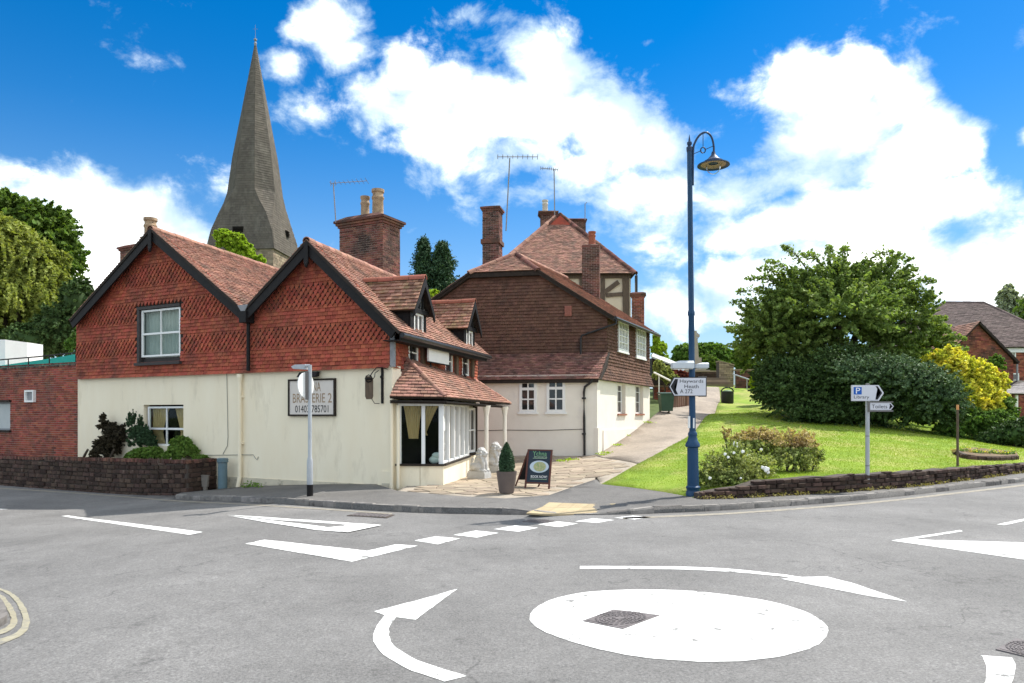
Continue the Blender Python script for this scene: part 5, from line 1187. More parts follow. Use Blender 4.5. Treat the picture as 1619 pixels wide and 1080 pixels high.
for t_, a, b, c, d, m_ in (('YCHNA', .27, .70, .66, .91, M_gold), ('BRASSERIE', .10, .79, .36, .61, M_gold), ('2', .85, .93, .36, .61, M_gold), ('01403 785701', .15, .86, .10, .29, M_ink)):
    build('lettering', textmb(t_, Fs, W_ * a, W_ * b, H_ * c, H_ * d, .054), m_, sg)
fl = F1.rect(474, 588, 503, 596, .12); ft = thing('sign_floodlight', 'black trough floodlight fixed above the framed cream wall sign', 'light', tuple(F1.p(fl[0], fl[2], .1)))
mb = MB(); mb.prism([F1.p(fl[0], fl[2] + .02, .08), F1.p(fl[0], fl[3], .06), F1.p(fl[0], fl[3], .14), F1.p(fl[0], fl[2], .24), F1.p(fl[0], fl[2] - .01, .16)], F1.U * (fl[1] - fl[0])); build('housing', mb, M_black, ft)
mb = MB(); um_ = (fl[0] + fl[1]) / 2; mb.tube([F1.p(um_ - .2, fl[3] - .02, .0), F1.p(um_ - .2, fl[3] - .02, .1)], .015, 6); mb.tube([F1.p(um_ + .2, fl[3] - .02, .0), F1.p(um_ + .2, fl[3] - .02, .1)], .015, 6); build('bracket', mb, M_black, ft)
# wrought iron bracket with its hanging lantern-shaped sign
hb = thing('hanging_sign', 'wrought iron bracket with weathered hanging board at the corner of the cream wall', 'sign', tuple(F1.p(*F1.pix(602, 635), .1)))
ir = F1.pixs([(603.5, 578), (603.5, 638)], .05); mb = MB(); mb.obox(F1, ir[0][0] - .025, ir[0][0] + .025, ir[1][1], ir[0][1], .0, .05); mb.ell(F1.p(ir[0][0], (ir[0][1] * .38 + ir[1][1] * .62) + .3, .06), (.04, .04, .04)); build('wall_bar', mb, M_black, hb)
cu = [F1.pix(x, y, .3) for x, y in ((603, 583), (598, 580.5), (592, 581), (589, 588), (588, 595))]; mb = MB(); mb.tube([F1.p(a, b, .05 + .08 * i) for i, (a, b) in enumerate(cu)], .012, 6)
mb.tube([F1.p(*F1.pix(601, 586), .06), F1.p(*F1.pix(597, 590), .1), F1.p(*F1.pix(598, 596), .14), F1.p(*F1.pix(596, 602), .2)], .01, 6); mb.tube([F1.p(*F1.pix(595, 630), .2), F1.p(*F1.pix(597, 638), .12), F1.p(*F1.pix(602, 638), .05)], .01, 6); build('scroll', mb, M_black, hb)
Fh = Fr(F1.p(*F1.pix(593, 612), .22), (F1.N * -.25 + -U1).normalized(), 1); Fh.N = -Fh.N if Fh.N.y > 0 else Fh.N
mb = MB(); mb.prism([Fh.p(-.10, -.24), Fh.p(-.07, -.31), Fh.p(.07, -.31), Fh.p(.10, -.24), Fh.p(.10, .20), Fh.p(.05, .26), Fh.p(-.05, .26), Fh.p(-.10, .20)], Fh.N * .04); build('board', mb, M_wood, hb)
mb = MB(); mb.lathe([(.07, 0), (.09, .02), (.09, .05), (.05, .05)], Fh.p(0, .17, .03), 12); mb.tube([Fh.p(.09 * math.cos(i * .785), .2 + .09 * math.sin(i * .785), .05) for i in range(9)], .015, 5); build('roundel', mb, M_black, hb)
# white sign box on the side wall
Fw = Fr(F2.p(0, 0, .30), U2, 1); wr = [Fw.pix(678, 556), Fw.pix(710, 562)]
wb_ = thing('projecting_sign', 'white rectangular sign panel hung under the eaves between the two dormers', 'sign', tuple(Fw.p(wr[0][0], 3.2)))
zz0, zz1 = Fw.pix(694, 574)[1], Fw.pix(694, 546)[1]
mb = MB(); mb.obox(Fw, wr[0][0], wr[1][0], zz0, zz1, -.05, 0); build('panel', mb, M_white, wb_)
mb = MB(); mb.obox(Fw, wr[0][0] + .1, wr[0][0] + .14, zz1 - .1, zz1 + .1, -.3, -.05); mb.obox(Fw, wr[1][0] - .14, wr[1][0] - .1, zz1 - .1, zz1 + .1, -.3, -.05); mb.obox(Fw, wr[0][0], wr[1][0], zz0 - .025, zz0, -.06, .006); build('bracket', mb, M_black, wb_)
lgrey = mat('faded_lettering', (.62, .60, .60), rough=.8)
build('lettering', textmb('Ychna Brasserie', Fw, wr[0][0] + .2, wr[1][0] - .15, zz0 + .34, zz0 + .44, .004), lgrey, wb_)

# aerials
def aerial(name, label, base, top, arms, r=.02, fac=None):
    t = thing(name, label, 'aerial', tuple(base)); mb = MB(); mb.tube([base, top], r, 6); build('mast', mb, M_lead, t)
    a, b = arms; mb = MB(); mb.tube([a, b], r * .6, 5); d = (b - a); k = 9
    for i in range(k):
        p = a + d * (i / (k - 1)); l = .16 + .02 * i; mb.tube([p + V3((0, -l, 0)), p + V3((0, l, 0))], r * .4, 4)
        if i < 2: mb.tube([p + V3((0, 0, -.1)), p + V3((0, 0, .1))], r * .5, 4)
    build('antenna', mb, M_lead, t); return t
aerial('tv_aerial', 'thin tv aerial fixed to the side of the broad brick chimney with two pots', P(531, 352, 24.6), P(527, 289, 24.6), (P(523, 290, 24.6), P(580, 286, 24.9)))
aerial('tv_aerial', 'tall slender tv aerial mast beside the slim banded brick chimney', P(800, 365, 30.6), P(806, 250, 30.6), (P(787, 248, 30.6), P(850, 248, 30.9)), r=.03)
aerial('tv_aerial', 'tv aerial mast rising from the chimney with a white pot', P(877, 340, 42.4), P(876, 268, 42.4), (P(855, 266, 42.4), P(882, 268, 42.4)), r=.035)
t = thing('tv_aerial', 'short thin aerial with a bent tip on the broad stack behind the hipped roof', 'aerial', tuple(P(925, 345, 43))); mb = MB(); mb.tube([P(925, 348, 43), P(925, 322, 43), P(928, 320, 43)], .025, 5); build('mast', mb, M_lead, t)

# ------------------------------------------------------------------ walls of stones
def stonewall(t, pts, zb, zt, rowh, sl, m, depth=.25, stone='stone', cap=None, seed=1, core=None, jit=.03):
    r = random.Random(seed); pts = [V3((p[0], p[1])) for p in pts]; cum = [0]
    for i in range(1, len(pts)): cum.append(cum[-1] + (pts[i] - pts[i - 1]).length)
    def at(s):
        for i in range(1, len(pts)):
            if cum[i] >= s or i == len(pts) - 1:
                t_ = (s - cum[i - 1]) / max(1e-6, cum[i] - cum[i - 1]); d = (pts[i] - pts[i - 1]).normalized(); return pts[i - 1].lerp(pts[i], t_), d
    def nrm(d): n = V3((d.y, -d.x)); return n if n.dot(-pts[0]) > 0 else -n
    mb = MB(); k = int(cum[-1] / .5) + 1; vs = []
    for i in range(k + 1):
        p, d = at(cum[-1] * i / k); n = nrm(d); a, b = p - n * .02, p - n * depth; z0, z1 = zb(p.x, p.y, cum[-1] * i / k), zt(p.x, p.y, cum[-1] * i / k) - .015
        vs += [(a.x, a.y, z0 - .2), (a.x, a.y, z1), (b.x, b.y, z1), (b.x, b.y, z0 - .2)]
    fs = [(i * 4 + j, i * 4 + j + 1, (i + 1) * 4 + j + 1, (i + 1) * 4 + j) for i in range(k) for j in range(3)] + [(0, 1, 2, 3), (k * 4, k * 4 + 1, k * 4 + 2, k * 4 + 3)]
    mb.add(vs, fs); build('wall_core', mb, core or M_mortar_dark, t)
    row = 0
    while row < 30:
        s = r.uniform(-.2, 0); any_ = False
        while s < cum[-1]:
            l = r.uniform(sl * .6, sl * 1.5); a_, b_ = max(s, 0), min(s + l, cum[-1]); s += l
            if b_ - a_ < .06: continue
            sm = (a_ + b_) / 2; p, d = at(sm); n = nrm(d); z0 = zb(p.x, p.y, sm); z1 = zt(p.x, p.y, sm); h = rowh * r.uniform(.93, 1.05)
            lo = z0 + row * rowh; hi = min(lo + h - .014, z1)
            if hi - lo < rowh * .35: continue
            any_ = True; o = r.uniform(-jit * .4, jit); pa, pb = at(a_ + .008)[0], at(b_ - .008)[0]; g = r.uniform(.008, .02)
            f = [pa + n * o, pb + n * (o + r.uniform(-.012, .012))]; bk = [pb - n * .1, pa - n * .1]; c = (f[0] + f[1]) / 2
            fr_ = [(f[0].x, f[0].y, lo + r.uniform(0, .01)), (f[1].x, f[1].y, lo), (f[1].x, f[1].y, hi), (f[0].x, f[0].y, hi - r.uniform(0, .012))]
            cc = V3((c.x, c.y, (lo + hi) / 2)); inn = [V3(q_).lerp(cc, .16) + V3((n.x, n.y, 0)) * .018 for q_ in fr_]
            bq = [(bk[1].x, bk[1].y, lo), (bk[0].x, bk[0].y, lo), (bk[0].x, bk[0].y, hi), (bk[1].x, bk[1].y, hi)]
            mb = MB(); mb.add(inn + fr_ + bq, [(0, 1, 2, 3)] + [(i, 4 + i, 4 + (i + 1) % 4, (i + 1) % 4) for i in range(4)] + [(4 + i, 8 + i, 8 + (i + 1) % 4, 4 + (i + 1) % 4) for i in range(4)]); build(stone, mb, m, t)
        row += 1
        if not any_: break
    if cap:
        w, h, m2 = cap; s = 0
        while s < cum[-1] - .02:
            pa, d = at(s + .004); pb, _ = at(min(s + w - .006, cum[-1])); n = nrm(d); z = zt(pa.x, pa.y, s); j = r.uniform(-.01, .01); o = r.uniform(-.008, .012)
            q_ = [pa + n * (.02 + o), pb + n * (.02 + o), pb - n * .2, pa - n * .2]; mb = MB(); mb.prism([(x.x, x.y, z + j) for x in q_], (0, 0, h)); build('brick', mb, m2, t); s += w
# retaining wall of the lawn
rt = thing('retaining_wall', 'long low curved retaining wall of dark stone holding up the lawn', 'wall', (wf[3][0], wf[3][1], .1))
rl3 = [(x, y) for x, y in smoothline(wf[:9] + [wf[9]], 3)]
_s = [0]
for i in range(1, len(rl3)): _s.append(_s[-1] + math.hypot(rl3[i][0] - rl3[i - 1][0], rl3[i][1] - rl3[i - 1][1]))
hts = [(0, .12), (.8, .22), (1.6, .34), (3.2, .37), (6, .37), (9, .34), (13, .27), (30, .22)]
stonewall(rt, rl3, lambda x, y, s: zp(x, y) - .03, lambda x, y, s: zp(x, y) + float(np.interp(s, [h[0] for h in hts], [h[1] for h in hts])) + .02 * math.sin(s * 5), .095, .22, M_stone, seed=5, depth=.3, jit=.05)
# soil verge on top of the wall
M_soil = mat('dry_soil', (.12, .085, .05), (.19, .14, .09), scale=4, rough=1, bump=.8, bscale=30)
# planter wall in front of the cottage
pw = thing('planter_wall', 'low dark stone planter wall with brick coping in front of the cottage and outbuilding', 'wall', tuple(F1.p(11, -.4, 1.0)))
pu = F1.pix(296, 740, 1.0)[0]; Pp = [F1.p(pu, 0, .03), F1.p(pu, 0, 1.0), F1.p(12.5, 0, 1.02), F1.p(16, 0, 1.05), F1.p(22, 0, 1.1)]
ztop = lambda x, y, s: .58 - .010 * s - (.02 if s > 7.5 else 0)
stonewall(pw, [(p.x, p.y) for p in Pp], lambda x, y, s: zr(x) - .05, lambda x, y, s: ztop(x, y, s) - .09, .13, .24, M_stone, seed=8, cap=(.085, .09, M_brick_dark), jit=.025)
mb = MB(); mb.prism([F1.p(pu + .2, .44, .8), F1.p(22, .3, .8), F1.p(22, .3, .02), F1.p(pu + .2, .44, .02)], (0, 0, -.3)); tag(build('soil_bed', mb, M_soil, kind='structure'))
# painted pipe end, concrete marker
px_ = F1.pix(352, 740, .3)[0]; c_ = F1.p(px_, 0, .3); zb_ = zp(c_.x, c_.y) - .12
t = thing('vent_pipe', 'blue grey painted cast pipe standing between planter wall and cream downpipe', 'pipe', (c_.x, c_.y, zb_)); M_bluegrey = mat('blue_grey_paint', (.13, .20, .23), (.10, .155, .18), scale=5, rough=.6, c3=(.2, .2, .18), s3=6, t3=.66)
mb = MB(); mb.lathe([(.125, 0), (.125, .82), (.15, .84), (.155, .93), (.13, .95), (.0, .96)], c_.xy.to_3d() + V3((0, 0, zb_)), 18); build('pipe', mb, M_bluegrey, t, smooth=True)
mb = MB(); mb.lathe([(.14, 0), (.14, .05), (.125, .06)], c_.xy.to_3d() + V3((0, 0, zb_)), 18); build('collar', mb, M_bluegrey, t)
c_ = F1.p(pu - .16, 0, .52); M_conc = mat('concrete', (.24, .21, .18), (.17, .15, .13), scale=6, rough=.95)
zc = zp(c_.x, c_.y) - .15; t = thing('concrete_marker', 'small weathered concrete marker post against the dark planter wall', 'marker post', (c_.x, c_.y, zc))
Fm = Fr((c_.x, c_.y, zc), (-.95, .3, 0), -1); mb = MB(); mb.prism([Fm.p(-.09, .22), Fm.p(.09, .22), Fm.p(.11, .52), Fm.p(-.11, .52)], Fm.N * .06); mb.obox(Fm, -.115, .115, .52, .545, -.01, .07); build('plate', mb, M_conc, t)
mb = MB(); mb.obox(Fm, -.055, .055, -.1, .24, .0, .05); build('post', mb, M_conc, t)

# ------------------------------------------------------------------ street furniture
M_blue = mat('royal_blue_paint', (.005, .042, .105), (.007, .05, .12), scale=4, rough=.45, spec=.35)
M_bluedk = mat('lamp_blue_grey', (.02, .04, .085), (.03, .05, .10), scale=4, rough=.45)
LY = 15.3; lb = P(1096, 786, LY); zl = zp(lb.x, lb.y) - .02
lamp = thing('street_lamp', 'tall blue cast iron street lamp with a swan neck lantern beside the rose bushes', 'street lamp', (lb.x, lb.y, zl))
LX = lambda y: (1096 - 6 * (785 - y) / 563 - CX) / FPX * LY; LZ = lambda y: P(0, y, LY).z
k_l = (LX(222) - LX(785)) / (LZ(222) - LZ(785)); s_ = LY / FPX
def lz(y): return LZ(y) - zl
mb = MB(); mb.lathe([(.15, 0), (.15, .10), (.135, .12), (.135, .16), (.15, .18), (.15, .21), (.12, .24), (.112, lz(708)), (.15, lz(706)), (.15, lz(702)), (.11, lz(697)), (.085, lz(690)), (.095, lz(688)), (.095, lz(685)), (.07, lz(682))], (lb.x, lb.y, zl), 24, lean=(k_l, 0)); build('base', mb, M_blue, lamp, smooth=True)
mb = MB(); mb.lathe([(.068, lz(683)), (.062, lz(560)), (.062, lz(500)), (.075, lz(498)), (.075, lz(494)), (.06, lz(490)), (.055, lz(400)), (.053, lz(290)), (.053, lz(237))], (lb.x, lb.y, zl), 18, lean=(k_l, 0)); pole = build('pole', mb, M_blue, lamp, smooth=True)
mb = MB(); mb.lathe([(.06, lz(240)), (.066, lz(236)), (.066, lz(233)), (.03, lz(231)), (.052, lz(228)), (.05, lz(225)), (.025, lz(224)), (.02, lz(221)), (.004, lz(213))], (lb.x, lb.y, zl), 14, lean=(k_l, 0)); build('finial', mb, M_bluedk, lamp, smooth=True)
lp2 = lambda x, y: P(x, y, LY)
mb = MB(); nk = smoothline([tuple(lp2(x, y)) for x, y in ((1095.5, 293), (1096, 240), (1099, 225), (1107, 213), (1117, 209.5), (1125, 217), (1128.5, 232), (1128, 243))], 6); mb.tube(nk, .022, 8); mb.tube([lp2(1093, 290), lp2(1096, 290)], .02, 6); mb.tube([lp2(1093, 240), lp2(1097, 240)], .02, 6); build('swan_neck', mb, M_bluedk, lamp, smooth='all')
mb = MB(); mb.tube([lp2(1111.5, 212), lp2(1111.5, 233)], .008, 5); mb.tube([lp2(1097.5, 243), lp2(1108, 238.5)], .008, 5); mb.tube([lp2(1115, 236.5), lp2(1127.5, 231)], .008, 5); mb.tube([lp2(1111.5 + 3.8 * math.cos(i * .524), 237.5 + 4.5 * math.sin(i * .524)) for i in range(13)], .014, 6); build('scroll', mb, M_bluedk, lamp)
hc = lp2(1128, 262); mb = MB(); mb.lathe([(.035, lp2(0, 240).z - hc.z), (.05, lp2(0, 245).z - hc.z), (.10, lp2(0, 249.5).z - hc.z), (.15, lp2(0, 253).z - hc.z), (.20, lp2(0, 255).z - hc.z), (.21, .06), (.33, .02), (.335, 0), (.325, -.005), (.2, .045), (.12, .055), (.0, .06)], tuple(hc), 28, caps=False); hd = build('lamp_shade', mb, M_bluedk, lamp, smooth=True)
mb = MB(); mb.lathe([(.30, .012), (.2, .035), (.1, .045)], tuple(hc), 24, caps=False); build('reflector', mb, mat('lamp_reflector', (.42, .27, .17), (.30, .2, .14), scale=14, rough=.4), hd)
mb = MB(); mb.lathe([(.15, 0.02), (.145, -.06), (.11, -.13), (.05, -.17), (0, -.175)], tuple(hc), 20, caps=False); build('lamp_bowl', mb, glassmat('lamp_glass', (.93, .97, 1), .1), hd, smooth='all')
Fl = facing(LY - .07); nr = Fl.rect(1088.5, 658, 1098, 677)
mb = MB(); mb.obox(Fl, nr[0], nr[0] + .035, nr[2], nr[3], -.05, .004); mb.obox(Fl, nr[1] - .03, nr[1], nr[2], nr[3] - .04, -.05, .004); build('notice', mb, M_white, lamp)
# direction sign on the lamp
M_signwhite = mat('sign_white', (.60, .60, .64), (.64, .64, .68), scale=3, rough=.5); M_signgrey = mat('sign_grey_back', (.16, .15, .145), rough=.6); M_signblue = mat('sign_blue', (.01, .10, .42), rough=.5)
def arrow_sign(name, label, Y, x0, y0, x1, y1, tip, texts, chev, left, th=.03, border=True):
    Fg = facing(Y); t = thing(name, label, 'sign', tuple(Fg.p(*Fg.pix((x0 + x1) / 2, y1))))
    g = lambda x, y: Fg.pix(x, y); ym = (y0 + y1) / 2
    if left: out = [(x0 + tip, y0), (x1, y0), (x1, y1), (x0 + tip, y1), (x0, ym)]
    else: out = [(x0, y0), (x1 - tip, y0), (x1, ym), (x1 - tip, y1), (x0, y1)]
    cx_ = sum(o[0] for o in out) / 5
    mb = MB(); mb.prism([Fg.p(*g(x, y), 0) for x, y in out], -Fg.N * th); build('back_panel', mb, M_ink if border else M_signwhite, t)
    b_ = 1.1; ins = [(x + (b_ if x < cx_ else -b_) * (1.4 if y == ym else 1), y + (b_ if y < ym else -b_ if y > ym else 0)) for x, y in out]
    mb = MB(); mb.prism([Fg.p(*g(x, y), .004) for x, y in ins], -Fg.N * .003); build('face', mb, M_signwhite, t)
    mb = MB(); mb.prism([Fg.p(*g(x, y), .007) for x, y in chev[:3] + chev[3:]], -Fg.N * .002) if False else None
    a = chev; mb.poly([Fg.p(*g(*a[0]), .007), Fg.p(*g(*a[1]), .007), Fg.p(*g(*a[2]), .007), Fg.p(*g(*a[5]), .007)]); mb.poly([Fg.p(*g(*a[5]), .007), Fg.p(*g(*a[2]), .007), Fg.p(*g(*a[3]), .007), Fg.p(*g(*a[4]), .007)]); build('chevron', mb, M_ink, t)
    for tx, a0, b0_, a1, b1_ in texts:
        u0, v1 = g(a0, b0_); u1, v0 = g(a1, b1_); build('lettering', textmb(tx, Fg, u0, u1, v0, v1, .007), M_ink, t)
    return t, Fg
hs_, Fg = arrow_sign('direction_sign', 'white arrow sign reading Haywards Heath A272 fixed to the blue lamp post', LY - .12, 1057, 596.5, 1117, 626.5, 8,
    [('Haywards', 1074.8, 600, 1112, 606.8), ('Heath', 1082, 608.2, 1104.5, 613.8), ('A 272', 1075, 615.6, 1094.8, 621.8)],
    [(1067, 599.3), (1059.8, 611), (1067, 623.8), (1072, 623.8), (1065.3, 611), (1072, 599.3)][0:1] + [(1067 - 7, 611.3), (1067, 623.8), (1072, 623.8), (1066, 611.3), (1072, 599.3)], True)
hs_b = MB()
# chevron quad order fix: outer a0,a1 / inner a5,a4 handled by two quads below
bpr = Fg.rect(1108, 594.5, 1121, 627); mb = MB(); mb.obox(Fg, bpr[0], bpr[1], bpr[2], bpr[3], -.22, -.18); build('rear_panel', mb, M_signgrey, hs_)
mb = MB(); mb.obox(Fg, Fg.pix(1089, 600)[0], Fg.pix(1101, 600)[0], Fg.pix(0, 603)[1], Fg.pix(0, 600)[1], -.2, -.03); mb.obox(Fg, Fg.pix(1089, 600)[0], Fg.pix(1101, 600)[0], Fg.pix(0, 624)[1], Fg.pix(0, 621)[1], -.2, -.03); build('clamp', mb, M_signgrey, hs_)
# sign lights
def signlight(label, x0, y0, x1, y1, Y, fl):
    Fq_ = facing(Y); r_ = Fq_.rect(x0, y0, x1, y1); t = thing('sign_light', label, 'light', tuple(Fq_.p(r_[0], r_[2])))
    mb = MB(); h = r_[3] - r_[2]; mb.prism([Fq_.p(r_[0] + .02, r_[3] - h * .3, .1), Fq_.p(r_[0] + .16, r_[3], .05), Fq_.p(r_[1], r_[3], .05), Fq_.p(r_[1], r_[3] - h * .3, .1)], Fq_.N * -.16); mb.prism([Fq_.p(r_[0], r_[2], .1), Fq_.p(r_[1], r_[2], .1), Fq_.p(r_[1], r_[3] - h * .3, .1), Fq_.p(r_[0], r_[3] - h * .3, .1)], Fq_.N * -.2); build('housing', mb, mat('pale_grey_housing', (.48, .52, .55), (.55, .58, .6), scale=3, rough=.5) if fl not in MATS else MATS[fl], t)
    mb = MB(); mb.obox(Fq_, r_[0] + .03, r_[1] - .02, r_[2] - .02, r_[2], -.08, .08); build('lens', mb, M_net, t); return t
signlight('white hooded sign light over the arrow head side of the lamp post sign', 1062, 570.5, 1096, 582.5, LY - .1, 'x')
signlight('white sign light beyond the blue lamp post above the rear sign panel', 1098, 573.5, 1119, 582, LY + .2, 'pale_grey_housing')

# grey post with road lantern and the round sign seen nearly edge on
M_galv = mat('galvanised_steel', (.36, .38, .40), (.44, .46, .48), scale=5, rough=.5, metallic=.3)
GY_ = 15.95; gb = P(490, 787, GY_); zg = zp(gb.x, gb.y) - .01; gz = lambda y: P(0, y, GY_).z - zg; gt = lambda x, y: P(x, y, GY_)
gp = thing('sign_post', 'grey steel post with small lantern arm and round sign before the cream wall', 'sign post', (gb.x, gb.y, zg))
mb = MB(); mb.lathe([(.068, -.02), (.068, gz(766))], (gb.x, gb.y, zg), 16); build('black_base', mb, M_black, gp, smooth=True)
mb = MB(); mb.lathe([(.066, gz(766)), (.066, gz(729)), (.05, gz(724)), (.042, gz(722)), (.042, gz(577))], (gb.x, gb.y, zg), 16); build('pole', mb, M_galv, gp, smooth=True)
mb = MB(); mb.tube([gt(490, 578.5), gt(482, 578.5)], .035, 8); mb.prism([gt(484, 576), gt(484, 584), gt(463, 583), gt(460, 579.5), gt(466, 576.5)], (0, .16, 0)); build('lantern_arm', mb, M_galv, gp)
Fe = Fr(gt(486, 609) + V3((-.02, -.03, 0)), V3((.36, .93, 0)), 1); ring_ = [(.28 * math.cos(i * .2618), .28 * math.sin(i * .2618)) for i in range(24)]
mb = MB(); mb.prism([Fe.p(a, b, .0) for a, b in ring_], Fe.N * -.02); disc = build('round_sign', mb, M_white, gp)
mb = MB(); mb.prism([Fe.p(a * .8, b * .8, -.024) for a, b in ring_], Fe.N * -.002); build('sign_face', mb, M_signblue, disc)
mb = MB(); mb.obox(Fe, -.03, .03, -.32, .30, .0, .05); build('sign_channel', mb, M_signgrey, gp)

# finger signs by the lawn
DY = 16.55; db = P(1371.5, 775.5, DY); zd = zp(db.x, db.y) - .01
dpst = thing('sign_post', 'slim grey post carrying the library and toilets signs at the stone wall', 'sign post', (db.x, db.y, zd))
mb = MB(); mb.lathe([(.045, -.05), (.045, P(0, 609, DY).z - zd)], (db.x, db.y, zd), 14); build('pole', mb, M_galv, dpst, smooth=True)
mb = MB(); 
for y in (690, 737): mb.lathe([(.047, P(0, y, DY).z - zd), (.047, P(0, y - 1.2, DY).z - zd)], (db.x, db.y, zd), 14)
mb.lathe([(.05, P(0, 609, DY).z - zd), (.04, P(0, 606.5, DY).z - zd), (.0, P(0, 606, DY).z - zd)], (db.x, db.y, zd), 12); build('band', mb, M_signgrey, dpst)
ls, Fg2 = arrow_sign('library_sign', 'white arrow sign reading Library with a blue parking square on the slim post', DY - .08, 1346.5, 609, 1397.5, 634, 8,
    [('Library', 1350, 625.3, 1374, 631.6)], [(1384, 610.8), (1392, 621.3), (1384, 631.8), (1387.5, 631.8), (1394.6, 621.3), (1387.5, 610.8)], False, border=False)
pb = Fg2.rect(1349.5, 612, 1362.3, 623.8); mb = MB(); mb.obox(Fg2, *pb, .004, .0055); pq = build('parking_square', mb, M_signblue, ls)
u0, v1 = Fg2.pix(1353, 613.2); u1, v0 = Fg2.pix(1359.8, 622.3); build('lettering', textmb('P', Fg2, u0, u1, v0, v1, .008), M_white, pq)
ts, Fg3 = arrow_sign('toilets_sign', 'narrow white arrow sign reading Toilets under the library sign', DY - .1, 1374.5, 636.5, 1413, 648.5, 4.5,
    [('Toilets', 1378, 639.8, 1402.5, 645.6)], [(1405.6, 638.6), (1409.6, 642.5), (1405.6, 646.4), (1407.6, 646.4), (1411.3, 642.5), (1407.6, 638.6)], False, border=False)
mb = MB(); r_ = Fg3.rect(1372, 634.8, 1411, 636.5, -.02); mb.obox(Fg3, *r_, -.04, .02); r_ = Fg3.rect(1372, 648.5, 1411, 651, -.02); mb.obox(Fg3, *r_, -.04, .02); r_ = Fg3.rect(1372, 636.5, 1374.7, 648.5, -.02); mb.obox(Fg3, *r_, -.04, .012); build('frame', mb, M_signgrey, ts)

# thin wooden stake on the lawn
wy = 19.6; wb2 = P(1514, 742, wy); z_ = T(wb2.x, wb2.y); t = thing('wooden_stake', 'thin weathered wooden stake with an orange tip standing on the lawn', 'post', (wb2.x, wb2.y, z_)); mb = MB(); mb.tube([(wb2.x, wb2.y, z_ - .1), (wb2.x, wb2.y, P(0, 648, wy).z)], .032, 8); build('stake', mb, M_wood, t); mb = MB(); mb.tube([(wb2.x, wb2.y, P(0, 648, wy).z), (wb2.x, wb2.y, P(0, 640, wy).z)], .034, 8); build('tip', mb, mat('orange_tip', (.6, .2, .05), (.65, .4, .2), scale=9, rough=.7), t)

# plant pot with clipped conifer
cy = gpt(801, 779, lambda x, y: T(x, y) + .01); pt = thing('plant_pot', 'tapered grey planter standing by the folding menu board', 'plant pot', tuple(cy)); r0 = 16.5 / FPX * cy.y
M_potgrey = mat('grey_planter', (.115, .09, .082), (.14, .112, .10), scale=3, rough=.6)
ph = 34 / FPX * cy.y; mb = MB(); mb.lathe([(r0 * .68, 0), (r0 * .74, ph * .1), (r0 * .97, ph * .9), (r0, ph), (r0 * .9, ph), (r0 * .88, ph * .86), (0, ph * .85)], tuple(cy), 28); build('pot', mb, M_potgrey, pt, smooth=True)
mb = MB(); mb.lathe([(r0 * .88, ph * .87), (r0 * .5, ph * .9), (0, ph * .9)], tuple(cy), 16, caps=False); build('soil', mb, M_soil, pt)

# folding menu board
ay = 16.6; a_bl, a_br = gpt(829, 772, T), gpt(869, 773.5, T); a_tl, a_tr = P(821, 711.5, a_bl.y + .32), P(863, 709.5, a_br.y + .32)
ab = thing('menu_board', 'folding A frame menu board with dark poster reading Book now on the forecourt', 'sandwich board', tuple(a_bl.lerp(a_br, .5)))
M_mahog = mat('mahogany', (.12, .04, .03), (.08, .028, .02), scale=6, rough=.5); M_poster = mat('poster_dark_blue', (.012, .02, .035), (.02, .035, .05), scale=3, rough=.35)
uA = (a_br - a_bl).normalized(); vA = (a_tl - a_bl); vA = (vA - uA * vA.dot(uA)).normalized(); Fa = Fr(a_bl, uA, 1, vA); Fa.N = Fa.N if Fa.N.y < 0 else -Fa.N
w_, h_ = (a_br - a_bl).length, (a_tl - a_bl).length
for u in (0, w_ - .04): mb = MB(); mb.obox(Fa, u, u + .04, 0, h_, -.03, .012); build('leg', mb, M_mahog, ab)
mb = MB(); mb.obox(Fa, .04, w_ - .04, h_ - .03, h_, -.03, .012); mb.obox(Fa, .04, w_ - .04, .12, .15, -.03, .01); build('rail', mb, M_mahog, ab)
mb = MB(); mb.obox(Fa, .04, w_ - .04, .15, h_ - .03, -.015, 0); ps = build('poster', mb, M_poster, ab)
bk_off = V3((-.22, .62, 0)); topb = Fa.p(0, h_, -.03); nb = []
for u in (0.0, w_ - .04):
    a = Fa.p(u, h_, -.03); g_ = Fa.p(u, 0, 0) + bk_off; g_.z = T(g_.x, g_.y); mb = MB(); mb.prism([a, a + Fa.U * .04, g_ + Fa.U * .04, g_], (0, .03, 0)); build('leg', mb, M_mahog, ab)
    nb.append(g_)
mb = MB(); a = Fa.p(0.04, h_, -.035); b = Fa.p(w_ - .04, h_, -.035); mb.prism([a, b, b.lerp(nb[1], .82), a.lerp(nb[0] + Fa.U * .04, .82)], (0, .01, 0)); build('back_panel', mb, M_black, ab)
M_pgreen = mat('print_green', (.12, .30, .12), (.2, .4, .2), scale=6, rough=.5); M_plate = mat('print_pale_blue', (.42, .50, .58), (.5, .57, .62), scale=5, rough=.5); M_food = mat('print_food', (.16, .30, .10), (.50, .42, .26), scale=22, rough=.5); M_lg = mat('print_pale_green', (.40, .55, .36), rough=.5)
build('lettering', textmb('Ychna', Fa, w_ * .22, w_ * .78, h_ * .84, h_ * .955, .003), M_pgreen, ps); build('lettering', textmb('brasserie', Fa, w_ * .30, w_ * .80, h_ * .79, h_ * .835, .003), M_lg, ps); build('lettering', textmb('BOOK NOW!', Fa, w_ * .22, w_ * .86, h_ * .27, h_ * .335, .003), M_white, ps)
el_ = lambda cu, cv, ru, rv, n: [Fa.p(w_ * (cu + ru * math.cos(i * .2618)), h_ * (cv + rv * math.sin(i * .2618)), n) for i in range(24)]
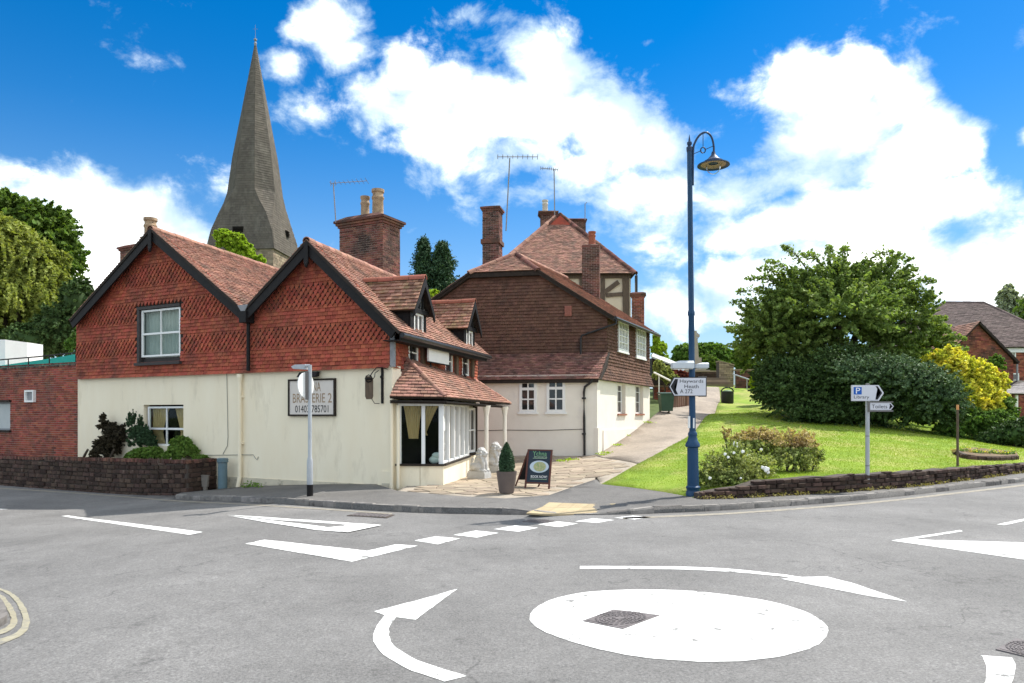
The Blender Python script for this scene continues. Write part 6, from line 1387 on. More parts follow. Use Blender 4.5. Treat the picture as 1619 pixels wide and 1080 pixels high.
mb = MB(); mb.poly(el_(.52, .56, .38, .155, .003)); build('plate_print', mb, M_plate, ps); mb = MB(); mb.poly(el_(.54, .56, .25, .125, .005)); build('dish_print', mb, M_food, ps); mb = MB(); mb.obox(Fa, w_ * .24, w_ * .8, h_ * .768, h_ * .776, .001, .003); mb.obox(Fa, w_ * .2, w_ * .86, h_ * .235, h_ * .243, .001, .003); build('rule_print', mb, M_lg, ps)

# bins, fence, steps, memorial
bp = P(1150, 637, 44); zb2 = T(bp.x, bp.y); bn = thing('litter_bin', 'dark litter bin with arched hood on the lawn beside the path', 'litter bin', (bp.x, bp.y, zb2)); M_bin = mat('bin_black_green', (.02, .025, .022), (.03, .034, .03), scale=4, rough=.55)
rb = 9.6 / FPX * 44; hb_ = P(0, 618, 44).z - zb2
mb = MB(); mb.lathe([(rb * .9, 0), (rb, .06), (rb, hb_ * .9), (rb * 1.04, hb_ * .92), (rb * 1.04, hb_ * .96)], (bp.x, bp.y, zb2), 20); build('body', mb, M_bin, bn, smooth=True)
mb = MB(); mb.tube([(bp.x + rb * 1.0 * math.cos(i * .3142), bp.y, zb2 + hb_ * .93 + .26 * math.sin(i * .3142)) for i in range(11)], .045, 6); build('hood', mb, M_bin, bn); mb = MB(); mb.lathe([(rb * .85, 0), (rb * .5, .07), (0, .09)], (bp.x, bp.y, zb2 + hb_ * .95), 16); build('lid', mb, mat('bin_lid', (.10, .17, .10), rough=.5), bn, smooth=True)
gp_ = P(1053, 660, 35.2); zw = T(gp_.x, gp_.y); wbn = thing('wheelie_bin', 'green wheeled refuse bin at the far corner of the white house', 'wheelie bin', (gp_.x, gp_.y, zw)); M_gbin = mat('green_plastic', (.03, .065, .04), (.04, .08, .05), scale=3, rough=.5); hw_ = 10.5 / FPX * 35.2; hz_ = P(0, 624, 35.2).z - zw
mb = MB(); x, y = gp_.x, gp_.y; mb.add([(x - hw_ * .82, y - .3, zw + .08), (x + hw_ * .82, y - .3, zw + .08), (x + hw_ * .82, y + .3, zw + .08), (x - hw_ * .82, y + .3, zw + .08), (x - hw_, y - .38, zw + hz_), (x + hw_, y - .38, zw + hz_), (x + hw_, y + .38, zw + hz_), (x - hw_, y + .38, zw + hz_)], [(3, 2, 1, 0), (0, 1, 5, 4), (1, 2, 6, 5), (2, 3, 7, 6), (3, 0, 4, 7), (4, 5, 6, 7)]); build('body', mb, M_gbin, wbn)
mb = MB(); mb.prism([(x - hw_ * 1.08, y - .42, zw + hz_), (x + hw_ * 1.08, y - .42, zw + hz_), (x + hw_ * 1.08, y + .42, zw + hz_ + .06), (x - hw_ * 1.08, y + .42, zw + hz_ + .06)], (0, 0, .06)); build('lid', mb, M_gbin, wbn)
for k in (-1, 1):
    mb = MB(); mb.tube([(x + k * hw_ * .6, y + .36, zw + .1), (x + k * hw_ * .75, y + .36, zw + .1)], .1, 12); build('wheel', mb, M_black, wbn)
fn = thing('timber_fence', 'short brown timber board fence behind the green refuse bin', 'fence', tuple(P(1078, 655, 38.5))); M_board = mat('brown_fence_board', (.20, .11, .075), (.28, .17, .12), scale=3, rough=.9, island=.3, stretch=(5, 5, .5))
for k in range(8):
    p = P(1064 + k * 3.4, 655, 38.5 + k * .25); z0 = T(p.x, p.y) - .1; mb = MB(); mb.box(p.x - .052, p.x + .052, p.y, p.y + .03, z0, P(0, 622, p.y).z + (k % 2) * .05); build('board', mb, M_board, fn)
for k in (0, 7):
    p = P(1064 + k * 3.4, 655, 38.58 + k * .25); z0 = T(p.x, p.y) - .1; mb = MB(); mb.box(p.x - .05, p.x + .05, p.y + .03, p.y + .13, z0, P(0, 620, p.y).z); build('post', mb, M_wood, fn)
# stone steps and their flanking walls at the top of the path
SY = 53.0; sp_ = thing('stone_steps', 'worn stone steps climbing to the memorial at the top of the path', 'steps', tuple(P(1125, 612, SY)))
for k in range(4):
    y_ = 611 - k * 3.6; a, b = P(1092 - k, y_, SY + k * .8), P(1160 - k * 3, y_, SY + k * .8)
    mb = MB(); mb.box(a.x, b.x, a.y, a.y + 1.0, a.z - .5, P(0, y_ - 3.2, a.y).z); build('step', mb, M_oldstone, sp_)
def smallwall(name, label, x0, y0, x1, y1, Y, th, m, drop=1.5, slope=None):
    a, b = P(x0, y0, Y), P(x1, y1, Y); t = thing(name, label, 'wall', (a.x, Y, b.z)); mb = MB(); top = [(a.x, Y, a.z), (b.x, Y, a.z if slope is None else P(0, slope, Y).z)]
    mb.prism([(a.x, Y, b.z - drop), (b.x, Y, b.z - drop), top[1], top[0]], (0, th, 0)); o = build('wall_core', mb, M_mortar_dark, t)
    f = facing(Y); tiling('stones', f, [[(a.x, b.z - drop), (b.x, b.z - drop), (b.x, top[1][2] - .02), (a.x, a.z - .02)]], .42, .16, .03, m, t, lap=False, brick=True, gap=.02, jit=.02, seed=int(x0)); mb = MB(); mb.prism([(a.x - .05, Y - .05, top[0][2]), (b.x + .05, Y - .05, top[1][2]), (b.x + .05, Y + th, top[1][2]), (a.x - .05, Y + th, top[0][2])], (0, 0, .1)); build('coping', mb, M_oldstone, t); return t
smallwall('stone_wall', 'grey stone pier wall sloping down beside the memorial steps', 1137, 572, 1160, 600, 55.5, .8, M_oldstone, slope=578)
smallwall('stone_wall', 'low dark stone wall behind the steps under the memorial', 1090, 588, 1150, 598, 58, .4, M_stone)
smallwall('brick_wall', 'brown brick wall in the shade between the steps and the big tree', 1164, 586, 1210, 618, 50.5, .4, M_brick_dark)
smallwall('brick_wall', 'reddish garden wall beyond the timber fence at the house corner', 1034, 612, 1092, 640, 44, .4, M_brick)
hrl = thing('handrail', 'pale metal handrail sloping beside the brown brick wall near the steps', 'handrail', tuple(P(1165, 600, 49.5))); mb = MB(); mb.tube([P(1159, 591.5, 50), P(1184, 600, 48.5)], .045, 6); build('rail', mb, M_galv, hrl); mb = MB(); mb.tube([P(1162, 592.5, 49.9), P(1162, 612, 49.9)], .03, 6); mb.tube([P(1181, 599, 48.7), P(1181, 622, 48.7)], .03, 6); build('post', mb, M_galv, hrl)
hr2 = thing('handrail', 'white handrail sloping behind the white house above the green bin', 'handrail', tuple(P(1040, 590, 42))); mb = MB(); mb.tube([P(1034, 589, 42), P(1060, 602, 40.5)], .05, 6); build('rail', mb, M_white, hr2); mb = MB(); mb.tube([P(1042, 593, 41.5), P(1042, 630, 41.5)], .035, 6); build('post', mb, M_white, hr2)
# war memorial cross
MY = 60; mm_ = thing('memorial_cross', 'pale stone memorial cross on stepped plinth standing behind the blue lamp post', 'memorial', tuple(P(1099, 590, MY))); M_pale = mat('pale_memorial_stone', (.42, .36, .29), (.34, .29, .23), scale=2, rough=.95)
Fm = facing(MY); mx = Fm.pix(1099, 560)[0]; zA = Fm.pix(1099, 566)[1]; zB = Fm.pix(1099, 535)[1]
mb = MB(); mb.prism([Fm.p(mx - .25, zA, .2), Fm.p(mx + .25, zA, .2), Fm.p(mx + .17, zB, .15), Fm.p(mx - .17, zB, .15)], -Fm.N * .35); build('shaft', mb, M_pale, mm_)
mb = MB(); zc_ = Fm.pix(0, 531)[1]; mb.obox(Fm, mx - .12, mx + .12, zB, zc_ + .42, -.1, .08); mb.obox(Fm, mx - .36, mx + .36, zc_ - .1, zc_ + .12, -.099, .079); mb.tube([Fm.p(mx + .28 * math.cos(i * .3927), zc_ + .28 * math.sin(i * .3927)) for i in range(17)], .05, 6); build('cross_head', mb, M_pale, mm_)
mb = MB(); zd_ = Fm.pix(0, 580)[1]; mb.obox(Fm, mx - .42, mx + .42, zd_, zA, -.35, .45)
for k in range(3): mb.obox(Fm, mx - .7 - .3 * k, mx + .7 + .3 * k, zd_ - .3 * (k + 1) - (1.2 if k == 2 else 0), zd_ - .3 * k, -.8 - .2 * k, .7 + .2 * k)
build('plinth', mb, M_pale, mm_)
# garden shed roof peeping behind the house
sh = thing('garden_shelter', 'low garden shelter with pale sloping roof behind the white house', 'shelter', tuple(P(1050, 585, 47))); mb = MB(); mb.prism([P(1030, 563, 47), P(1076, 581, 46), P(1079, 577, 49), P(1033, 557, 50)], (0, 0, -.1)); build('roof', mb, mat('pale_roof', (.45, .47, .45), rough=.8), sh); mb = MB(); a, b = P(1031, 566, 47.3), P(1072, 610, 46.6); mb.prism([(a.x, a.y, b.z), (b.x, b.y, b.z), (b.x, b.y, P(0, 581, 46.6).z), (a.x, a.y, a.z)], (0, 1.5, 0)); build('wall', mb, M_darkwood, sh)
# flower bed edging
fbd = [(1506, 715, 24.3), (1518, 722.5, 22.9), (1530, 726, 22.4), (1570, 724.5, 22.7), (1611, 719.5, 23.6)]
fe = thing('flower_bed', 'small raised stone edged flower bed on the lawn beside the wooden stake', 'flower bed', tuple(P(1560, 722, 23.5)))
fpts = smoothline([tuple(P(*q_)[:2]) for q_ in fbd], 3)
stonewall(fe, fpts, lambda x, y, s: T(x, y) - .04, lambda x, y, s: T(x, y) + .15, .17, .24, M_stone, seed=15, depth=.12)
bedpoly = fpts + [tuple(P(1606, 714, 25)[:2]), tuple(P(1540, 712.5, 25.4)[:2])]
sb = sheet('soil', bedpoly, T, M_soil, step=.5, vec=True, dz=.12, parent=fe, kind=None)

# ------------------------------------------------------------------ the two white stone lions
M_lion = mat('white_painted_stone', (.46, .45, .43), (.56, .55, .53), scale=6, rough=.75, bump=.4, bscale=30, c3=(.36, .35, .32), s3=7, t3=.62)
def lion(base, h, yaw, label, group):
    t = thing('lion_statue', label, 'statue', tuple(base), group); mb = MB(); E = lambda c, r: mb.ell(c, r, 14, 10)
    # modelled facing +x, unit height ~1, seated on a plinth
    P_ = .20
    E((-.13, 0, P_ + .13), (.19, .185, .15)); E((-.02, 0, P_ + .28), (.165, .155, .22)); E((.05, 0, P_ + .40), (.13, .135, .17))        # rump, belly, chest
    for sy in (-1, 1):
        E((-.05, sy * .13, P_ + .13), (.17, .075, .125)); E((.10, sy * .135, P_ + .035), (.11, .05, .04))                              # haunch, hind foot
        mb.tube([(.09, sy * .08, P_ + .40), (.155, sy * .085, P_ + .22), (.165, sy * .085, P_ + .03)], [.07, .055, .05], 10); E((.20, sy * .085, P_ + .03), (.075, .055, .035))   # fore leg, paw
        E((.07, sy * .11, P_ + .62), (.03, .02, .04))                                                                                   # ear
        for k in range(2): E((.235, sy * (.07 + .03 * k), P_ + .015), (.03, .016, .02))
        E((.205, sy * .05, P_ + .575), (.025, .03, .022)); E((.17, sy * .075, P_ + .50), (.05, .04, .05))                                   # brow, cheek
    E((.09, 0, P_ + .55), (.125, .12, .125)); E((.20, 0, P_ + .515), (.07, .075, .045)); E((.195, 0, P_ + .455), (.055, .06, .025)); E((.255, 0, P_ + .54), (.025, .035, .022))   # head, muzzle, jaw, nose
    r = random.Random(3)
    for lev, (z, rad, k) in enumerate(((.68, .05, 5), (.64, .10, 9), (.56, .14, 10), (.48, .15, 10), (.40, .14, 8))):                  # curled mane
        for i in range(k):
            a = R(75) + R(210) * i / (k - 1); E((.06 + rad * math.cos(a), rad * math.sin(a) * 1.0, P_ + z), (.042, .042, .042))
    mb.tube([(-.28, 0, P_ + .1), (-.33, .02, P_ + .2), (-.29, .03, P_ + .32), (-.24, .02, P_ + .40)], [.03, .03, .05, .02], 8)            # tail
    me = bpy.data.meshes.new('lion'); me.from_pydata(mb.v, [], mb.f); o = bpy.data.objects.new('tmp', me); COL.objects.link(o)
    md = o.modifiers.new('r', 'REMESH'); md.mode = 'VOXEL'; md.voxel_size = .0125; m2 = o.modifiers.new('s', 'SMOOTH'); m2.iterations = 3; m2.factor = .5
    bpy.context.view_layer.update(); me2 = bpy.data.meshes.new_from_object(o.evaluated_get(bpy.context.evaluated_depsgraph_get())); bpy.data.objects.remove(o)
    c_, s_ = math.cos(yaw), math.sin(yaw); k = h / .92
    body = bpy.data.objects.new('body', me2); COL.objects.link(body); me2.materials.clear(); me2.materials.append(M_lion); me2.polygons.foreach_set('use_smooth', [True] * len(me2.polygons))
    body.parent = t; body.rotation_euler = (0, 0, yaw); body.scale = (k, k, k); OFF[body.name] = OFF[t.name]
    F_ = Fr(base, (c_, s_, 0)); mb = MB(); mb.obox(F_, -.33 * k, .27 * k, -.02, .16 * k, -.2 * k, .2 * k); mb.obox(F_, -.31 * k, .25 * k, .16 * k, .21 * k, -.185 * k, .185 * k); build('plinth', mb, M_lion, t)
l1 = gpt(759, 756, T); lion(l1, 49 / FPX * l1.y, R(-28), 'white seated stone lion closest to the bow window', 'pair of white stone lions at the porch')
l2 = gpt(781, 746.5, T); lion(l2, 48 / FPX * l2.y, R(-28), 'white seated stone lion beyond its twin near the potted conifer', 'pair of white stone lions at the porch')

# ------------------------------------------------------------------ vegetation
def leaf_cloud(name, pts, size, m, parent, seed, out=None, aspect=.62, up=.5, kind=None):
    rg = np.random.default_rng(seed); n = len(pts)
    nr = rg.normal(size=(n, 3)); nr[:, 2] += up
    if out is not None: nr += out * .8
    nr /= np.linalg.norm(nr, axis=1)[:, None]
    a = np.cross(nr, rg.normal(size=(n, 3))); a /= np.linalg.norm(a, axis=1)[:, None]; b = np.cross(nr, a)
    s = (size * rg.uniform(.65, 1.35, n))[:, None] / 2
    V = np.stack([pts - a * s, pts + b * s * aspect - nr * s * .25, pts + a * s, pts - b * s * aspect - nr * s * .25], 1)
    return npbuild(name, V.reshape(-1, 3), np.arange(4 * n).reshape(-1, 4), m, parent=parent, kind=kind)
def shoots(blobs, n, per, seed, droop=.25, inner=(.2, .7), outer=(.82, 1.12), spread=.12, zmin=-.7, upward=0.):
    """points along many leafy shoots that grow out of the blobs' volume"""
    rg = np.random.default_rng(seed); B = np.array([b[:6] for b in blobs], float); w = np.array([(b[3] * b[4] * b[5]) ** (.67) * (b[6] if len(b) > 6 else 1) for b in blobs]); k = rg.choice(len(B), n, p=w / w.sum())
    d = rg.normal(size=(n, 3)); d[:, 2] += .25; d /= np.linalg.norm(d, axis=1)[:, None]; d[:, 2] = np.where(d[:, 2] < zmin, -d[:, 2], d[:, 2])
    c, r = B[k, :3], B[k, 3:]; a = c + d * r * rg.uniform(*inner, n)[:, None]; e = c + d * r * rg.uniform(*outer, n)[:, None]
    t = rg.random((n, per)) ** .8; p = a[:, None] + (e - a)[:, None] * t[:, :, None]
    L = np.linalg.norm(e - a, axis=1); p[:, :, 2] += (-droop * (t ** 2) + upward * t * t) * L[:, None]; p += rg.normal(size=p.shape) * (spread * (1.15 - t) * L[:, None])[:, :, None]
    o = np.repeat(d[:, None], per, 1); return p.reshape(-1, 3), o.reshape(-1, 3)
def blob(px, py, Y, rx, ry, rd=None, w=1): p = P(px, py, Y); s = Y / FPX; return (p.x, p.y, p.z, rx * s, (rd if rd is not None else (rx + ry) / 2) * s, ry * s, w)
def tree(name, label, base, blobs, m, n, per, size, seed, trunk_r=.3, group=None, cat='tree', limbs=None, bark=None, core=None, **kw):
    t = thing(name, label, cat, tuple(base), group); p, o = shoots(blobs, n, per, seed, **kw); leaf_cloud('crown', p, size, m, t, seed, o * .8)
    if core:
        mb = MB(); rg = np.random.default_rng(seed)
        for b in blobs: mb.ell(b[:3], (b[3] * core, b[4] * core, b[5] * core), 14, 10)
        vs = np.array(mb.v); vs += rg.normal(size=vs.shape) * .05 * min(b[3] for b in blobs); mb.v = vs.tolist(); build('inner_foliage', mb, m, t, smooth='all')
    if trunk_r:
        mb = MB(); base = V3(base); c = sum((V3(b[:3]) for b in blobs), V3()) / len(blobs); f = base.lerp(c, .45); f.x = base.x * .7 + c.x * .3
        mb.tube([base + V3((0, 0, -.3)), base.lerp(f, .5) + V3((.06, 0, 0)), f], [trunk_r * 1.25, trunk_r, trunk_r * .8], 10)
        if limbs if limbs is not None else cat == 'tree':
            for b in blobs:
                e = V3(b[:3]); m_ = f.lerp(e, .5) + V3((rnd.uniform(-.2, .2), rnd.uniform(-.2, .2), .2)); mb.tube([f, m_, e, e + (e - f) * .04], [trunk_r * .6, trunk_r * .4, trunk_r * .22, trunk_r * .05], 7)
        build('trunk', mb, bark or M_bark, t, smooth='all')
    return t
def gb_(px, py, Y): p = P(px, py, Y); return (p.x, p.y, T(p.x, p.y))
L_cherry = leafmat('cherry_leaf', (0.155, 0.23, 0.06), (0.25, 0.33, 0.09), scale=.7, island=.4)
L_dark = leafmat('dark_oak_leaf', (0.09, 0.155, 0.03), (0.155, 0.235, 0.045), scale=.5, island=.4)
L_olive = leafmat('feathery_leaf', (0.21, 0.25, 0.055), (0.3, 0.33, 0.075), scale=.5, island=.35)
L_conif = leafmat('conifer_needle', (0.035, 0.075, 0.038), (0.065, 0.115, 0.055), scale=.8, island=.4, trans=.1)
L_yew = leafmat('yew_needle', (0.045, 0.085, 0.026), (0.08, 0.13, 0.04), scale=.7, island=.4, trans=.1)
L_yew2 = leafmat('blue_green_foliage', (0.075, 0.13, 0.06), (0.15, 0.22, 0.11), scale=1., island=.35, trans=.1)
L_yellow = leafmat('golden_leaf', (0.85, 0.7, 0.09), (0.52, 0.6, 0.08), scale=1.6, island=.38)
L_lime = leafmat('lime_leaf', (0.26, 0.4, 0.03), (0.38, 0.5, 0.05), scale=1., island=.3)
L_mid = leafmat('mid_green_leaf', (0.1, 0.19, 0.035), (0.17, 0.27, 0.06), scale=.8, island=.4)
L_grey = leafmat('willow_leaf', (0.34, 0.38, 0.27), (0.42, 0.46, 0.32), scale=.8, island=.3)
L_purple = leafmat('purple_leaf', (0.036, 0.03, 0.02), (0.06, 0.05, 0.03), scale=1, island=.4, trans=.1)
L_rose = leafmat('rose_leaf', (.22, .29, .085), (.40, .41, .15), scale=2, island=.4); L_rosered = leafmat('rose_red_leaf', (0.5, 0.34, 0.19), (0.4, 0.37, 0.15), scale=2, island=.35)
# big trees behind the outbuilding
tree('broadleaf_tree', 'large dark green broadleaf tree rising behind the willowy tree and outbuilding', gb_(40, 540, 44), [blob(-60, 390, 44, 110, 80), blob(20, 345, 44, 60, 42), blob(70, 370, 44, 50, 50), blob(100, 405, 44, 32, 40), blob(60, 430, 45, 60, 50), blob(-10, 320, 45, 50, 22)], L_dark, 1700, 34, .30, 201, trunk_r=.5, outer=(.7, 1.3), spread=.09)
tree('willowy_tree', 'olive green feathery tree leaning over the white block and turquoise sheet', gb_(20, 545, 36), [blob(0, 400, 36, 80, 75), blob(55, 420, 36, 50, 55), blob(90, 460, 36, 40, 40), blob(30, 470, 35, 75, 45), blob(-60, 450, 36, 80, 80), blob(110, 480, 37, 30, 30)], L_olive, 2300, 34, .20, 202, trunk_r=.4, droop=.9, spread=.06, outer=(.75, 1.3))
tree('shrub', 'dark ivy clad shrub under the feathery tree beside the tiled gable', gb_(100, 560, 33), [blob(100, 520, 33, 50, 45), blob(60, 540, 33, 60, 35), blob(125, 480, 33, 28, 45), blob(20, 545, 34, 60, 30)], L_yew, 900, 40, .16, 203, trunk_r=.1, cat='shrub', core=.7)
tree('shrub', 'small bright green shrub against the edge of the tiled gable', gb_(123, 560, 28), [blob(122, 545, 28, 16, 20), blob(126, 522, 28, 9, 16)], L_mid, 160, 26, .12, 204, trunk_r=.04, cat='shrub')
# small trees seen over the roofs
tree('young_tree', 'bright green young tree in front of the church spire', (P(378, 500, 45).x, 45, 1), [blob(362, 380, 45, 22, 16), blob(380, 395, 45, 22, 18), blob(352, 372, 45, 13, 12), blob(405, 410, 45, 18, 10), blob(378, 378, 45, 12, 10)], L_lime, 330, 30, .2, 205, trunk_r=.12)
def conifer(label, px, ytop, ybot, Y, wpx, seed, n=520):
    b = P(px, ybot, Y); t = thing('cypress_tree', label, 'tree', (b.x, Y, b.z)); rg = np.random.default_rng(seed); h = P(px, ytop, Y).z - b.z; tt = rg.random(n) ** .85; a = rg.uniform(0, 6.283, n); rad = (1 - tt) ** .75 * wpx / FPX * Y * (.72 + .42 * np.sin(a * 3 + tt * 13) * np.sin(tt * 31 + a)) + .12
    L = 26; s = rg.random((n, L)); x = b.x + np.cos(a)[:, None] * rad[:, None] * s; y = Y + np.sin(a)[:, None] * rad[:, None] * s; z = b.z + h * tt[:, None] + s * s * rad[:, None] * .45 - .1
    p = np.stack([x, y, z], 2) + rg.normal(size=(n, L, 3)) * .16; leaf_cloud('crown', p.reshape(-1, 3), .24, L_conif, t, seed, aspect=.45); mb = MB(); mb.tube([b + V3((0, 0, -5)), b + V3((0, 0, h * .9))], [.3, .05], 8); build('trunk', mb, M_bark, t)
conifer('tallest dark cypress between the two brick chimneys', 670, 380, 500, 60, 36, 211); conifer('broad dark cypress beside the tallest one behind the roofs', 699, 386, 500, 60, 44, 212, 820)
tree('shrub', 'yellow green shrub tip showing above the dormer roof', (P(688, 520, 33).x, 33, 2), [blob(684, 468, 33, 12, 12), blob(696, 476, 33, 10, 10), blob(690, 485, 33, 16, 10)], L_lime, 160, 26, .16, 213, trunk_r=.06, cat='shrub')
# the big cherry on the lawn
cb_ = [blob(1220, 525, 37, 56, 52), blob(1255, 470, 37, 50, 38), blob(1320, 452, 37, 62, 38), blob(1390, 460, 37, 54, 38), blob(1435, 505, 37, 48, 46), blob(1330, 500, 36, 90, 54, 80), blob(1270, 550, 37, 72, 44), blob(1400, 550, 37, 64, 36), blob(1200, 560, 38, 34, 38), blob(1475, 545, 37, 28, 30), blob(1250, 590, 36.5, 50, 28), blob(1320, 585, 36, 60, 26), blob(1400, 580, 36, 50, 24)]
tree('cherry_tree', 'wide spreading green cherry tree above the dark hedge on the lawn', gb_(1325, 640, 37.5), cb_, L_cherry, 1750, 46, .21, 221, trunk_r=.38, droop=-.02, inner=(.1, .7), outer=(.9, 1.32), spread=.055)
def sprays():
    t = bpy.data.objects['cherry_tree']; rg = np.random.default_rng(9); pts = []; mb = MB()
    for x0, y0, x1, y1 in ((1275, 425, 1236, 388), (1262, 440, 1208, 412), (1240, 455, 1178, 440), (1225, 490, 1155, 478), (1210, 520, 1150, 522), (1200, 545, 1148, 548), (1310, 415, 1312, 392), (1330, 412, 1338, 394), (1365, 420, 1412, 398), (1385, 425, 1444, 409), (1420, 440, 1452, 426), (1440, 455, 1480, 445), (1450, 480, 1478, 470), (1300, 420, 1268, 402), (1470, 520, 1505, 525), (1480, 540, 1525, 536), (1250, 445, 1196, 424), (1400, 430, 1425, 400), (1232, 470, 1165, 462), (1465, 560, 1530, 552)):
        a, b = P(x0, y0, 37), P(x1, y1, 36.5 + rg.uniform(-1, 1)); m_ = a.lerp(b, .5) + V3((0, 0, .25)); mb.tube([a, m_, b], [.035, .022, .008], 5)
        for k in range(150): s = rg.random(); p = (a.lerp(m_, s * 2) if s < .5 else m_.lerp(b, s * 2 - 1)); pts.append(np.array(p) + rg.normal(size=3) * .15 * (1.35 - s))
    build('twigs', mb, M_bark, t); leaf_cloud('spray_foliage', np.array(pts), .2, L_cherry, t, 10)
sprays()
# dark hedge mass with a blue green face, and the shrubs round it
tree('yew_hedge', 'broad dark yew hedge filling the slope under the cherry tree', gb_(1330, 665, 33.5), [blob(1270, 620, 34, 65, 48, 50), blob(1340, 605, 33.5, 75, 55, 50), blob(1400, 625, 32.5, 75, 55, 50), blob(1460, 640, 31.5, 60, 48, 45), blob(1330, 650, 33, 90, 30, 40), blob(1225, 610, 35, 35, 45, 40)], L_yew, 3600, 44, .13, 231, trunk_r=0, cat='hedge', droop=.05, core=.60, spread=.08, outer=(.7, 1.28))
tree('juniper_shrub', 'blue green feathery conifer shrub on the crest of the dark hedge', gb_(1440, 690, 30.6), [blob(1395, 595, 31.6, 60, 26, 30), blob(1450, 610, 31, 52, 30, 30), blob(1490, 632, 30.6, 34, 30, 28), blob(1360, 588, 32, 40, 22, 26)], L_yew2, 900, 36, .12, 232, trunk_r=0, cat='shrub', droop=-.1, spread=.07, outer=(.65, 1.45))
tree('golden_shrub', 'golden yellow shrub glowing between the hedge and the brick house', gb_(1540, 700, 33), [blob(1510, 585, 33.5, 34, 28), blob(1535, 600, 33, 36, 36), blob(1500, 565, 34, 26, 20), blob(1555, 640, 32.6, 34, 38), blob(1525, 640, 32.5, 34, 40), blob(1475, 575, 34.5, 20, 18), blob(1570, 610, 33, 22, 28)], L_yellow, 1500, 32, .15, 233, trunk_r=.1, cat='shrub', droop=.15)
tree('shrub', 'mid green leafy shrub mixed into the lower side of the golden shrub', gb_(1560, 700, 31.5), [blob(1535, 668, 31.6, 36, 26), blob(1575, 672, 31.5, 30, 28), blob(1575, 575, 34, 12, 16), blob(1590, 650, 32, 18, 26), blob(1500, 680, 31.2, 26, 18)], L_mid, 700, 32, .14, 234, trunk_r=.08, cat='shrub')
tree('shrub', 'dark evergreen shrub at the foot of the brick house porch', gb_(1600, 705, 30), [blob(1600, 686, 30, 36, 22), blob(1570, 692, 30.2, 26, 14), blob(1650, 680, 30, 45, 30)], L_yew, 700, 34, .13, 235, trunk_r=.06, cat='shrub', core=.7)
tree('shrub', 'light green shrub at the path side end of the dark hedge', gb_(1205, 632, 41), [blob(1203, 603, 41, 17, 22), blob(1212, 585, 41, 14, 14)], L_lime, 280, 28, .17, 236, trunk_r=.06, cat='shrub')
tree('birch_tree', 'slender pale birch rising behind the brick house roof', (P(1598, 520, 62).x, 62, 2), [blob(1592, 468, 62, 15, 18), blob(1605, 485, 62, 22, 20), blob(1585, 492, 62, 12, 14), blob(1618, 500, 62, 20, 18), blob(1595, 455, 62, 7, 9)], L_grey, 420, 26, .26, 237, trunk_r=.12, droop=.6, limbs=False)
# far trees at the top of the path
tree('broadleaf_tree', 'round mid green tree beyond the memorial cross', gb_(1125, 600, 70), [blob(1095, 560, 70, 30, 20), blob(1125, 562, 70, 32, 22), blob(1150, 572, 70, 24, 18), blob(1078, 562, 70, 16, 18)], L_mid, 700, 32, .36, 241, trunk_r=.25)
tree('broadleaf_tree', 'darker bushy tree in front of the round one by the pier wall', gb_(1130, 600, 64), [blob(1118, 575, 64, 22, 14), blob(1140, 582, 64, 18, 12)], L_dark, 360, 30, .3, 242, trunk_r=.2)
tree('young_tree', 'bright yellow green sapling behind the far end of the tiled house', gb_(1043, 600, 50), [blob(1042, 552, 50, 13, 14), blob(1048, 570, 50, 10, 12), blob(1038, 536, 50, 6, 10)], L_lime, 220, 26, .22, 243, trunk_r=.08)
tree('flowering_shrub', 'pinkish flowering shrub over the white handrail', gb_(1050, 610, 43.5), [blob(1048, 590, 43.5, 16, 14), blob(1042, 578, 43.5, 9, 10), blob(1062, 600, 43.5, 13, 10)], L_rose, 260, 26, .15, 244, trunk_r=.06, cat='shrub')
tree('dark_shrub', 'low purple red shrub behind the arrow sign on the lamp post', gb_(1075, 610, 46), [blob(1074, 592, 46, 14, 7), blob(1085, 594, 46, 10, 6)], leafmat('plum_leaf', (.16, .04, .04), (.22, .07, .06), scale=2, island=.3), 160, 24, .16, 245, trunk_r=.05, cat='shrub')
tree('broadleaf_tree', 'dark small tree glimpsed between cherry tree and pier wall', gb_(1175, 610, 60), [blob(1172, 562, 60, 14, 18), blob(1180, 580, 60, 16, 16)], L_dark, 240, 28, .3, 246, trunk_r=.15)
for k, (x, ry) in enumerate(((-25, 60), (1690, 70), (1760, 90))):
    tree('broadleaf_tree', ('leafy tree beyond the far end of the outbuilding', 'leafy tree past the brick house porch', 'tall leafy tree past the porch side of the brick house')[k], gb_(x, 600, 48), [blob(x, 480, 48, 70, ry), blob(x + 20, 520, 47, 60, 60)], L_dark, 500, 28, .36, 250 + k, trunk_r=.3)
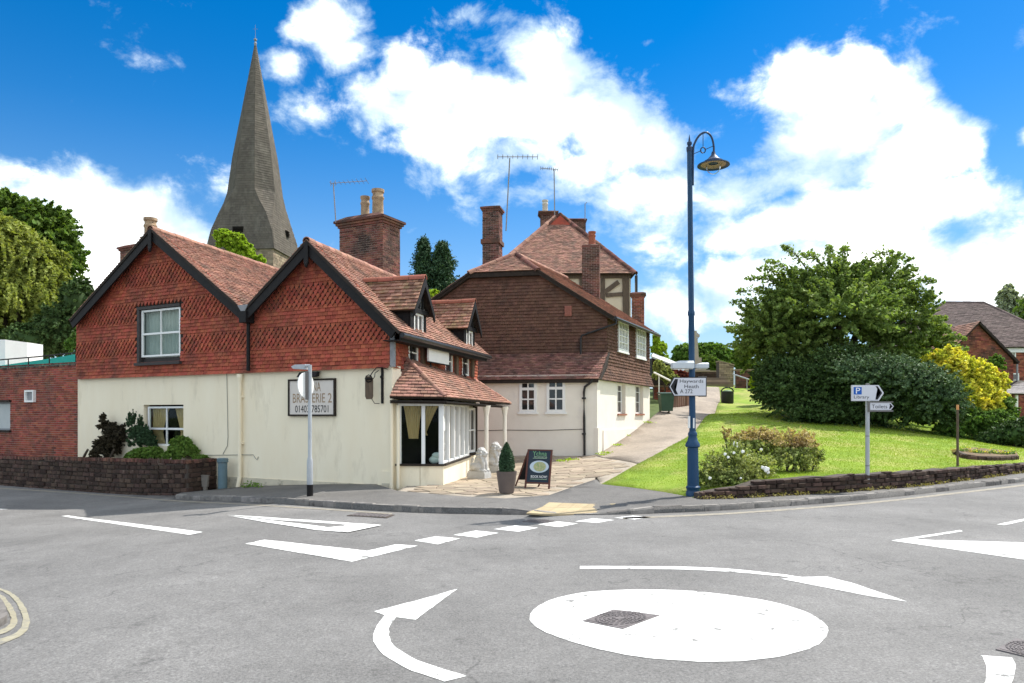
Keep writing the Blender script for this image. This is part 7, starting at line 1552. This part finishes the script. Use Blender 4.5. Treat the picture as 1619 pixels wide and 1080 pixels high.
# rose bushes over the wall
def rose(label, base, blobs, m1, m2, seed, blooms, n=420):
    t = thing('rose_bush', label, 'rose bush', tuple(base), 'rose bushes above the stone wall'); p, o = shoots(blobs, int(n * .8), 26, seed, droop=.1, inner=(.1, .6), outer=(.75, 1.3), spread=.12); zz = Tn(p[:, :2]) + .03; p[:, 2] = np.maximum(p[:, 2], zz)
    top = p[:, 2] > np.quantile(p[:, 2], .62); leaf_cloud('foliage', p[~top], .062, m1, t, seed, o[~top]); leaf_cloud('young_foliage', p[top], .055, m2, t, seed + 1, o[top])
    mb = MB(); b0 = V3(base)
    for b in blobs:
        for k in range(5): e = V3(b[:3]) + V3((rnd.uniform(-1, 1) * b[3], rnd.uniform(-1, 1) * b[4], rnd.uniform(.2, .95) * b[5])); s0 = V3((b[0] + rnd.uniform(-.15, .15), b[1] + rnd.uniform(-.15, .15), 0)); s0.z = T(s0.x, s0.y) - .05; mb.tube([s0, s0.lerp(e, .5) + V3((0, 0, .1)), e], [.014, .011, .005], 5)
    build('stems', mb, M_bark, t)
    for px, py, Y, r_ in blooms:
        r_ *= .9
        c = P(px, py, Y); mb = MB()
        for k in range(9): a = k * 2.4; q_ = .6 * r_ * math.sqrt(k / 9); mb.ell((c.x + q_ * math.cos(a), c.y - r_ * .3 + q_ * .4 * math.sin(a), c.z + q_ * math.sin(a)), (r_ * .45, r_ * .4, r_ * .4), 7, 5)
        build('bloom', mb, MATS.get('white_petal') or mat('white_petal', (.8, .79, .72), (.85, .84, .8), scale=9, rough=.7), t)
rose('low spreading rose bush with white blooms next to the blue lamp base', gb_(1155, 770, 16.2), [blob(1130, 742, 16.0, 27, 28), blob(1165, 738, 16.1, 40, 36), blob(1195, 745, 16.2, 32, 30), blob(1150, 760, 15.8, 40, 20), blob(1112, 757, 15.8, 18, 20)], L_rose, L_rose, 301, [(1146, 718, 15.7, .045), (1151, 723, 15.6, .04), (1211, 742, 15.6, .085), (1205, 739, 15.6, .05), (1214, 747, 15.6, .045), (1174, 714, 15.7, .05), (1122, 756, 15.4, .045), (1160, 716, 15.7, .04), (1171, 756, 15.4, .03)], 560)
rose('taller rose bush with reddish young leaves behind the low one', gb_(1190, 745, 17.6), [blob(1170, 700, 17.6, 24, 18), blob(1200, 700, 17.6, 38, 26), blob(1185, 720, 17.4, 36, 26), blob(1150, 690, 17.8, 10, 16)], L_rose, L_rosered, 303, [(1162, 702, 17.0, .075), (1164, 706, 17.0, .05), (1185, 721, 16.9, .06), (1203, 711, 17.0, .05), (1181, 719, 16.9, .04)])
rose('reddish rose bush at the end of the row towards the slim sign post', gb_(1258, 748, 17.2), [blob(1245, 705, 17.2, 36, 26), blob(1272, 712, 17.2, 24, 32), blob(1250, 728, 17.0, 36, 22), blob(1290, 722, 17.3, 16, 14)], L_rose, L_rosered, 305, [])
# planter shrubs
tree('purple_shrub', 'dark purple leaved shrub in the planter nearest the brick outbuilding', tuple(F1.p(11.6, .42, .6)), [blob(170, 705, 22.6, 24, 18), blob(185, 690, 22.7, 24, 18), blob(163, 672, 22.7, 6, 20), blob(178, 680, 22.7, 10, 14), blob(200, 680, 22.8, 8, 14), blob(160, 718, 22.4, 18, 12)], L_purple, 520, 26, .085, 311, trunk_r=.04, cat='shrub', upward=.1)
tree('rosemary_shrub', 'upright grey green shrub before the cottage window', tuple(F1.p(10.3, .42, .6)), [blob(214, 696, 22.0, 13, 22), blob(230, 694, 21.9, 11, 20), blob(205, 676, 22, 2, 22), blob(211, 672, 22, 2, 24), blob(222, 682, 22, 3, 22), blob(238, 704, 21.8, 11, 16)], L_conif, 400, 26, .07, 312, trunk_r=.03, cat='shrub', upward=.5, droop=0, spread=.06, outer=(.7, 1.0))
tree('leafy_shrub', 'rounded green shrub below the cottage window, lower and paler of two', tuple(F1.p(9.6, .42, .7)), [blob(225, 718, 21.6, 20, 11), blob(242, 716, 21.5, 16, 11), blob(210, 721, 21.6, 12, 8)], L_mid, 420, 26, .085, 313, trunk_r=.03, cat='shrub')
tree('leafy_shrub', 'taller rounded green shrub at the window corner above the planter coping', tuple(F1.p(8.6, .42, .7)), [blob(287, 706, 21.1, 20, 17), blob(296, 714, 21.0, 19, 13), blob(274, 719, 21.1, 16, 9), blob(318, 724, 20.8, 12, 5)], L_mid, 560, 26, .09, 314, trunk_r=.03, cat='shrub')
# clipped conifer in the grey pot
pc = V3(cy) + V3((0, 0, ph * .88)); hh_ = 49 / FPX * cy.y; t = thing('potted_conifer', 'small dark clipped conifer growing in the tapered grey planter', 'plant', tuple(pc)); rg = np.random.default_rng(5); n = 5200; tt = rg.random(n); a = rg.uniform(0, 6.28, n); rad = 12.5 / FPX * cy.y * np.sin(np.pi * np.clip(.30 + tt * .70, 0, 1)) ** .8 * np.sqrt(rg.uniform(.3, 1.05, n))
leaf_cloud('crown', np.c_[pc.x + np.cos(a) * rad, pc.y + np.sin(a) * rad, pc.z + tt * hh_], .05, L_conif, t, 6, np.c_[np.cos(a), np.sin(a), .5 * np.ones(n)], aspect=.5); mb = MB(); mb.tube([pc + V3((0, 0, -.05)), pc + V3((0, 0, hh_ * .8))], .02, 6); build('trunk', mb, M_bark, t)
# bedding plants and weeds
def tufts(name, label, cat, spots, size, m, seed, kind=None, parent=None, h=.12):
    rg = np.random.default_rng(seed); pts = []
    for x, y, z, r_ in spots:
        k = 46; q_ = rg.normal(size=(k, 3)) * np.array([r_, r_, h * .5]); q_[:, 2] = np.abs(q_[:, 2]); pts.append(np.array([x, y, z]) + q_)
    return pts
bp_ = [(P(x, 719, 23.6 + .6 * rnd.random())) for x in range(1510, 1604, 6)]
ORD = 'first second third fourth fifth sixth seventh eighth ninth tenth eleventh twelfth thirteenth fourteenth fifteenth sixteenth'.split()
for k, p in enumerate(bp_):
    z = T(p.x, p.y) + .1; pts = np.array(tufts('', '', '', [(p.x, p.y, z, .06)], .05, None, k)[0]); t = thing('bedding_plant', ('reddish ' if k % 4 == 0 else 'green ') + 'bedding plant, number '.replace(', number ', ' ') + ORD[k] + ' along the flower bed from the wooden stake', 'plant', (p.x, p.y, z), 'bedding plants in the flower bed'); leaf_cloud('foliage', pts, .07, L_rosered if k % 4 == 0 else L_mid, t, k); leaf_cloud('flowers', pts[:10] + np.array([0, 0, .06]), .05, L_yellow, t, k + 50)
sp2 = [gpt(x, y, zp) for x, y in ((395, 770), (402, 769.5), (408, 771), (388, 771.5), (590, 771.5), (545, 772))]
w_pts = np.concatenate(tufts('', '', '', [(p.x, p.y + .05, p.z, .07) for p in sp2[:4]], .05, None, 77)); leaf_cloud('weeds', w_pts, .06, L_mid, None, 78, kind='stuff'); 
w2 = [T_ for T_ in (P(952, 719, 26.2), P(958, 716, 26.6), P(900, 728, 25.4), P(888, 730, 25.2), P(905, 727, 25.4), P(1025, 668, 32.4), P(978, 705, 28), P(990, 690, 30))]
w_pts = np.concatenate(tufts('', '', '', [(p.x, p.y, T(p.x, p.y) + .01, .13) for p in w2], .05, None, 79, h=.05)); leaf_cloud('weeds', w_pts, .07, L_lime, None, 80, kind='stuff')
ed = []
for a_, b_ in zip(rl3[:-1], rl3[1:]):
    for k in range(3): s = rnd.random(); ed.append((a_[0] + (b_[0] - a_[0]) * s, a_[1] + (b_[1] - a_[1]) * s - .05, zp(a_[0], a_[1]) + .01, .06))
w_pts = np.concatenate(tufts('', '', '', ed, .05, None, 81, h=.06)); leaf_cloud('weeds', w_pts[::2], .05, leafmat('dry_grass', (.24, .2, .08), (.3, .26, .1), scale=2, island=.3), None, 82, kind='stuff')
